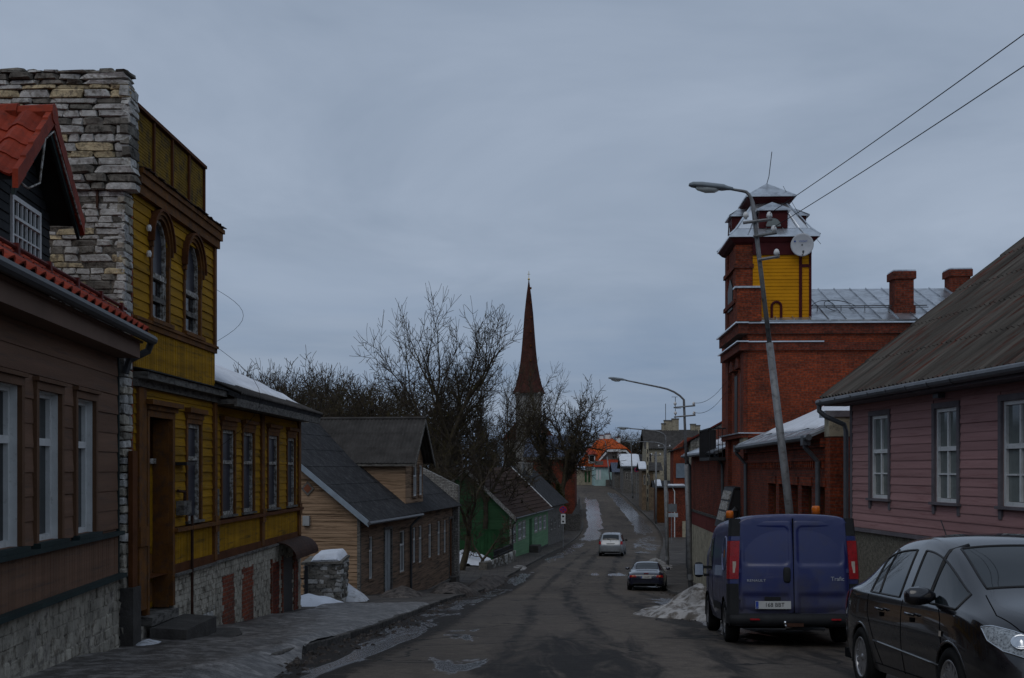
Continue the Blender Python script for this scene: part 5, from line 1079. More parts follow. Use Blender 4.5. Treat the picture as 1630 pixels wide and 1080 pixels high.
def dormer(dxv, dyv):
    """little roof dormer on one side of the mansard; (dx, dy) points outwards"""
    R = lambda a, u, z: (ec[0] + dxv * (hx - u) + dyv * a, ec[1] + dyv * (hy - u) + dxv * a, z) if False else (ec[0] + (dxv * (hx - u) if dxv else a), ec[1] + (dyv * (hy - u) if dyv else a), z)
    w = .47; mb = MB(); b8 = [R(-w, -.03, 8.05), R(w, -.03, 8.05), R(w, 1.0, 8.05), R(-w, 1.0, 8.05), R(-w, -.03, 8.62), R(w, -.03, 8.62), R(w, 1.0, 8.62), R(-w, 1.0, 8.62)]
    mb.v = b8; mb.f = [(3, 2, 1, 0), (4, 5, 6, 7), (0, 1, 5, 4), (1, 2, 6, 5), (2, 3, 7, 6), (3, 0, 4, 7)]; d = t.add('tower_dormer', mb, MRN, ms)
    pts = [R(.25 * math.cos(math.pi * i / 12), -.035, 8.10 + .28 * math.sin(math.pi * i / 12)) for i in range(13)]
    t.add('dormer_pane', MB().slab(pts, (dxv * .012, dyv * .012, 0)), GLC, d)
    t.add('dormer_arch', MB().tube([R(.27 * math.cos(math.pi * i / 12), -.04, 8.10 + .30 * math.sin(math.pi * i / 12)) for i in range(13)], .03, 5), MRN, d)
    mb = MB(); mb.v = [R(-w - .1, -.13, 8.62), R(w + .1, -.13, 8.62), R(w + .1, 1.0, 8.62), R(-w - .1, 1.0, 8.62), R(0, .25, 8.98), R(0, 1.0, 8.98), R(-w - .1, -.13, 8.67), R(w + .1, -.13, 8.67)]
    mb.f = [(0, 1, 7, 6), (6, 7, 4), (1, 2, 5, 4, 7), (3, 0, 6, 4, 5), (3, 2, 1, 0)]; t.add('dormer_roof', mb, TIN, d)
for q in ((0, -1), (-1, 0), (1, 0)): dormer(*q)
# north wing, balcony, canopy
NW = .35
wall(t, 'north_wing_wall', 'W', -.02, TB, NB, -6.2, NW + .3, [], BRKD, .3)
for px0, px1 in ((1128, 1132), (1137, 1141), (1145, 1149.5), (1155, 1159)):
    a, b_ = t.e(px1)[0], t.e(px0)[0]; w_ = t.box('window', -.0, .03, a, b_, t.e(px0, 783)[1], t.e(px0, 761)[1], GRYW); t.box('pane', -.012, .0, a + .08, b_ - .08, t.e(px0, 782)[1], t.e(px0, 762)[1], GLS, w_)
rf3 = slabroof(t, 'north_wing_roof', [(-.4, TB, NW + .3), (-.4, NB, NW + .3), (4.5, NB, NW + 2.4), (4.5, TB, NW + 2.4)], TIN, .06)
snowcover(t, 'snow', [(.1, TB + .3, NW + .58), (.1, NB - 3, NW + .58), (3.8, NB - 1, NW + 2.2), (3.8, TB + .2, NW + 2.2)], SNOW, .16, 20, 8, rf3, 2)
t.add('gutter', MB().tube([(-.46, TB, NW + .28), (-.46, NB, NW + .25)], .075, 6), GUT, rf3)
for y in (TB + .3, NB - 1.2): t.add('downpipe', MB().tube([(-.46, y, NW + .2), (-.2, y, NW - .2), (-.15, y, -5.6)], .06, 6), GUTD, rf3)
t.box('brick_parapet', .6, 1.0, TB + 2, NB - .1, NW + .7, NW + 1.4, BRK, rf3)
t.box('red_band', -.06, -.0, TB, NB, -2.6, -2.0, M('dark_red_render', (.13, .03, .025), .9, .2, 2)); t.box('cream_plinth', -.05, .0, TB, NB, -6.2, -2.6, CRM); t.box('string_course', -.10, .0, TB, NB, -2.0, -1.9, CONC)
by0, by1 = TB - .2, TB + 3.0; bal = t.box('balcony', -.75, -.06, by0, by1, .32, .44, BLKM)
for k in range(9): y = by0 + .05 + k * (by1 - by0 - .1) / 8; t.add('balcony_bar', MB().tube([(-.73, y, .44), (-.73, y, 1.5)], .014, 4), BLKM, bal)
for k in range(5): x = -.1 - k * .155; t.add('balcony_bar', MB().tube([(x, by0 + .03, .44), (x, by0 + .03, 1.5)], .014, 4), BLKM, bal)
t.add('balcony_rail', MB().box(-.76, -.70, by0, by1, 1.48, 1.53).box(-.73, -.06, by0, by0 + .05, 1.48, 1.53), BLKM, bal); t.box('balcony_screen', -.76, -.10, by1 - .08, by1, .44, 1.55, BLKM, bal)
ca0 = t.e(1184)[0]; ca1 = ca0 + 2.4
c = t.add('entrance_canopy', MB().slab([(-.02, ca0 + .05, -.70), (-.30, ca0 + .05, -.70), (-.62, ca0 + .05, -2.0), (-.02, ca0 + .05, -2.0)], (0, .05, 0)), BLKM)
t.add('canopy_roof', MB().slab([(-.0, ca0, -.66), (-.30, ca0, -.66), (-.30, ca1, -.66), (0, ca1, -.66)], (0, 0, .05)).slab([(-.30, ca0, -.66), (-.66, ca0, -2.05), (-.66, ca1, -2.05), (-.30, ca1, -.66)], (-.04, 0, .02)), BLKM, c)
for k in range(3): t.add('canopy_pane', MB().slab([(-.355 - k * .085, ca0 + .3, -.78 - k * .36), (-.355 - k * .085, ca1 - .3, -.78 - k * .36), (-.43 - k * .085, ca1 - .3, -1.08 - k * .36), (-.43 - k * .085, ca0 + .3, -1.08 - k * .36)], (-.06, 0, .02)), WHTO, c)
t.add('wall_lantern', MB().lathe([(0, -.95), (.06, -.95), (.12, -.7), (.14, -.66), (.03, -.55), (0, -.5)], 6, Matrix.Translation((-.35, ca0 - .35, -.75))).box(-.35, 0, ca0 - .36, ca0 - .34, -1.3, -1.27), BLKM)
# satellite dishes
def dish(name, label, c, r, yaw, pit=.15, arm=True, letter=False):
    o = link(bpy.data.objects.new(name, None)); o.location = c; o.rotation_euler = (pit, 0, yaw); tag(o, label, 'satellite dish')
    n = 8; pr = [(r * i / n, -.16 * r * (1 - (i / n) ** 2)) for i in range(n + 1)]; pr2 = [(p, h - .015) for p, h in pr]
    Rm = Matrix.Rotation(math.pi / 2, 4, 'X')
    MB().lathe(pr + pr2[::-1], 28, Rm, True).build('reflector', M('dish_white', (.50, .51, .53), .45, .1, 3), o, True)
    MB().tube([(0, .02, -r * .8), (0, -.30 * r / .37, -r * .95), (0, -.42 * r / .37, -r * .75)], .012, 5).build('feed_arm', GUTD, o); MB().lathe([(0, 0), (.03, 0), (.035, .08), (0, .09)], 8, Matrix.Translation((0, -.42 * r / .37, -r * .75))).build('feed_horn', GUT, o)
    MB().tube([(0, .05, 0), (0, .28, -.05), (0, .30, -.5)], .022, 6).build('bracket', GUTD, o)
    if letter:
        cu = bpy.data.curves.new('txt', 'FONT'); cu.body = 'VIASAT'; cu.size = .085; cu.align_x = 'CENTER'; tmp = bpy.data.objects.new('tmp', cu); COL.objects.link(tmp); bpy.context.view_layer.update()
        me = bpy.data.meshes.new_from_object(tmp.evaluated_get(bpy.context.evaluated_depsgraph_get())); bpy.data.objects.remove(tmp); me.materials.append(M('blue_print', (.03, .09, .35), .5)); lo_ = link(bpy.data.objects.new('lettering', me), o)
        lo_.location = (.03, .028, .09); lo_.rotation_euler = (math.pi / 2 + .1, 0, 0)
        MB().lathe([(0, 0), (.03, 0), (.03, .004), (0, .004)], 12, Matrix.Translation((-.235, .012, .12)) @ Matrix.Rotation(math.pi / 2, 4, 'X')).build('emblem', MATS['blue_print'], o)
    return o
p = t.w(t.s_(1277, HY, ty0 - .35)[0], ty0 - .35, 0); dish('satellite_dish', 'white satellite dish on the corner of the yellow tower', (p.x, p.y, t.s_(1277, 390, ty0 - .35)[1]), .375, -.15, .15, letter=True)
# ------------------------------------------------------------------ limestone-gabled house after the fire station
t = Thing('limestone_gabled_house', 'house with pale limestone end wall beyond the fire station wing', 'house', 8.72, 58.3, G(60) - .4, .1375)
gx = 3.2; GS = .56; z0 = 1.35; xw = t.s_(1121, HY)[0]
ga_ = t.add('gable_wall', MB().slab([(.0, 0, -6.4), (.0, 0, z0), (gx, 0, z0 + GS * gx), (2 * gx, 0, z0), (2 * gx, 0, -6.4)], (0, .5, 0)), BRKW)
mb = MB(); z = -5.6
while z < z0 + .4:
    h = rnd.uniform(.13, .2); x = 0.
    while x < 1.9:
        w = rnd.uniform(.25, .5); 
        if z + h < z0 + GS * x + .1: mb.box(x, min(x + w, 1.95) - .02, -.03 - rnd.uniform(0, .035), .1, z, z + h - .018)
        x += w
    z += h
tag(t.add('limestone_courses', mb, M('cool_limestone', (.25, .245, .22), .95, .4, 5, .9, 22, (.11, .10, .085), .5), ga_), kind='stuff')
t.box('string_course', -.08, 1.9, -.1, .1, -3.0, -2.8, STN, ga_)
t.box('wall', .02, .3, .5, 16, -6.8, z0, CRM); t.box('rear_wall', 6.1, 6.4, .5, 16, -6.8, z0, CRM)
rf = slabroof(t, 'roof', [(-.3, -.2, z0 - .1), (-.3, 16, z0 - .1), (gx, 16, z0 + GS * gx + .06), (gx, -.2, z0 + GS * gx + .06)], REDD, .07); slabroof(t, 'rear_roof', [(2 * gx + .3, -.2, z0 - .1), (2 * gx + .3, 16, z0 - .1), (gx, 16, z0 + GS * gx + .06), (gx, -.2, z0 + GS * gx + .06)], REDD, .07, rf)
for k, y in enumerate((.45, 1.0, 8)): t.add('downpipe', MB().tube([(-.25, y, z0 - .1), (-.12, y, z0 - .5), (-.12, y, -5.5)], .06, 6), GUTD, rf)
for k in range(4): y = 2.5 + k * 3.4; w_ = t.box('window', -.03, .02, y, y + 1, -2.6, -1.0, WHTO); t.box('pane', -.05, -.03, y + .08, y + .92, -2.5, -1.1, GLS, w_)
for k in range(3): c = t.box('chimney', gx - .4, gx + .4, 5 + k * 3.5, 5.7 + k * 3.5, z0 + 1.2, z0 + GS * gx + 1.1, CRM, rf)
p = t.w(t.s_(1120, HY, -.35)[0], -.35, 0); dish('satellite_dish', 'grey satellite dish on the limestone wall by the downpipe', (p.x, p.y, t.s_(1120, 796, -.35)[1]), .36, .9, .1)
# ------------------------------------------------------------------ far houses on the right
def farhouse(name, label, X, d, sl, px0, px1, pe, pr, dep, wmat, rmat, gable=False, wins=(), zg=None, snow=None, extra=None, ov=.4):
    """house whose face towards us spans photo columns px0..px1, eave row pe, ridge row pr; roof slope faces us unless gable"""
    t = Thing(name, label, 'house', X, d, (zg if zg is not None else G(d)) - .4, sl)
    x0 = t.s_(px0)[0]; x1, ze = t.s_(px1, pe); z0 = t.z0 - .2
    if gable:
        zr = t.s_((px0 + px1) / 2, pr)[1]; xm = (x0 + x1) / 2
        t.add('wall', MB().slab([(x0, 0, z0), (x1, 0, z0), (x1, 0, ze), (xm, 0, zr), (x0, 0, ze)], (0, dep, 0)), wmat); r = None
        for s, xe in ((-1, x0), (1, x1)):
            q = slabroof(t, 'roof', [(xe + s * ov, -.3, ze - ov * (zr - ze) / (x1 - xm)), (xe + s * ov, dep + .3, ze - ov * (zr - ze) / (x1 - xm)), (xm, dep + .3, zr + .05), (xm, -.3, zr + .05)], rmat, .07, r); r = r or q
    else:
        zr = t.s_((px0 + px1) / 2, pr, dep / 2)[1]
        t.box('wall', x0, x1, 0, dep, z0, ze, wmat)
        for xx in (x0, x1 - .15): t.add('gable_wall', MB().slab([(xx, 0, ze), (xx, dep, ze), (xx, dep / 2, zr - .1)], (.15, 0, 0)), wmat)
        k = (zr - ze) / (dep / 2)
        r = corrugated(t, 'roof', [(x0 - ov, -ov, ze - k * ov), (x1 + ov, -ov, ze - k * ov), (x1 + ov, dep / 2, zr), (x0 - ov, dep / 2, zr)], rmat, .3, .03, 2)
        slabroof(t, 'rear_roof', [(x0 - ov, dep + ov, ze - k * ov), (x1 + ov, dep + ov, ze - k * ov), (x1 + ov, dep / 2, zr), (x0 - ov, dep / 2, zr)], rmat, .06, r)
        if snow:
            a, b_ = snow; P_ = lambda s, f: Vector((x0 - ov + (x1 - x0 + 2 * ov) * s, -ov + (dep / 2 + ov) * f, ze - k * ov + (zr - ze + k * ov) * f + .08))
            snowcover(t, 'snow', [P_(a, .12), P_(b_, .12), P_(b_, .95), P_(a, .95)], SNOW, .15, 14, 6, r, d)
    for q0, q1, r0, r1 in wins:
        a, zt = t.s_(q0, r0); b_, zb = t.s_(q1, r1); w = t.box('window', a, b_, -.05, .02, zb, zt, WHTO); t.box('pane', a + .08, b_ - .08, -.065, -.045, zb + .08, zt - .08, GLS, w)
    t.roof = r
    return t
# tall house with long dark roof and chimneys
t = farhouse('dark_roofed_tall_house', 'tall plastered house with long dark roof and a row of chimneys on the right', 17.9, 158, .03, 1030, 1112, 712, 685, 8, CRM, ETD, wins=((1033, 1037, 722, 736), (1041, 1045, 722, 736)))
for px0, px1, py in ((1053, 1059, 674), (1057, 1069, 669), (1069.5, 1080, 666.5), (1099, 1107, 675), (1106, 1114, 677)):
    a, z = t.s_(px0, py, 4.3); b_ = t.s_(px1, py, 4.3)[0]; c = t.box('chimney', a, b_, 3.9, 4.7, 3.5, z - .15, CRM, t.roof); t.box('chimney_cap', a - .05, b_ + .05, 3.85, 4.75, z - .15, z, GRYW, c)
for px, p0, p1 in ((1059.5, 670, 643), (1075, 668, 632)):
    a, z0 = t.s_(px, p0, 4.3); z1 = t.s_(px, p1, 4.3)[1]; mb = MB().tube([(a, 4.3, z0 - .3), (a, 4.3, z1)], .04, 4)
    if px > 1070: mb.tube([(a - .5, 4.3, z1 - .02), (a + .3, 4.3, z1 - .02)], .03, 4).tube([(a + .1, 4.3, z0 + 1.5), (a + .8, 4.3, z0 + 1.5)], .03, 4)
    t.add('aerial', mb, BLKM, t.roof)
t = farhouse('snow_roofed_wooden_house', 'dark wooden house with snow on its roof near the street top', 18.6, 174, .02, 992, 1021, 744, 724, 7, GRYW, FELT, snow=(.0, .85), wins=((996, 999, 752, 764), (1003, 1006, 752, 765)))
t = farhouse('ochre_doored_shed', 'small grey roofed shed with ochre door beside the mint house', 17.2, 183, 0, 978, 991, 750, 737, 5, GRYW, SLT, wins=())
a, z1 = t.s_(986.5, 751); b_, z0 = t.s_(991, 777); t.box('door', a, b_, -.06, -.0, z0, z1, M('ochre_door', (.28, .15, .04), .8, .2, 3))
t = farhouse('tan_board_house', 'tan boarded house front with snow on its small roof halfway up the rise', 17.4, 150, .03, 1022, 1050, 748, 737, 5, M('tan_boards_far', (.19, .135, .085), .9, .3, 2, .4, 25, (.10, .08, .06), .5), ETD, snow=(.0, .35), wins=((1024.5, 1027.5, 756, 772), (1031, 1034, 756, 772)))
a, z1 = t.s_(1040, 752); b_, z0 = t.s_(1050.5, 765); t.box('cream_panel', a, b_, -.07, .0, z0, z1, CRM)
t = farhouse('dark_plank_shed', 'dark plank shed with patches of snow on its roof on the right pavement', 17.6, 137, .06, 1044, 1063, 775, 766, 4, OCHD, FELT, snow=(.15, .5))
# brick house with white downpipes
t = Thing('brick_street_house', 'red brick house with white downpipes and a grey sheet panel down the right pavement', 'house', 16.4, 118, G(118) - .4, .10)
x0, ze = t.s_(1072, 716); x1 = x0 + 5; z0 = t.z0 - .2
t.add('wall', MB().slab([(x0, 0, z0), (x1, 0, z0), (x1, 0, ze + 1.2), (x0 + 1.4, 0, ze + 1.2), (x0, 0, ze)], (0, 10, 0)), BRK)
rf = t.add('roof', MB().slab([(x0 - .3, -.3, ze - .2), (x1, -.3, ze + 1.5), (x1, 10.3, ze + 1.5), (x0 - .3, 10.3, ze - .2)], (0, 0, .12)), FELT)
a, z1 = t.s_(1076, 738); b_, zb = t.s_(1096, 761); t.add('sheet_panel', MB().slab([(a, -.1, zb), (b_, -.1, zb), (b_, .0, z1), (a, .0, z1)], (0, -.06, 0)), M('grey_blue_sheet', (.13, .16, .19), .6, .15, 3))
zc = t.s_(1080, 776)[1]; lw = t.add('porch', MB().box(x0 - .55, x0 + 2.2, -1.6, -.01, z0, zc), BRKD); t.add('porch_roof', MB().box(x0 - .8, x0 + 2.4, -1.9, .0, zc, zc + .12), GUT, lw)
snowcover(t, 'snow', [(x0 - .75, -1.8, zc + .13), (x0 + 1.2, -1.8, zc + .13), (x0 + 1.2, -.2, zc + .13), (x0 - .75, -.2, zc + .13)], SNOW, .2, 8, 6, lw, 4)
for k, x in enumerate((x0 - .62, x0 + .05)): t.add('downpipe', MB().tube([(x - .2, -1.75 + k * .1, zc - .02), (x, -1.68, zc - .4), (x, -1.68, z0 + .6)], .055, 6), WHT)
a, zb = t.s_(1082, 850, -1.6); t.box('door', x0 + .8, x0 + 1.6, -1.64, -1.6, z0, z0 + 2.3, CRM, lw)

# ------------------------------------------------------------------ church
t = Thing('church', 'white church tower with tall slender red brown spire beyond the trees', 'church', 3.95, 280, -3.0, .02)
P7 = FPX / 280
def oct_ring(r, z, n=8): return [(r * math.cos(math.pi / 8 + 2 * math.pi * i / n), r * math.sin(math.pi / 8 + 2 * math.pi * i / n), z) for i in range(n)]
zb, zt = (HY - 627) / P7, (HY - 447) / P7
t.box('tower', -3.0, 3.0, -3.0, 3.0, -3.2, zb + .2, BRKW); t.box('tower_cornice', -3.25, 3.25, -3.25, 3.25, zb - .4, zb + .1, BRKW)
mb = MB(); rings = [(4.15, zb), (3.35, zb + 1.7), (2.75, zb + 4), (2.2, zb + 7), (1.85, zb + 10), (1.5, zb + 14), (1.12, zb + 18.7), (.62, zb + 23), (.10, zt)]
for r, z in rings: mb.v += oct_ring(r, z)
for k in range(len(rings) - 1):
    for i in range(8): j = (i + 1) % 8; mb.f.append((k * 8 + i, k * 8 + j, k * 8 + 8 + j, k * 8 + 8 + i))
mb.f.append(tuple(range(7, -1, -1)))
sp = t.add('spire', mb, M('rust_brown_shingle', (.066, .024, .018), .85, .35, .8, .3, 8, (.04, .02, .016), .5))
for k in range(7): z = zb + 4 + k * 3.4; r = [2.75, 2.2, 1.85, 1.6, 1.25, .9, .6][k]; mb = MB().box(.25, .65, -r * .93 - .12, -r * .85, z, z + .5); t.add('spire_hatch', mb, OCHD, sp)
t.add('finial', MB().tube([(0, 0, zt - .3), (0, 0, zt + 2.2)], .06, 5).tube([(-.35, 0, zt + 1.5), (.35, 0, zt + 1.5)], .05, 4).lathe([(0, -.3), (.2, -.2), (.28, 0), (.2, .2), (0, .3)], 10, Matrix.Translation((0, 0, zt + .3))), M('gilded_ball', (.5, .36, .12), .35, .1, 3, metal=.8), sp)
for z in (3, 9): t.add('belfry_opening', MB().slab([(-.6, -3.03, z), (.6, -3.03, z), (.6, -3.03, z + 2), (0, -3.03, z + 2.7), (-.6, -3.03, z + 2)], (0, .02, 0)), BLKM)
t.box('nave', -6, 6, 3.0, 26, -3.2, 7, BRKW); t.add('nave_roof', MB().slab([(-6.5, 3.2, 7), (6.5, 3.2, 7), (0, 3.2, 15)], (0, 23, 0)), REDD)

# ------------------------------------------------------------------ street lamps, poles, wires, signs
def lamp(name, label, base, top, head, r0=.10, r1=.055, arms=(), group='street lamps along the right kerb', rise=.35, hs=1.):
    o = link(bpy.data.objects.new(name, None)); o.location = base; tag(o, label, 'street lamp', group); B = Vector(base); T = Vector(top) - B; H = Vector(head) - B
    z0 = -.3
    MB().tube([(0, 0, z0), tuple(T * .33), tuple(T * .66)], [r0, r0 * .93, r0 * .85], 12).build('pole', POLE, o, True)
    n = 8; pts = [tuple(T * .655), tuple(T * .9), tuple(T)]; up = Vector((0, 0, rise))
    for i in range(1, n + 1):
        f_ = i / n; pts.append(tuple(T + up * math.sin(min(1, f_ * 2.2) * math.pi / 2) * (1 if rise else 0) + (H - T - up) * (f_ ** 1.3)))
    MB().tube(pts, [r1 * 1.15, r1 * 1.1, r1] + [r1 * (.9 - .3 * i / n) for i in range(1, n + 1)], 8).build('arm', POLE, o, True)
    MB().tube([tuple(T * .05), tuple(T * .08)], r0 * 1.15, 10).build('collar', POLE, o)
    d = (H - Vector(pts[-4])); d.z *= .6; d.normalize(); q = d.to_track_quat('X', 'Z').to_matrix().to_4x4() @ Matrix.Scale(hs, 4); q.translation = H
    prof = [(-.05, .035, .035), (.05, .06, .05), (.12, .11, .07), (.5, .13, .075), (.66, .10, .06), (.72, .05, .03)]
    mb = MB()
    for x, w, h in prof:
        for i in range(10): a = 2 * math.pi * i / 10; mb.v.append(tuple(q @ Vector((x, w * math.cos(a), h * max(math.sin(a), -.35)))))
    for k in range(len(prof) - 1):
        for i in range(10): j = (i + 1) % 10; mb.f.append((k * 10 + i, k * 10 + j, k * 10 + 10 + j, k * 10 + 10 + i))
    mb.f += [tuple(range(9, -1, -1)), tuple(range(50, 60))]; hd = mb.build('lamp_head', LMP, o, True)
    mb = MB()
    for k, (x, w, h) in enumerate(((.2, .03, .03), (.26, .09, .06), (.42, .10, .075), (.56, .07, .05), (.6, .02, .03))):
        for i in range(8): a = math.pi + math.pi * i / 7; mb.v.append(tuple(q @ Vector((x, w * math.cos(a), -.02 + h * 1.2 * math.sin(a)))))
    for k in range(4):
        for i in range(7): mb.f.append((k * 8 + i, k * 8 + i + 1, k * 8 + 9 + i, k * 8 + 8 + i))
    mb.build('glass_cover', LMPG, hd, True)
    ends = []
    for f_, l0, l1 in arms:
        c = T * f_; cb = MB().tube([(c.x - l0, c.y - .08, c.z - .05), (c.x + l1, c.y - .08, c.z + .03)], .035, 6).build('crossarm', POLE, o)
        for dx in ((l1 - .06,) if l0 < .25 else (-l0 + .06, l1 - .06)):
            MB().lathe([(0, 0), (.03, 0), (.03, .03), (.065, .05), (.06, .10), (.045, .14), (.02, .16), (0, .16)], 10, Matrix.Translation((c.x + dx, c.y - .08, c.z + .03))).build('insulator', PORC, cb, True); ends.append(B + Vector((c.x + dx, c.y - .08, c.z + .15)))
    return o, ends
z_ = G(26) + KH
l1, e1 = lamp('street_lamp', 'tall leaning lamp post with insulators standing behind the blue van', (6.32, 26, z_), (5.24, 26, 5.80), (4.75, 26.0, 6.10), .094, .045, arms=((.955, .27, .36), (.922, .08, .42), (.865, .05, .42)), rise=.22, hs=1.25)
z_ = G(50) + KH
l2, e2 = lamp('street_lamp', 'lamp post with long arm on the pavement beside the parked roadster', (7.5, 50, z_), (7.2, 50, 2.9), (4.75, 50, 3.72), .105, .05, arms=((.965, .45, .45), (.915, .45, .45)), rise=.32)
z_ = G(70) + KH
l3, e3 = lamp('street_lamp', 'third lamp post from the camera, rusty at its foot', (9.12, 70, z_), (9.0, 70, 1.95), (6.9, 70, 2.38), .105, .05, rise=.25)
l4, e4 = lamp('street_lamp', 'slim lamp post just behind the rusty footed one', (12.3, 95, G(95) + KH), (12.1, 95, 1.9), (9.75, 95, 2.2), .105, .05, arms=((.98, .5, .5),), rise=.2)
l5, e5 = lamp('street_lamp', 'distant lamp post by the snow roofed house', (16.7, 165, G(165) + KH), (16.45, 165, 3.8), (17.6, 165, 4.15), .11, .055, rise=.2)
l6, e6 = lamp('street_lamp', 'farthest leaning lamp post before the orange roofed house', (15.5, 187, G(187) + KH), (14.6, 187, 4.3), (13.8, 187, 4.6), .11, .055, rise=.2)
def polething(name, label, cat, base, h, r, mat, lean=0):
    o = link(bpy.data.objects.new(name, None)); o.location = base; tag(o, label, cat); MB().tube([(0, 0, -.3), (lean, 0, h)], [r, r * .8], 8).build('shaft', mat, o, True); return o
up_ = polething('utility_pole', 'pale concrete utility pole with slots in front of the tan boarded house', 'pole', (16.9, 149, G(149) + KH), 8.6, .16, CRM)
for k in range(7): MB().box(-.06, .06, -.17, -.13, 1.2 + k * 1.0, 1.75 + k * 1.0).build('slot', BLKM, up_)
up2 = polething('utility_pole', 'grey utility pole next to the dark plank shed', 'pole', (16.4, 136, G(136) + KH), 8.2, .12, POLE)
MB().tube([(-.6, 0, 7.8), (.6, 0, 7.8)], .05, 5).build('crossarm', POLE, up2)
for x in (-.5, .5): MB().lathe([(0, 0), (.05, 0), (.08, .1), (.04, .2), (0, .2)], 8, Matrix.Translation((x, 0, 7.84))).build('insulator', PORC, up2)
def wire(name, label, a, b_, sag, r=.009, group='overhead wires'):
    a, b_ = Vector(a), Vector(b_); pts = [tuple(a.lerp(b_, i / 20) - Vector((0, 0, sag * 4 * (i / 20) * (1 - i / 20))) - a) for i in range(21)]
    o = MB().tube(pts, r, 4).build(name, WIRE); o.location = a; tag(o, label, 'wire', group)
wire('overhead_wire', 'upper black overhead wire running to the top right from the leaning lamp post', e1[1], (8.3, -10, 6.2), .35)
wire('overhead_wire', 'lower black overhead wire running to the top right from the leaning lamp post', e1[2], (8.35, -10, 5.75), .35)
fs = Vector((8.05, 41.2, 4.15))
wire('overhead_wire', 'upper slack wire between the second lamp post and the brick tower', e2[1], fs, .55)
wire('overhead_wire', 'lower slack wire between the second lamp post and the brick tower', e2[3], fs + Vector((0, .3, -.35)), .6)
wire('overhead_wire', 'thin stay wire from the tower cap down to the satellite dish corner', (9.2, 40.5, 9.6), (10.3, 39.8, 7.5), .12, .007)
# no stopping signs
BLUE = M('sign_blue', (.012, .022, .18), .5, .1, 3); RED = M('sign_red', (.33, .012, .02), .5, .1, 3); SGR = M('sign_back_grey', (.12, .125, .13), .6, .15, 3)
def nostop(label, base, h, plates=()):
    o = link(bpy.data.objects.new('road_sign', None)); o.location = base; tag(o, label, 'road sign', 'no stopping signs')
    MB().tube([(0, 0, -.2), (0, 0, h + .3)], .035, 8).build('post', POLE, o); R_ = Matrix.Translation((0, -.05, h)) @ Matrix.Rotation(math.pi / 2, 4, 'X')
    fc = MB().lathe([(0, 0), (.24, 0), (.24, .012), (0, .012)], 24, R_).build('sign_face', BLUE, o); MB().lathe([(.235, 0), (.31, 0), (.31, .016), (.235, .016)], 24, R_, True).build('red_ring', RED, fc)
    for s in (1, -1): MB().slab([(s * -.20, -.067, h + .14), (s * -.14, -.067, h + .20), (s * .20, -.067, h - .14), (s * .14, -.067, h - .20)], (0, -.006, 0)).build('red_bar', RED, fc)
    for k, (w, hh, z) in enumerate(plates):
        p = MB().box(-w / 2, w / 2, -.06, -.04, z, z + hh).build('plate', WHT, o); MB().box(-w * .25, w * .25, -.066, -.06, z + hh * .3, z + hh * .7).build('plate_mark', BLKM, p)
nostop('no stopping sign with two small white plates at the left kerb', (4.2, 98, G(98) + KH), 3.05, ((.36, .4, 2.3), (.36, .36, 1.9)))
nostop('no stopping sign on the right pavement before the snow roofed house', (17.0, 163, G(163) + KH), 4.1)
o = link(bpy.data.objects.new('notice_board', None)); o.location = (13.9, 104, G(104) + KH); tag(o, 'grey sign board with a pale plate under it by the brick house', 'sign')
MB().tube([(0, 0, -.2), (0, 0, 3.5)], .04, 6).build('post', POLE, o); MB().box(-.35, .45, -.06, -.03, 2.75, 3.45).build('board', SGR, o); MB().box(-.35, .55, -.06, -.03, 2.3, 2.65).build('plate', M('pale_plate', (.33, .36, .38), .6), o)
# ------------------------------------------------------------------ trees
def grow(seed, H, forks, spread, upw, rmin, dens, trunk_f=.28, r0=.22, bend=.25, lim=150000):
    """bare tree: returns (trunk+limbs, twigs) builders; H height; spread 0..1; upw pull towards the sky"""
    R = random.Random(seed); tr, tw = MB(), MB(); cnt = [0]
    def branch(p, d, L, r, lv):
        if cnt[0] > lim: return
        n = 4 if lv < 3 else 3; pts = [p.copy()]; rad = [r]; dd = d.copy(); rend = max(rmin, r * (.70 if lv < 4 else .55))
        for i in range(n):
            dd = (dd + Vector((R.gauss(0, bend), R.gauss(0, bend), R.gauss(0, bend * .6) + upw * .16)) * .55).normalized()
            pts.append(pts[-1] + dd * L / n); rad.append(r + (rend - r) * (i + 1) / n); cnt[0] += 1
        (tr if lv < 3 else tw).tube(pts, rad, 8 if lv == 0 else 6 if lv == 1 else 5 if lv == 2 else 3, caps=False)
        if lv >= forks: return
        k = R.choice((2, 3, 3)) if lv < 2 else R.choice((2, 2, 3))
        ph = R.uniform(0, 6.28)
        for i in range(k):
            ax = dd.orthogonal(); ax.rotate(Matrix.Rotation(ph + i * 6.28 / k + R.uniform(-.5, .5), 3, dd)); an = spread * R.uniform(.55, 1.15)
            if i == 0 and lv > 0: an *= .5
            nd = (dd * math.cos(an) + ax * math.sin(an)).normalized(); branch(pts[-1], nd, L * R.uniform(.66, .86), max(rmin, rend * R.uniform(.68, .9)), lv + 1)
        if lv >= 1:                                      # side shoots
            for i in range(1, n + 1):
                for _ in range(dens if lv < forks - 2 else 2):
                    ax = dd.orthogonal(); ax.rotate(Matrix.Rotation(R.uniform(0, 6.28), 3, dd)); an = R.uniform(.5, 1.1)
                    nd = (dd * math.cos(an) + ax * math.sin(an)).normalized(); branch(pts[i], nd, L * R.uniform(.34, .58), max(rmin, rad[i] * .45), max(lv + 2, 3))
    branch(Vector((0, 0, -.4)), Vector((0, 0, 1)), H * trunk_f, r0, 0)
    zs = max(v[2] for v in tw.v); k = H / zs
    for m_ in (tr, tw): m_.v = [(x * k, y * k, z * k) for x, y, z in m_.v]
    # keep twigs from vanishing below a pixel
    return tr, tw
VAR = {}
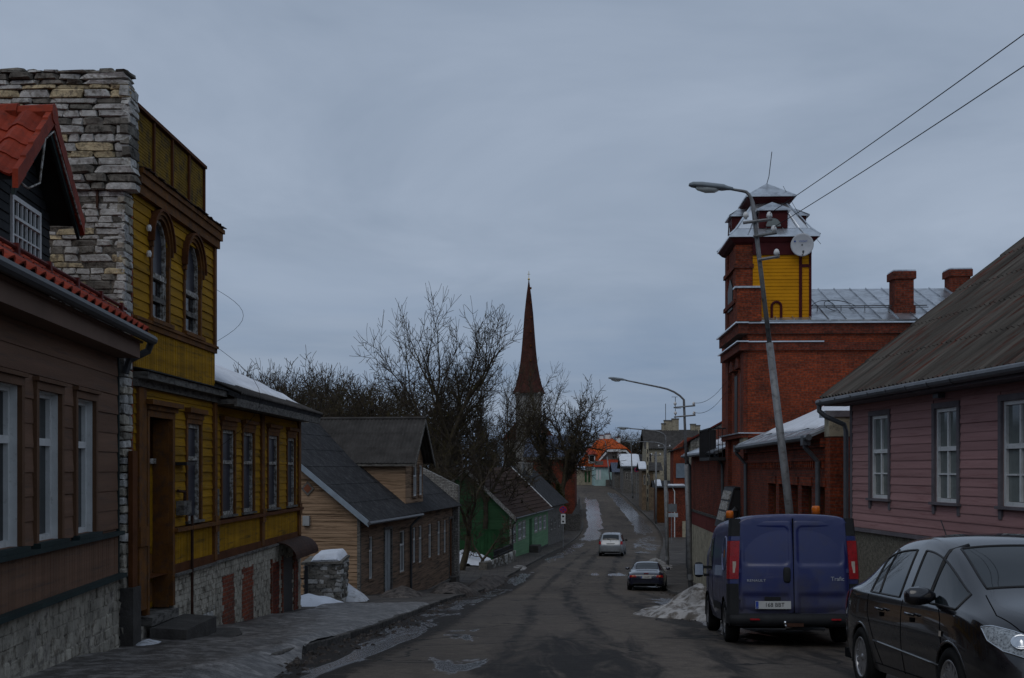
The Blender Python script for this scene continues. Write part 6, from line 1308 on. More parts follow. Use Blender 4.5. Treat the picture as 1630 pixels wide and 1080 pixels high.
def bare(key, label, X, d, H, zb=None, sx=1., rot=0., group='bare trees behind the houses', twr=1.):
    if key not in VAR:
        par = {'ash': (6, 14, 6, .50, .9, .0085, 2, .26, .24, .22), 'ash2': (22, 14, 6, .5, .9, .008, 2, .22, .24, .24), 'oak': (41, 14, 6, .66, .35, .0075, 1, .2, .26, .34), 'linden': (8, 14, 6, .60, .5, .0105, 2, .18, .30, .28),
               'farash': (16, 14, 6, .5, .8, .0125, 1, .22, .26, .24), 'farlinden': (22, 14, 6, .62, .45, .0115, 2, .18, .28, .28), 'faroak': (18, 14, 6, .66, .35, .0125, 1, .2, .28, .34), 'scrub': (8, 8, 5, .7, .4, .009, 1, .12, .1, .35)}[key]
        tr, tw = grow(*par); mt = bpy.data.meshes.new('trunk'); mt.from_pydata(tr.v, [], tr.f); mt.materials.append(BARK); mw = bpy.data.meshes.new('crown'); mw.from_pydata(tw.v, [], tw.f); mw.materials.append(TWIG); mt.update(); mw.update(); VAR[key] = (mt, mw, par[1])
    mt, mw, h0 = VAR[key]; z = (G(d) - .1) if zb is None else zb
    o = link(bpy.data.objects.new('bare_tree', None)); o.location = (X, d, z); o.rotation_euler = (0, 0, rot); o.scale = (sx * H / h0, sx * H / h0, H / h0); tag(o, label, 'tree', group)
    link(bpy.data.objects.new('trunk', mt), o); link(bpy.data.objects.new('crown', mw), o); return o
def px(x, d): return (x - CX) / FPX * d
bare('ash2', 'tall bare ash with upright branches standing left of the green cottage', px(714, 74), 74, 17.2, sx=.84, rot=2.9)
bare('ash', 'bare tree with spreading twigs just right of the tall ash', px(775, 80), 80, 14.2, sx=.75, rot=3.6)
bare('oak', 'dark leaning tree trunk in the yard before the green gable', px(737, 66), 66, 9.0, sx=.9, rot=1.0)
bare('farlinden', 'round crowned bare linden beside the church spire, its trunk forked', px(892, 124), 124, 17.2, sx=.68, rot=.9)
bare('faroak', 'bare tree in front of the church tower', px(832, 118), 118, 10.5, sx=.8, rot=4.0)
bare('farash', 'bare tree between the tall ash and the church', px(797, 105), 105, 11.6, sx=.8, rot=5.0)
places = [(372, 118, 15.6, 'farlinden'), (418, 112, 14.8, 'farash'), (462, 120, 14.6, 'faroak'), (508, 115, 14.4, 'farlinden'), (552, 110, 13.6, 'faroak'), (592, 116, 14.5, 'farlinden'), (628, 108, 13.4, 'farash'), (655, 120, 12.5, 'faroak'), (535, 132, 15.8, 'farash'), (480, 135, 16.2, 'farash'), (610, 138, 15.6, 'faroak'), (395, 138, 17.5, 'faroak'), (680, 130, 13, 'farlinden')]
names = ['first bare tree from the left in the tree line above the snowy roof', 'second bare tree from the left in the tree line', 'third bare tree from the left in the tree line', 'bare tree of the tree line above the dark cross gable ridge', 'wide bare tree above the middle of the cross gable roof', 'bare tree above the right end of the cross gable ridge', 'bare tree touching the left edge of the tall ash', 'low bare tree hidden behind the tall ash trunk', 'farther upright bare tree in the tree line above the dark roof', 'farther narrow bare tree above the main felt roof', 'farther bare tree left of the tall ash', 'farther wide bare tree behind the yellow house eave', 'farther bare linden behind the tall ash crown']
for i, (p, d, h, k) in enumerate(places): bare(k, names[i], px(p, d), d, h * 1.16, sx=.95, rot=i * 1.7, group='tree line behind the left houses')
for i, (p, d, h) in enumerate(((1002, 215, 9.5), (1015, 222, 10), (955, 230, 10), (990, 240, 11))): bare(('farlinden', 'faroak', 'farash', 'farlinden')[i], ('hazy bare tree behind the white chimneys', 'hazy bare tree left of the long dark roof', 'bare tree behind the orange roof', 'thin bare tree right of the orange roof')[i], px(p, d), d, h, sx=1.2, rot=i * 2.1, group='bare trees beyond the orange roofed house')
BUSH = [(760, 70, 4.2, 'low bare bush below the green gable'), (790, 112, 7.5, 'tangled bare bush behind the green cottage roof'), (700, 72, 4, 'low bare bush at the foot of the tall ash'), (716, 84, 8.5, 'brown thicket rising behind the white brick fire wall'), (742, 90, 8.5, 'brown thicket left of the green cottage ridge'), (765, 96, 9, 'brown thicket over the green cottage ridge'), (848, 130, 8, 'bare thicket under the church tower')]
for i, (p, d, h, lb) in enumerate(BUSH): bare('scrub', lb, px(p, d), d, h * .8, sx=1.1, rot=i * 1.3, group='bare bushes in the yards')
def conifer(label, X, d, H, wd, mat=NEED, seed=0, name='spruce_tree', zb=None, thuja=False):
    R = random.Random(seed); z = (G(d) - .1) if zb is None else zb; o = link(bpy.data.objects.new(name, None)); o.location = (X, d, z); tag(o, label, 'tree')
    MB().tube([(0, 0, -.3), (0, 0, H * .97)], [H * .018, .02], 6).build('trunk', BARK, o); mb = MB(); N_ = 300 if not thuja else 420
    for i in range(N_):
        f_ = (i + R.random()) / N_; hz = H * (.06 + .93 * f_); L_ = wd * ((1 - f_) ** .8 if not thuja else math.sin(math.pi * min(.97, .25 + .75 * f_))) * R.uniform(.6, 1.15) + .08; a = R.uniform(0, 6.28)
        dr_ = Vector((math.cos(a), math.sin(a), R.uniform(-.45, -.1) if not thuja else R.uniform(.3, 1.2))); sd_ = Vector((-math.sin(a), math.cos(a), 0)); k = 6 if not thuja else 3
        for j in range(k):
            s = (j + .6) / k; c = Vector((0, 0, hz)) + dr_ * L_ * s; w = L_ * .16 * (1.15 - s) + .06
            for q in range(3):
                e_ = (sd_ * R.uniform(-1, 1) + dr_ * R.uniform(.2, 1.) + Vector((0, 0, R.uniform(-.9, .25)))).normalized() * w * R.uniform(.8, 1.8); pn = e_.cross(Vector((R.uniform(-1, 1), R.uniform(-1, 1), R.uniform(-1, 1)))).normalized() * w * .35
                mb.poly(c - pn, c + e_ * .6 - pn * .7, c + e_, c + e_ * .5 + pn, c + pn)
    mb.build('crown', mat, o); return o
conifer('dark spruce rising in front of the church tower', px(866, 126), 126, 13.4, 2.1, seed=1)
conifer('dark spruce between the tall ash and the church', px(765, 100), 100, 12.8, 1.9, seed=2)
conifer('broad dark spruce above the green cottage roof', px(782, 112), 112, 9.8, 3.0, seed=3)
conifer('dark conifer left of the white chimneys', px(815, 116), 116, 9.2, 2.4, seed=6)
conifer('low dark conifer reaching over the bend', px(898, 142), 142, 4.8, 1.6, seed=4)
conifer('rounded olive thuja before the brick house', px(888, 121), 121, 5.4, 1.05, THUJ, 5, 'thuja_shrub', thuja=True)
# ------------------------------------------------------------------ vehicles
from mathutils.bvhtree import BVHTree
def paint(name, col, rough=.28, coat=.6, metal=.0): return M(name, col, rough, .06, 1.5, 0, 25, None, coat=coat, metal=metal, spec=.5)
PBLU = M('blue_van_paint', (.010, .018, .105), .34, .10, 1.2, .03, 40, (.02, .027, .085), .2, coat=.3, spec=.5); PBLK = paint('black_car_paint', (.0045, .0045, .007), .16, .8); PSIL = paint('silver_car_paint', (.27, .285, .30), .32, .5, .5); PNAV = paint('navy_roadster_paint', (.007, .008, .022), .2, .8)
PLAS = M('grey_black_plastic', (.022, .023, .025), .6, .2, 6, .1, 40); RUB = M('tyre_rubber', (.014, .014, .014), .85, .3, 8, .2, 30); CGL = M('car_glass', (.008, .012, .014), .03, .15, 2, spec=.6); TLR = M('tail_lamp_red', (.30, .006, .010), .2, .2, 12, .2, 60, (.16, .004, .006), .4); TLC = M('lamp_clear', (.42, .36, .30), .2, .2, 10); TLO = M('lamp_amber', (.55, .13, .01), .25, .15, 8); CHR = M('chrome', (.6, .62, .64), .15, .1, 4, metal=1.); RIM = M('alloy_rim', (.36, .36, .37), .35, .2, 6, metal=.7); PWH = M('plate_white', (.45, .46, .45), .5, .08, 5); PBL = M('plate_blue', (.015, .05, .30), .5, .05, 5); SEAM = M('panel_gap', (.002, .002, .003), .9, 0, 1); SILT = M('silver_lettering', (.45, .46, .48), .3, .1, 4, metal=.6)
def add_dirt(m, top=.95, col=(.05, .045, .04), amt=.75):
    """dried road spray, thick at the sill and thinning out upwards in streaky patches"""
    N, L = m.node_tree.nodes, m.node_tree.links; b = N['Principled BSDF']; src = b.inputs['Base Color'].links[0].from_socket
    tc_ = N.new('ShaderNodeTexCoord'); sp_ = N.new('ShaderNodeSeparateXYZ'); L.new(tc_.outputs['Object'], sp_.inputs[0])
    r_ = N.new('ShaderNodeMapRange'); L.new(sp_.outputs[2], r_.inputs[0]); r_.inputs[1].default_value = .2; r_.inputs[2].default_value = top; r_.inputs[3].default_value = .75; r_.inputs[4].default_value = -.1
    n_ = N.new('ShaderNodeTexNoise'); n_.inputs['Scale'].default_value = 5; n_.inputs['Detail'].default_value = 8; L.new(tc_.outputs['Object'], n_.inputs['Vector'])
    a_ = N.new('ShaderNodeMath'); a_.operation = 'ADD'; L.new(r_.outputs[0], a_.inputs[0]); L.new(n_.outputs['Fac'], a_.inputs[1])
    s_ = N.new('ShaderNodeMapRange'); L.new(a_.outputs[0], s_.inputs[0]); s_.inputs[1].default_value = .45; s_.inputs[2].default_value = 1.15; s_.inputs[4].default_value = amt
    x_ = N.new('ShaderNodeMix'); x_.data_type = 'RGBA'; L.new(s_.outputs[0], x_.inputs[0]); L.new(src, x_.inputs[6]); x_.inputs[7].default_value = (*col, 1); L.new(x_.outputs[2], b.inputs['Base Color'])
    q_ = N.new('ShaderNodeMapRange'); L.new(s_.outputs[0], q_.inputs[0]); q_.inputs[3].default_value = b.inputs['Roughness'].default_value; q_.inputs[4].default_value = .85; L.new(q_.outputs[0], b.inputs['Roughness'])
add_dirt(PBLU, 1.2); add_dirt(PBLK, .8, (.03, .028, .026), .6); add_dirt(PSIL, .8, (.10, .095, .09), .6)
def text_mesh(s, size, mat, depth=.002, space=1.0):
    cu = bpy.data.curves.new('txt', 'FONT'); cu.body = s; cu.size = size; cu.align_x = 'CENTER'; cu.align_y = 'CENTER'; cu.extrude = depth; cu.space_character = space
    tmp = bpy.data.objects.new('tmp', cu); COL.objects.link(tmp); bpy.context.view_layer.update(); me = bpy.data.meshes.new_from_object(tmp.evaluated_get(bpy.context.evaluated_depsgraph_get())); bpy.data.objects.remove(tmp); me.materials.clear(); me.materials.append(mat); return me
def letters(s, size, mat, parent, loc, rot, name='lettering', sx=1., space=1.):
    o = link(bpy.data.objects.new(name, text_mesh(s, size, mat, space=space)), parent); o.location = loc; o.rotation_euler = rot; o.scale = (sx, 1, 1); return o
def vehicle(name, label, X, d, yaw, cat='car'):
    o = link(bpy.data.objects.new(name, None)); sl = (G(d + 1.3) - G(d - 1.3)) / 2.6; tag(o, label, cat)
    u = (X - KL(d)) / (KR(d) - KL(d)); z = G(d) + .05 * (1 - (2 * u - 1) ** 2) + .004
    o.location = (X, d, z); o.rotation_mode = 'QUATERNION'
    o.rotation_quaternion = (Matrix.Rotation(math.atan(sl), 4, 'X') @ Matrix.Rotation(yaw, 4, 'Z')).to_quaternion(); return o
def evalmesh(v, f, lv, creases=(), mi=None):
    me = bpy.data.meshes.new('cage'); me.from_pydata(v, [], f); me.update()
    if mi:
        for _ in range(max(mi) + 1): me.materials.append(None)
        me.polygons.foreach_set('material_index', mi)
    o = bpy.data.objects.new('cage', me); COL.objects.link(o)
    if creases:
        at = me.attributes.new('crease_edge', 'FLOAT', 'EDGE'); ed = {tuple(sorted(e.vertices)): e.index for e in me.edges}
        for a, b_, c in creases:
            k = ed.get(tuple(sorted((a, b_))))
            if k is not None: at.data[k].value = c
    m_ = o.modifiers.new('s', 'SUBSURF'); m_.levels = lv; m_.render_levels = lv; m_.boundary_smooth = 'ALL'
    bpy.context.view_layer.update(); r = bpy.data.meshes.new_from_object(o.evaluated_get(bpy.context.evaluated_depsgraph_get())); bpy.data.objects.remove(o); return r
def section(hl, hb, zs, zm, zb, rx, rz, cz): return [(hl * .93, zs), (hl, zm), (hb + (hl - hb) * .35, zb - .07), (hb - .015, zb), (rx + .015, rz - .015), (rx - .075, rz + (cz - rz) * .45), (rx * .45, cz - .004), (0, cz)]
def shell(root, st, glass, paintm, axles, wr, lv=3, arch=1.13, crs=.55):
    """lofted body from stations; glass: {name: [(i, j) faces]} split off as their own panes; wheel arches cut out"""
    V, ns = [], len(st); NJ = 15
    for y, *p in st:
        s = section(*p); row = [(-x, z) for x, z in s] + [(x, z) for x, z in s[-2::-1]]
        V += [(x, y, z) for x, z in row]
    F = {}
    for i in range(ns - 1):
        for j in range(NJ - 1): F[(i, j)] = (i * NJ + j, i * NJ + j + 1, (i + 1) * NJ + j + 1, (i + 1) * NJ + j)
    gid, gname = {}, []
    for nm, cells in glass:
        for side in (0, 1):
            if not (nm in ('windscreen', 'rear_window') and side): gname.append(nm)
            for i, j in cells: gid[(i, j if side == 0 else NJ - 2 - j)] = len(gname)
    keys = list(F); bf = [F[k] for k in keys] + [tuple(range(NJ - 1, -1, -1)), tuple((ns - 1) * NJ + k for k in range(NJ))]
    cr = [(i * NJ + j, (i + 1) * NJ + j, crs) for i in range(ns - 1) for j in (3, NJ - 4)] + [(i * NJ + j, (i + 1) * NJ + j, .9) for i in range(ns - 1) for j in (0, NJ - 1)]
    full = evalmesh(V, bf, lv, cr, [gid.get(k, 0) for k in keys] + [0, 0]); bvh = BVHTree.FromPolygons([v_.co.copy() for v_ in full.vertices], [tuple(p.vertices) for p in full.polygons])
    parts = {}
    for p in full.polygons: parts.setdefault(p.material_index, []).append(tuple(p.vertices))
    co = [tuple(v_.co) for v_ in full.vertices]
    def sub(fs):
        use = sorted({k for q in fs for k in q}); mp_ = {k: n for n, k in enumerate(use)}; return [co[k] for k in use], [tuple(mp_[k] for k in q) for q in fs]
    for g_, nm in enumerate(gname, 1):
        vv, ff = sub(parts[g_]); w_ = mk(nm, vv, ff, CGL, root, True); bm = bmesh.new(); bm.from_mesh(w_.data)      # rubber seal round the pane
        ed = {}
        for e_ in bm.edges:
            if e_.is_boundary:
                a_, b_ = e_.verts[0].index, e_.verts[1].index; ed.setdefault(a_, []).append(b_); ed.setdefault(b_, []).append(a_)
        st_ = next(iter(ed)); loop = [st_]; prev = None
        while True:
            nx2 = [k for k in ed[loop[-1]] if k != prev]
            prev = loop[-1]
            if not nx2 or nx2[0] == st_ or len(loop) > 4000: break
            loop.append(nx2[0])
        pts = [vv[k] for k in loop] + [vv[st_]]; bm.free()
        MB().tube(pts, .012, 4, caps=False).build('window_seal', BLKM, w_, True)
    vv, ff = sub(parts[0]); me = bpy.data.meshes.new('tmp'); me.from_pydata(vv, [], ff); me.update()
    bm = bmesh.new(); bm.from_mesh(me); ra = wr * arch
    hwm = max(p[1] for p in st)
    for ay in axles:
        dl = [fc for fc in bm.faces if abs(fc.calc_center_median().x) > hwm * .55 and math.hypot(fc.calc_center_median().y - ay, fc.calc_center_median().z - wr) < ra]
        bmesh.ops.delete(bm, geom=dl, context='FACES')
        for v_ in bm.verts:
            if v_.is_boundary and abs(v_.co.x) > hwm * .5:
                dy, dz = v_.co.y - ay, v_.co.z - wr; q = math.hypot(dy, dz)
                if ra * .72 < q < ra * 1.3 and v_.co.z > wr * .6: v_.co.y = ay + dy / q * ra; v_.co.z = wr + dz / q * ra
    for fc in bm.faces: fc.smooth = True
    me2 = bpy.data.meshes.new('body'); bm.to_mesh(me2); bm.free(); me2.materials.append(paintm); body = link(bpy.data.objects.new('body', me2), root)
    for ay in axles:
        for s in (-1, 1):
            pts = []
            for i in range(15):
                a = math.radians(-12 + 204 * i / 14); y, z = ay + ra * math.cos(a), wr + ra * math.sin(a); h = bvh.ray_cast(Vector((s * 3, y, max(z, .2))), Vector((-s, 0, 0)))
                pts.append((h[0].x if h[0] else s * hwm * .97, y, z))
            MB().tube([(p[0] - s * .008, p[1], p[2]) for p in pts], .016, 6).build('arch_lip', paintm, body, True)
            mb = MB()
            for i in range(14):
                p, q = pts[i], pts[i + 1]; mb.poly(p, q, (s * hwm * .45, q[1], q[2]), (s * hwm * .45, p[1], p[2]))
            mb.poly(*[(s * hwm * .45, p[1], p[2]) for p in pts]); mb.build('arch_liner', SEAM, body)
    zs0 = min(p[3] for p in st); MB().box(-hwm * .88, hwm * .88, st[1][0], st[-2][0], zs0 + .02, zs0 + .12).build('underbody', SEAM, root)
    return body, bvh
def wheel(root, x, y, r, w, s, spokes=10, rimr=.66, mat=RIM):
    """s = +1 for a wheel whose outer face looks to +x"""
    Mx = Matrix.Translation((x, y, r)) @ Matrix.Rotation(s * math.pi / 2, 4, 'Y'); h = w / 2
    prof = [(r * rimr, -h), (r * .88, -h), (r * .97, -h * .8), (r, -h * .5), (r, h * .5), (r * .97, h * .8), (r * .88, h), (r * rimr, h * .92), (r * rimr, -h)]
    t_ = MB().lathe(prof, 32, Mx).build('wheel', RUB, root, True); rr = r * rimr
    mb = MB().lathe([(rr, h * .9), (rr * .95, h * .98), (rr * .9, h * .8), (rr * .88, -h * .2)], 32, Mx); rm = mb.build('rim', mat, t_, True)
    for k in range(spokes):
        a = 2 * math.pi * k / spokes; R_ = Mx @ Matrix.Rotation(a, 4, 'Z'); P = lambda q: tuple(R_ @ Vector(q))
        wd_ = .018 * r / .31; MB().slab([P((rr * .16, -wd_ * 1.2, h * .72)), P((rr * .93, -wd_, h * .8)), P((rr * .93, wd_, h * .8)), P((rr * .16, wd_ * 1.2, h * .72))], tuple(R_.to_3x3() @ Vector((0, 0, -.03)))).build('spoke', mat, rm)
    MB().lathe([(0, h * .85), (rr * .16, h * .8), (rr * .2, h * .6)], 14, Mx).build('hub_cap', mat, rm, True); MB().lathe([(0, h * .1), (rr * .9, h * .1)], 20, Mx).build('brake_disc', SEAM, rm); return t_
def patch(bvh, outline, dr, mat, parent, name, off=.006, rings=4, sub=3):
    """panel that lies on the body: outline (3-D points near the surface) pushed on to it along dr"""
    pts = []; n0 = len(outline)
    for i in range(n0):
        a, b_ = Vector(outline[i]), Vector(outline[(i + 1) % n0])
        for k in range(sub): pts.append(a.lerp(b_, k / sub))
    dr = Vector(dr).normalized(); c = sum(pts, Vector()) / len(pts); mb = MB(); n = len(pts)
    for r in range(rings + 1):
        for p in (pts if r < rings else [c]):
            q = p.lerp(c, r / rings); h = bvh.ray_cast(q - dr * 1.5, dr); w = h[0] + h[1] * (off if h[1].dot(dr) < 0 else -off) if h[0] else q; mb.v.append(tuple(w))
    for r in range(rings - 1):
        for i in range(n): j = (i + 1) % n; mb.f.append((r * n + i, r * n + j, r * n + n + j, r * n + n + i))
    for i in range(n): mb.f.append(((rings - 1) * n + i, (rings - 1) * n + (i + 1) % n, rings * n))
    return mb.build(name, mat, parent, True)
def seam(bvh, path, dr, parent, r=.005, name='panel_gap', mat=None, off=.0, sub=5):
    dr = Vector(dr).normalized(); out = []
    for a, b_ in zip(path, path[1:]):
        for k in range(sub): out.append(Vector(a).lerp(Vector(b_), k / sub))
    out.append(Vector(path[-1])); res = []
    for p in out:
        h = bvh.ray_cast(p - dr * 1.2, dr)
        if h[0]: res.append(tuple(h[0] - dr * off))
    if len(res) > 1: return MB().tube(res, r, 5).build(name, mat or SEAM, parent, True)
def plate(root, c, w, txt, h=.115, lean=0, size=.085):
    o = MB().box(-w / 2, w / 2, -.012, 0, -h / 2, h / 2).build('number_plate', PWH, root); o.location = c; o.rotation_euler = (lean, 0, 0)
    MB().box(-w / 2 + .004, -w / 2 + .045, -.015, -.012, -h / 2 + .005, h / 2 - .005).build('country_band', PBL, o); letters('EST', .016, PWH, o, (-w / 2 + .025, -.0155, -h * .28), (math.pi / 2, 0, 0))
    if txt: letters(txt, size, BLKM, o, (.022, -.014, 0), (math.pi / 2, 0, 0), 'plate_characters', .92, 1.05)
    return o

# --- black saloon, facing us
car = vehicle('parked_saloon', 'black saloon car parked facing the camera in the lower right corner', 4.44, 11.0, math.pi)
SED = [(-2.26, .60, .58, .40, .56, .80, .46, .86, .88), (-2.14, .79, .74, .30, .56, .94, .62, 1.0, 1.03), (-1.80, .855, .81, .25, .55, 1.01, .66, 1.08, 1.12), (-1.50, .87, .835, .24, .55, 1.00, .67, 1.12, 1.15),
       (-.95, .87, .84, .22, .54, .985, .585, 1.44, 1.49), (-.50, .87, .84, .22, .53, .975, .60, 1.50, 1.56), (-.02, .87, .84, .22, .53, .965, .605, 1.515, 1.575), (.09, .87, .84, .22, .53, .962, .605, 1.512, 1.573), (.62, .87, .84, .22, .53, .955, .60, 1.475, 1.53),
       (1.36, .875, .835, .24, .53, .94, .68, 1.03, 1.06), (1.75, .865, .80, .25, .53, .88, .63, .95, .985), (2.02, .80, .70, .24, .50, .76, .54, .84, .88), (2.18, .68, .58, .26, .48, .64, .42, .70, .73), (2.25, .52, .46, .32, .46, .56, .34, .60, .62)]
body, bv = shell(car, SED, [('rear_side_window', [(4, 3), (5, 3)]), ('front_side_window', [(7, 3)]), ('quarter_window', [(8, 3)]), ('windscreen', [(8, 5), (8, 6)]), ('rear_window', [(3, 5), (3, 6)])], PBLK, (-1.25, 1.25), .315)
for ay in (-1.25, 1.25):
    for s in (-1, 1): wheel(car, s * .765, ay, .315, .20, s, 14)
for s in (-1, 1):
    D = (-s, 0, 0); Q = lambda y, z: (s * .9, y, z)
    seam(bv, [Q(.04, .28), Q(.035, .6), Q(.03, .96)], D, car); seam(bv, [Q(1.05, .30), Q(1.10, .55), Q(1.02, .85), Q(.95, .94)], D, car); seam(bv, [Q(-.62, .3), Q(-.82, .55), Q(-1.0, .78), Q(-1.02, .97)], D, car)
    seam(bv, [Q(-.85, .30), Q(1.0, .29)], D, car, .006); seam(bv, [Q(-.80, .52), Q(.0, .49), Q(1.0, .45)], D, car, .012, 'side_moulding', PBLK, .004)
    for y in (-.62, .26): MB().tube([(s * .868, y, .845), (s * .895, y + .03, .85), (s * .895, y + .16, .845), (s * .868, y + .19, .84)], .013, 6).build('door_handle', PBLK, car, True); MB().box(s * .85, s * .872, y + .07, y + .12, .775, .815).build('key_recess', SEAM, car)
    mb = MB()                                                       # door mirror
    for k, (u, a, b_) in enumerate(((0, .03, .03), (.06, .07, .07), (.14, .095, .085), (.22, .09, .08), (.26, .05, .05))):
        for i in range(12): w = 2 * math.pi * i / 12; mb.v.append((s * (.80 + u), .80 + a * .62 * math.cos(w), 1.02 + b_ * math.sin(w) * (1 if math.sin(w) > 0 else .9)))
    for k in range(4):
        for i in range(12): j = (i + 1) % 12; mb.f.append((k * 12 + i, k * 12 + j, k * 12 + 12 + j, k * 12 + 12 + i))
    mb.f += [tuple(range(11, -1, -1)), tuple(range(48, 60))]; mb.build('door_mirror', PBLK, car, True)
    seam(bv, [(s * .9, .66, .975), (s * .8, .64, 1.2), (s * .7, .60, 1.46)], D, car, .018, 'window_pillar', BLKM); seam(bv, [(s * .9, -.68, .99), (s * .8, -.74, 1.2), (s * .72, -.70, 1.42)], D, car, .012, 'window_pillar', BLKM)
    n = (-s * .55, -.75, -.35); hl = [(s * .80, 1.78, .83), (s * .77, 1.90, .86), (s * .66, 2.04, .83), (s * .52, 2.15, .76), (s * .50, 2.20, .66), (s * .62, 2.14, .62), (s * .73, 2.03, .66), (s * .79, 1.88, .73)]
    patch(bv, hl, n, M('headlamp_lens', (.30, .33, .35), .08, .35, 22, .1, 30, (.08, .09, .10), .5, spec=.7), car, 'headlight', .010); hd = car.children[-1]
    seam(bv, hl + [hl[0]], n, hd, .007, 'lamp_rim', CHR, .008)
    ct = Vector((s * .63, 2.10, .74)); h = bv.ray_cast(ct - Vector(n).normalized(), Vector(n).normalized())
    if h[0]: q = h[1].to_track_quat('Z', 'Y').to_matrix().to_4x4(); q.translation = h[0] + h[1] * .012; MB().lathe([(0, .03), (.03, .025), (.05, .005), (.065, .0), (.07, .008), (.075, 0)], 20, q).build('lamp_reflector', CHR, hd, True)
    patch(bv, [(s * .9, 1.05, .70), (s * .9, 1.10, .70), (s * .9, 1.10, .745), (s * .9, 1.05, .745)], D, TLC, car, 'side_repeater', .01, 2, 2)
    patch(bv, [(s * .8, -2.05, .72), (s * .8, -1.85, .80), (s * .8, -1.82, .98), (s * .8, -2.08, .95)], (-s, .9, 0), TLR, car, 'tail_light', .008)
    seam(bv, [(s * .60, 1.40, 1.2), (s * .66, 1.75, 1.2), (s * .58, 2.0, 1.2), (s * .42, 2.14, 1.2)], (0, 0, -1), car, .005)
    MB().tube([(s * .05, 1.36, 1.075), (s * .35, 1.30, 1.10), (s * .60, 1.24, 1.09)], .011, 5).build('wiper', BLKM, car)
patch(bv, [(-.42, 2.3, .60), (.42, 2.3, .60), (.36, 2.3, .50), (-.36, 2.3, .50)], (0, -1, 0), BLKM, car, 'grille', .008); patch(bv, [(-.6, 2.3, .40), (.6, 2.3, .40), (.5, 2.3, .33), (-.5, 2.3, .33)], (0, -1, 0), BLKM, car, 'lower_grille', .008)
MB().tube([(0, -1.05, 1.5), (0, -1.25, 1.72)], .006, 4).build('aerial', BLKM, car)

# --- blue van, seen from behind
van = vehicle('parked_van', 'dark blue panel van with orange roof beacons parked at the right kerb', 4.36, 20.0, -math.atan(.075), 'van')
def vsec(k, top, y, bot=.30): return [(x * k, y, z) for x, z in ((.885, bot), (.935, .50), (.955, .80), (.95, 1.12), (.92, 1.52), (.895, 1.74 * top), (.845, 1.885 * top), (.70, 1.95 * top), (.35, 1.972 * top), (0, 1.98 * top))]
VST = [vsec(.945, .985, -2.325), vsec(.985, .996, -2.27), vsec(1, 1, -2.1), vsec(1, 1.005, -1.0), vsec(1, 1.005, .6), vsec(.99, .99, 1.0), vsec(.975, .80, 1.75, .3), vsec(.96, .64, 2.05, .3), vsec(.86, .50, 2.38, .32)]
V = []; 
for r_ in VST: V += [(-x, y, z) for x, y, z in r_] + r_[-2::-1]
NJ = 19; F = [(i * NJ + j, i * NJ + j + 1, (i + 1) * NJ + j + 1, (i + 1) * NJ + j) for i in range(len(VST) - 1) for j in range(NJ - 1)] + [tuple(range(NJ - 1, -1, -1)), tuple((len(VST) - 1) * NJ + k for k in range(NJ))]
me = evalmesh(V, F, 3, [(k, k + 1, .55) for k in range(NJ - 1)]); bv = BVHTree.FromPolygons([v_.co.copy() for v_ in me.vertices], [tuple(p.vertices) for p in me.polygons])
bm = bmesh.new(); bm.from_mesh(me); ra = .385; AX = (-1.42, 1.56); WRV = .335
for ay in AX:
    bmesh.ops.delete(bm, geom=[fc for fc in bm.faces if abs(fc.calc_center_median().x) > .6 and math.hypot(fc.calc_center_median().y - ay, fc.calc_center_median().z - WRV) < ra], context='FACES')
    for v_ in bm.verts:
        if v_.is_boundary and abs(v_.co.x) > .55:
            dy, dz = v_.co.y - ay, v_.co.z - WRV; q = math.hypot(dy, dz)
            if ra * .75 < q < ra * 1.3 and v_.co.z > .28: v_.co.y = ay + dy / q * ra; v_.co.z = WRV + dz / q * ra
for fc in bm.faces: fc.smooth = True
me2 = bpy.data.meshes.new('body'); bm.to_mesh(me2); bm.free(); me2.materials.append(PBLU); body = link(bpy.data.objects.new('body', me2), van)
for ay in AX:
    for s in (-1, 1):
        pts = [(s * .945, ay + ra * math.cos(a), WRV + ra * math.sin(a)) for a in [math.radians(-10 + 200 * i / 14) for i in range(15)]]; mb = MB()
        for p, q in zip(pts, pts[1:]): mb.poly(p, q, (s * .5, q[1], q[2]), (s * .5, p[1], p[2]))
        mb.poly(*[(s * .5, p[1], p[2]) for p in pts]); mb.build('arch_liner', SEAM, body); wheel(van, s * .83, ay, WRV, .215, s, 8, .60, M('steel_wheel', (.12, .12, .125), .5, .2, 6, metal=.4))
MB().box(-.84, .84, -2.15, 2.1, .26, .40).build('underbody', SEAM, van)
def ry(x, z): return -2.352 + .05 * (abs(x) / .95) ** 3 + .055 * max(0, (z - .95) / 1.0) ** 2
def sdr(x, z, cx_, cz_, hx_, hz_, r):
    qx, qz = abs(x - cx_) - hx_ + r, abs(z - cz_) - hz_ + r; return math.hypot(max(qx, 0), max(qz, 0)) + min(max(qx, qz), 0) - r
def hwz(z): return .885 if z < .5 else .885 - .045 * max(0, (z - .9) / .95) ** 1.4 - .01
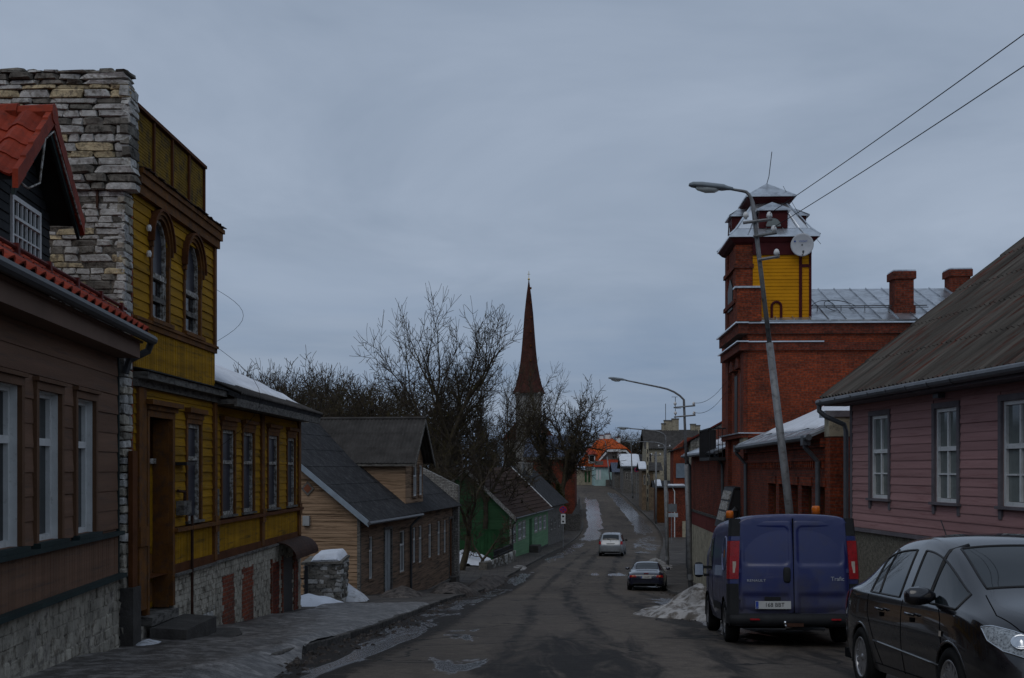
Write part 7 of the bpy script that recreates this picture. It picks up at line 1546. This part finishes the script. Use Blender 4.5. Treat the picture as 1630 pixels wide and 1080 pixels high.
for s in (-1, 1):
    mb = MB(); NX, NZ = 36, 60; Z0, Z1 = .50, 1.90
    for j in range(NZ + 1):
        z = Z0 + (Z1 - Z0) * j / NZ; xe = hwz(z) - .075
        for i in range(NX + 1):
            x = .006 + (xe - .006) * i / NX; dpt = -.022
            dpt += .016 * (1 - sm(-.03, .008, sdr(x, z, .395, 1.49, .345, .295, .09)))                # pressed upper field
            dpt += .020 * sm(.80, .74, z) * sm(.06, .1, x) * sm(xe - .03, xe - .08, x)                # step above the plate
            dpt += .014 * sm(.58, .53, z); dpt += .02 * (sm(.045, .0, x - .006) * .35 + sm(.04, 0, xe - x) * .6 + sm(.05, 0, Z1 - z) * .8 + sm(.03, 0, z - Z0) * .5)
            mb.v.append((s * x, ry(x, z) + dpt, z))
    for j in range(NZ):
        for i in range(NX): a = j * (NX + 1) + i; mb.f.append((a, a + 1, a + NX + 2, a + NX + 1) if s > 0 else (a, a + NX + 1, a + NX + 2, a + 1))
    dr_ = mb.build('rear_door', PBLU, van, True)
    for z in (.72, 1.12, 1.62): MB().box(s * (hwz(z) - .10), s * (hwz(z) - .02), ry(.85, z) - .035, ry(.85, z) + .02, z - .03, z + .03).build('door_hinge', PBLU, dr_)
    # tail lamp column: black pillar, lamp, blue stubs, plastic corner
    def col(z0, z1, out, mat, name, par=van):
        mb = MB(); n = 8
        for k in range(n + 1):
            z = z0 + (z1 - z0) * k / n; out_ = out + .018; xo = hwz(z) + .072 + out_; xi = hwz(z) - .062
            for x, y in ((xi, ry(.8, z) - .028 - out_), (xo - .03, ry(.9, z) - .022 - out_), (xo, ry(.9, z) + .03), (xo + .002, ry(.9, z) + .14), (xi, ry(.9, z) + .14)): mb.v.append((s * x, y, z))
        for k in range(n):
            for i in range(5): j = (i + 1) % 5; mb.f.append((k * 5 + i, k * 5 + j, k * 5 + 5 + j, k * 5 + 5 + i))
        mb.f += [tuple(range(5)), tuple(range(n * 5, n * 5 + 5))]; return mb.build(name, mat, par)
    col(1.64, 1.90, .0, PLAS, 'rear_pillar_trim'); col(1.57, 1.635, .002, PBLU, 'pillar_stub'); tl = col(1.0, 1.565, .012, TLR, 'tail_light'); col(.93, .995, .002, PBLU, 'pillar_stub'); col(.34, .925, .006, PLAS, 'bumper_corner')
    MB().box(s * .845, s * .895, ry(.8, 1.2) - .052, ry(.8, 1.2), 1.09, 1.26).build('reversing_lamp', TLC, tl)
    MB().box(s * .52, s * .66, -2.475, -2.44, .395, .42).build('bumper_reflector', TLR, van)
mb = MB(); sec_ = [(-2.30, .30), (-2.43, .315), (-2.465, .38), (-2.455, .455), (-2.40, .485), (-2.30, .49)]
xs2 = [-.95, -.90, -.5, 0, .5, .90, .95]
for x in xs2:
    for y, z in sec_: mb.v.append((x, y + .09 * max(0, (abs(x) - .5) / .45) ** 2, z))
for k in range(len(xs2) - 1):
    for i in range(5): mb.f.append((k * 6 + i, k * 6 + i + 1, k * 6 + 7 + i, k * 6 + 6 + i))
mb.f += [tuple(range(6)), tuple(range(36, 42))]; mb.build('rear_bumper', PLAS, van, True)
MB().box(-.006, .006, -2.372, -2.33, .50, 1.90).build('door_gap', SEAM, van)
hb = MB()
for k, (r, y) in enumerate(((1.0, -2.37), (1.0, -2.385), (.8, -2.395))):
    for i in range(20): a = 2 * math.pi * i / 20; hb.v.append((-.10 + .055 * r * math.copysign(abs(math.cos(a)) ** .5, math.cos(a)), y, 1.06 + .115 * r * math.copysign(abs(math.sin(a)) ** .6, math.sin(a))))
for k in range(2):
    for i in range(20): j = (i + 1) % 20; hb.f.append((k * 20 + i, k * 20 + j, k * 20 + 20 + j, k * 20 + 20 + i))
hb.f.append(tuple(range(40, 60))); hb.build('door_handle', PLAS, van, True)
plate(van, (-.31, -2.375, .615), .52, '168 BBT', .115)
MB().box(-.43, -.20, -2.385, -2.35, .685, .735).build('plate_lamp_housing', PLAS, van)
letters('RENAULT', .052, SILT, van, (-.55, -2.374, .975), (math.pi / 2, 0, -.02), 'lettering', 1.15, 1.1); letters('Trafic', .085, SILT, van, (.64, -2.365, 1.0), (math.pi / 2, 0, .05), 'lettering', 1.0)
MB().box(-.20, -.04, -2.31, -2.27, 1.895, 1.925).build('high_brake_light', TLR, van)
MB().box(-.13, .12, -2.45, -2.38, .30, .375).build('tow_bracket', RUST, van); MB().lathe([(0, -.03), (.02, -.025), (.028, 0), (.02, .025), (0, .03)], 12, Matrix.Translation((-.16, -2.52, .36))).tube([(-.16, -2.52, .34), (-.14, -2.50, .29), (0, -2.4, .29)], .018, 6).build('tow_ball', CHR, van, True); MB().tube([(.45, -2.35, .27), (.2, -2.3, .27), (-.1, -2.2, .27)], .03, 8).build('exhaust', GUTD, van)
for x, y in ((.52, -1.35), (-.62, .55)):
    bc = MB().lathe([(0, 1.93), (.075, 1.93), (.075, 1.99), (0, 1.99)], 16, Matrix.Translation((x, y, .005))).build('roof_beacon', PLAS, van); MB().lathe([(0, 1.99), (.068, 1.99), (.066, 2.09), (.055, 2.12), (0, 2.125)], 16, Matrix.Translation((x, y, .005))).build('beacon_lens', TLO, bc, True)
for s in (-1, 1):
    mb = MB().box(s * .94, s * 1.03, 1.10, 1.16, .98, 1.03).box(s * .94, s * 1.03, 1.10, 1.16, 1.12, 1.17); mb.build('mirror_arm', PLAS, van); mb = MB()
    for k, (y, r) in enumerate(((1.04, .92), (1.06, 1.), (1.14, .95), (1.2, .5))):
        for i in range(16): a = 2 * math.pi * i / 16; mb.v.append((s * (1.12 + .085 * r * math.copysign(abs(math.cos(a)) ** .6, math.cos(a))), y, 1.10 + .135 * r * math.copysign(abs(math.sin(a)) ** .6, math.sin(a))))
    for k in range(3):
        for i in range(16): j = (i + 1) % 16; mb.f.append((k * 16 + i, k * 16 + j, k * 16 + 16 + j, k * 16 + 16 + i))
    mb.f += [tuple(range(15, -1, -1)), tuple(range(48, 64))]; mr_ = mb.build('door_mirror', PLAS, van, True); MB().box(s * 1.05, s * 1.19, 1.03, 1.037, 1.01, 1.2).build('mirror_glass', CHR, mr_)
    D = (-s, 0, 0); seam(bv, [(s, .35, .45), (s, .33, 1.0), (s, .30, 1.7)], D, van); seam(bv, [(s, 1.25, .55), (s, 1.30, 1.0), (s, 1.1, 1.5)], D, van); seam(bv, [(s, -1.0, .5), (s, -1.0, 1.75)], D, van) if s > 0 else None
    patch(bv, [(s, .42, 1.12), (s, 1.22, 1.08), (s, 1.0, 1.62), (s, .42, 1.66)], D, CGL, van, 'door_window', .006); patch(bv, [(s, -.95, .60), (s, .3, .60), (s, .3, .48), (s, -.95, .48)], D, PLAS, van, 'side_moulding', .012)
    ring_ = [(s, -1.55 + .30 * math.cos(2 * math.pi * i / 20), 1.38 + .26 * math.sin(2 * math.pi * i / 20)) for i in range(21)]; seam(bv, ring_, D, van, .012, 'side_emblem_ring', M('faded_print', (.16, .18, .30), .5), .002, 2); patch(bv, [(s, -1.60, 1.32), (s, -1.48, 1.32), (s, -1.48, 1.44), (s, -1.60, 1.44)], D, TLO, van, 'side_emblem', .004, 2, 2)
patch(bv, [(-.72, 1.6, 1.2), (.72, 1.6, 1.2), (.64, 1.2, 1.8), (-.64, 1.2, 1.8)], (0, -1, -.3), CGL, van, 'windscreen', .006)

# --- navy roadster and silver hatchback, seen from behind
car = vehicle('parked_roadster', 'dark navy roadster parked at the right kerb beyond the snow heap', 5.95, 52.4, -.14)
RST = [(-2.0, .60, .55, .32, .45, .60, .44, .64, .65), (-1.93, .76, .70, .26, .46, .70, .56, .76, .775), (-1.6, .835, .775, .22, .48, .77, .60, .83, .85), (-1.05, .84, .79, .2, .48, .79, .58, .87, .90), (-.62, .84, .79, .2, .48, .78, .52, 1.16, 1.21), (-.1, .835, .78, .2, .48, .77, .53, 1.18, 1.23), (.25, .83, .77, .2, .48, .77, .53, 1.13, 1.18), (.75, .835, .77, .2, .48, .76, .58, .85, .88), (1.3, .82, .75, .22, .46, .72, .55, .78, .80), (1.75, .72, .64, .24, .42, .60, .46, .64, .66), (1.97, .5, .44, .3, .4, .5, .32, .53, .54)]
body, bv = shell(car, RST, [('side_window', [(4, 3), (5, 3), (6, 3)]), ('windscreen', [(6, 5), (6, 6)]), ('rear_window', [(3, 5), (3, 6)])], PNAV, (-1.12, 1.14), .285)
for ay in (-1.12, 1.14):
    for s in (-1, 1): wheel(car, s * .735, ay, .285, .19, s, 5)
B = (0, 1, 0)
for s in (-1, 1):
    patch(bv, [(s * .40, -2, .60), (s * .70, -2, .585), (s * .69, -2, .675), (s * .46, -2, .69)], B, TLR, car, 'tail_light', .012); patch(bv, [(s * .53, -2, .62), (s * .60, -2, .62), (s * .60, -2, .665), (s * .53, -2, .665)], B, TLO, car, 'indicator_lamp', .02, 2, 2)
    mb = MB()
    for k, (u, a) in enumerate(((0, .03), (.05, .06), (.16, .055), (.19, .02))):
        for i in range(8): w = 2 * math.pi * i / 8; mb.v.append((s * (.80 + u), .55 + a * .8 * math.cos(w), .88 + a * math.sin(w)))
    for k in range(3):
        for i in range(8): j = (i + 1) % 8; mb.f.append((k * 8 + i, k * 8 + j, k * 8 + 8 + j, k * 8 + 8 + i))
    mb.f += [tuple(range(7, -1, -1)), tuple(range(24, 32))]; mb.build('door_mirror', PNAV, car, True)
    seam(bv, [(s * .82, -1.95, .48), (s * .4, -2, .49), (0, -2, .49)], B, car, .006)
patch(bv, [(-.7, -2, .36), (.7, -2, .36), (.66, -2, .30), (-.66, -2, .30)], B, PLAS, car, 'rear_valance', .008)
plate(car, (0, -2.005, .60), .44, '115 HZT', .10, .0, .07); MB().lathe([(.02, 0), (.03, .0), (.03, .12), (.02, .12)], 10, Matrix.Translation((.42, -1.95, .27)) @ Matrix.Rotation(math.pi / 2, 4, 'X')).build('exhaust', CHR, car); MB().box(-.1, .1, -1.97, -1.90, .755, .775).build('high_brake_light', TLR, car)
car = vehicle('driving_hatchback', 'silver hatchback driving away down the dip in the street', 7.25, 86, -.15)
HST = [(-2.18, .68, .64, .30, .52, .72, .52, .76, .78), (-2.12, .80, .76, .26, .52, .86, .64, .92, .95), (-2.02, .865, .82, .24, .52, 1.02, .69, 1.08, 1.10), (-1.72, .88, .84, .22, .52, 1.03, .63, 1.52, 1.58), (-1.2, .88, .85, .22, .52, 1.02, .65, 1.58, 1.64), (-.1, .88, .85, .22, .52, .99, .65, 1.60, 1.66), (.55, .88, .85, .22, .52, .97, .64, 1.54, 1.60), (1.35, .88, .83, .22, .52, .94, .68, 1.04, 1.07), (1.8, .84, .76, .24, .5, .82, .6, .88, .91), (2.1, .66, .6, .28, .46, .64, .44, .68, .70), (2.18, .5, .46, .32, .46, .56, .34, .6, .61)]
body, bv = shell(car, HST, [('side_window', [(3, 3), (4, 3), (5, 3)]), ('quarter_window', [(6, 3)]), ('windscreen', [(6, 5), (6, 6)]), ('rear_window', [(2, 5), (2, 6)])], PSIL, (-1.3, 1.4), .31)
for ay in (-1.3, 1.4):
    for s in (-1, 1): wheel(car, s * .775, ay, .31, .195, s, 7)
for s in (-1, 1):
    patch(bv, [(s * .66, -2.1, .84), (s * .84, -2.1, .84), (s * .82, -2.1, 1.08), (s * .68, -2.1, 1.06)], B, TLR, car, 'tail_light', .02)
    MB().box(s * .86, s * 1.02, .80, .88, .98, 1.12).build('door_mirror', BLKM, car)
    patch(bv, [(s * .52, -2.2, .50), (s * .80, -2.2, .52), (s * .78, -2.2, .60), (s * .58, -2.2, .60)], B, PSIL, car, 'bumper_pod', .02)
patch(bv, [(-.7, -2.2, .36), (.7, -2.2, .36), (.62, -2.2, .30), (-.62, -2.2, .30)], B, PLAS, car, 'rear_valance', .01); patch(bv, [(-.3, -2.2, .905), (.3, -2.2, .905), (.3, -2.2, .93), (-.3, -2.2, .93)], B, BLKM, car, 'tailgate_trim', .02, 2, 2); MB().tube([(0, -2.12, 1.06), (-.02, -2.0, 1.15), (-.25, -1.95, 1.25)], .012, 5).build('rear_wiper', BLKM, car); MB().tube([(0, -1.5, 1.63), (0, -1.6, 1.8)], .008, 4).build('aerial', BLKM, car)
patch(bv, [(-.24, -2.2, .76), (.24, -2.2, .76), (.24, -2.2, .86), (-.24, -2.2, .86)], B, PWH, car, 'number_plate', .02, 2, 2)

# ------------------------------------------------------------------ person walking up the pavement
def person(X, d):
    o = link(bpy.data.objects.new('person', None)); o.location = (X, d, G(d) + KH + .004); tag(o, 'person in dark coat walking away on the right pavement carrying a white bag', 'person')
    me = bpy.data.meshes.new('body'); J = [(0, 0, .95, .15), (0, 0, 1.2, .17), (0, .02, 1.42, .15), (0, .02, 1.5, .06), (0, .03, 1.56, .065), (0, .03, 1.64, .095), (0, .03, 1.72, .08), (.2, 0, 1.40, .07), (.27, -.02, 1.12, .055), (.28, .05, .88, .045), (-.2, 0, 1.40, .07), (-.27, .02, 1.12, .055), (-.28, .0, .86, .045), (.1, 0, .85, .11), (.11, .1, .48, .075), (.11, .02, .08, .05), (.11, .16, .045, .045), (-.1, 0, .85, .11), (-.11, -.02, .48, .075), (-.11, -.2, .10, .05), (-.11, -.06, .045, .045)]
    E = [(0, 1), (1, 2), (2, 3), (3, 4), (4, 5), (5, 6), (2, 7), (7, 8), (8, 9), (2, 10), (10, 11), (11, 12), (0, 13), (13, 14), (14, 15), (15, 16), (0, 17), (17, 18), (18, 19), (19, 20)]
    me.from_pydata([j[:3] for j in J], E, []); b = link(bpy.data.objects.new('body', me), o); b.modifiers.new('skin', 'SKIN'); b.modifiers.new('sub', 'SUBSURF').levels = 1
    for i, s_ in enumerate(me.skin_vertices[0].data): s_.radius = (J[i][3], J[i][3]); s_.use_root = i == 0
    me.materials.append(M('dark_coat', (.012, .012, .015), .9, .2, 5))
    MB().lathe([(.17, 1.0), (.2, .9), (.24, .62), (.23, .62), (.19, .9)], 14).build('coat_skirt', MATS['dark_coat'], o, True); MB().lathe([(0, 1.78), (.08, 1.76), (.112, 1.68), (.11, 1.62), (.09, 1.6)], 12, Matrix.Translation((0, .03, 0))).build('hair', BLKM, o, True)
    bag = MB().slab([(-.12, 0, 0), (.12, 0, 0), (.15, 0, .26), (.10, 0, .34), (-.10, 0, .34), (-.15, 0, .26)], (0, .09, 0)).build('carrier_bag', M('white_plastic_bag', (.55, .56, .6), .5, .15, 8)); bag.location = (X + .34, d + .0, G(d) + KH + .50); tag(bag, 'white carrier bag in the right hand of the walking person', 'bag')
person(16.9, 128)

# ------------------------------------------------------------------ snow and slush
def heap(name, label, cx, cy, pts, hmax, mat, n=46, seed=0, zoff=0, lump=.5, cat='snow heap', group=None, step=.0):
    """heap over a stretched plan: pts = (rx, ry, yaw, power)"""
    rx, ry_, yaw, pw = pts; mb = MB(); m_ = n
    for j in range(m_ + 1):
        for i in range(m_ + 1):
            a, b_ = 2 * i / m_ - 1, 2 * j / m_ - 1; x = cx + a * rx * math.cos(yaw) - b_ * ry_ * math.sin(yaw); y = cy + a * rx * math.sin(yaw) + b_ * ry_ * math.cos(yaw)
            r = math.hypot(a, b_); ln = noise.noise(Vector((x * 1.1, y * .7, seed))) ; l2 = noise.noise(Vector((x * 3.1, y * 2.2, seed + 5))); l3 = noise.noise(Vector((x * 8, y * 6, seed + 9)))
            h = hmax * (max(0, 1 - r * (1 + .35 * ln)) ** pw) * (1 + lump * .9 * ln + lump * .45 * abs(l2)) + (.022 * l2 + .010 * l3) * min(1, max(0, (1.05 - r) * 4)); z = zoff - .05 + h + min(0, (1 - r)) * .3
            base = G(y); mb.v.append((x - cx, y - cy, base - G(cy) + z))
    for j in range(m_):
        for i in range(m_): a = j * (m_ + 1) + i; mb.f.append((a, a + 1, a + m_ + 2, a + m_ + 1))
    o = mb.build(name, mat, None, True); o.location = (cx, cy, G(cy)); tag(o, label, cat, group); return o
heap('snow_heap', 'big dirty grey snow heap in front of the blue van', 4.35, 26.8, (1.5, 2.5, .2, .66), .56, SNWD, 110, 1, .02, 1.0)
heap('snow_heap', 'long low heap of dirty snow along the kerb beyond the roadster', px(1043, 70), 70, (1.1, 8.0, -.12, .75), .55, SNWD, 50, 2, .02)
heap('snow_heap', 'black slush mound by the left kerb in front of the timber house', px(722, 45), 45, (1.0, 2.2, -.05, .7), .60, SNWB, 44, 3, .05)
heap('snow_heap', 'long ridge of black slush along the left kerb before the green cottage', px(775, 56), 56, (.75, 6.5, -.1, .7), .50, SNWB, 50, 4, .03)
heap('snow_heap', 'small dark slush lump on the pavement edge by the timber house corner', px(640, 38.5), 38.5, (.9, 1.4, 0, .7), .42, SNWB, 36, 5, .08)
heap('snow_heap', 'patch of clean white snow between the yellow house and the stone stub', px(492, 31.2), 31.2, (1.0, 1.5, 0, .6), .38, SNOW, 36, 6, .10, .3)
heap('snow_heap', 'mound of grey snow leaning on the stone wall stub', px(552, 34.2), 34.4, (.62, 1.2, 0, .6), .55, M('greyish_snow', (.52, .53, .55), .8, .2, 3, .6, 14, (.3, .29, .28), .4), 36, 7, .08, .3)
heap('snow_heap', 'snow lump at the foot of the stone steps', px(238, 16.6), 16.6, (.30, .55, 0, .6), .16, MATS['greyish_snow'], 24, 8, .12, .3)
heap('snow_heap', 'white snow in the yard beside the green fence', px(738, 74), 74, (1.6, 4.0, .1, .5), .75, SNOW, 36, 9, .25, .2)
heap('snow_heap', 'thin dirty snow rim at the left kerb before the green cottage', px(826, 70), 70, (.45, 2.2, -.1, .6), .22, SNWD, 30, 10, .03)
# trodden ice over the left footway, spilling over the kerb close to the camera
v, f = [], []; ny, nx_ = 130, 40
for j in range(ny + 1):
    y = 6 + 29 * j / ny; ov_ = .9 * sm(17.5, 13, y)
    for i in range(nx_ + 1):
        s = i / nx_; x = KL(y) - .02 + ov_ - s * (2.75 + ov_); q = x - KL(y); n1_ = noise.noise(Vector((x * .9, y * .5, 3.3))); n2_ = noise.noise(Vector((x * 3, y * 2, 7)))
        h = .052 + .06 * n1_ + .018 * n2_ + .010 * noise.noise(Vector((x * 9, y * 8, 1))); h -= .10 * sm(31, 35, y) + .08 * sm(.90, 1.0, s) + (.06 * sm(.08, .0, s) if ov_ < .05 else 0)
        if q > -.25 and ov_ > .01: h -= (KH + .10) * sm(-.25, ov_, q) * min(1, ov_ * 3)
        v.append((x, y, G(y) + KH + max(h, -.2)))
for j in range(ny):
    for i in range(nx_): a = j * (nx_ + 1) + i; f.append((a, a + nx_ + 1, a + nx_ + 2, a + 1))
o = mk('trodden_snow', v, f, ICE, None, True); tag(o, 'grey trodden ice covering the left footway', 'snow', kind='stuff')
# clods of dirty slush and grit along the gutters: far too many to count, one object
R_ = random.Random(3); mb = MB()
def clod(x, y, z, r):
    b = len(mb.v)
    for a in range(5):
        w = 6.283 * a / 5 + R_.uniform(-.3, .3); q = r * R_.uniform(.7, 1.2); mb.v.append((x + q * math.cos(w), y + q * 1.2 * math.sin(w), z - .02))
    for a in range(5):
        w = 6.283 * a / 5 + .4 + R_.uniform(-.3, .3); q = r * R_.uniform(.4, .75); mb.v.append((x + q * math.cos(w), y + q * 1.2 * math.sin(w), z + r * R_.uniform(.35, .8)))
    for a in range(5): c_ = (a + 1) % 5; mb.f.append((b + a, b + c_, b + 5 + c_, b + 5 + a))
    mb.f.append(tuple(b + 5 + a for a in range(5)))
for k in range(1500):
    y = 8 + 55 * R_.random() ** 1.4; x = KL(y) + abs(R_.gauss(0, .42)) - .05; clod(x, y, G(y) + .01, .012 + .05 * R_.random() ** 4)
for k in range(350):
    y = 20 + 60 * R_.random(); x = KR(y) - abs(R_.gauss(0, .35)); clod(x, y, G(y) + .01, .015 + .05 * R_.random() ** 3)
for k in range(160):
    y = 25.4 + R_.gauss(0, .8); clod(4.3 + R_.gauss(0, .7), y, G(y) + .04, .012 + .03 * R_.random() ** 3)
o = mb.build('slush_clods', SNWB); tag(o, 'scattered clods of black slush and grit along the kerbs', 'slush', kind='stuff')
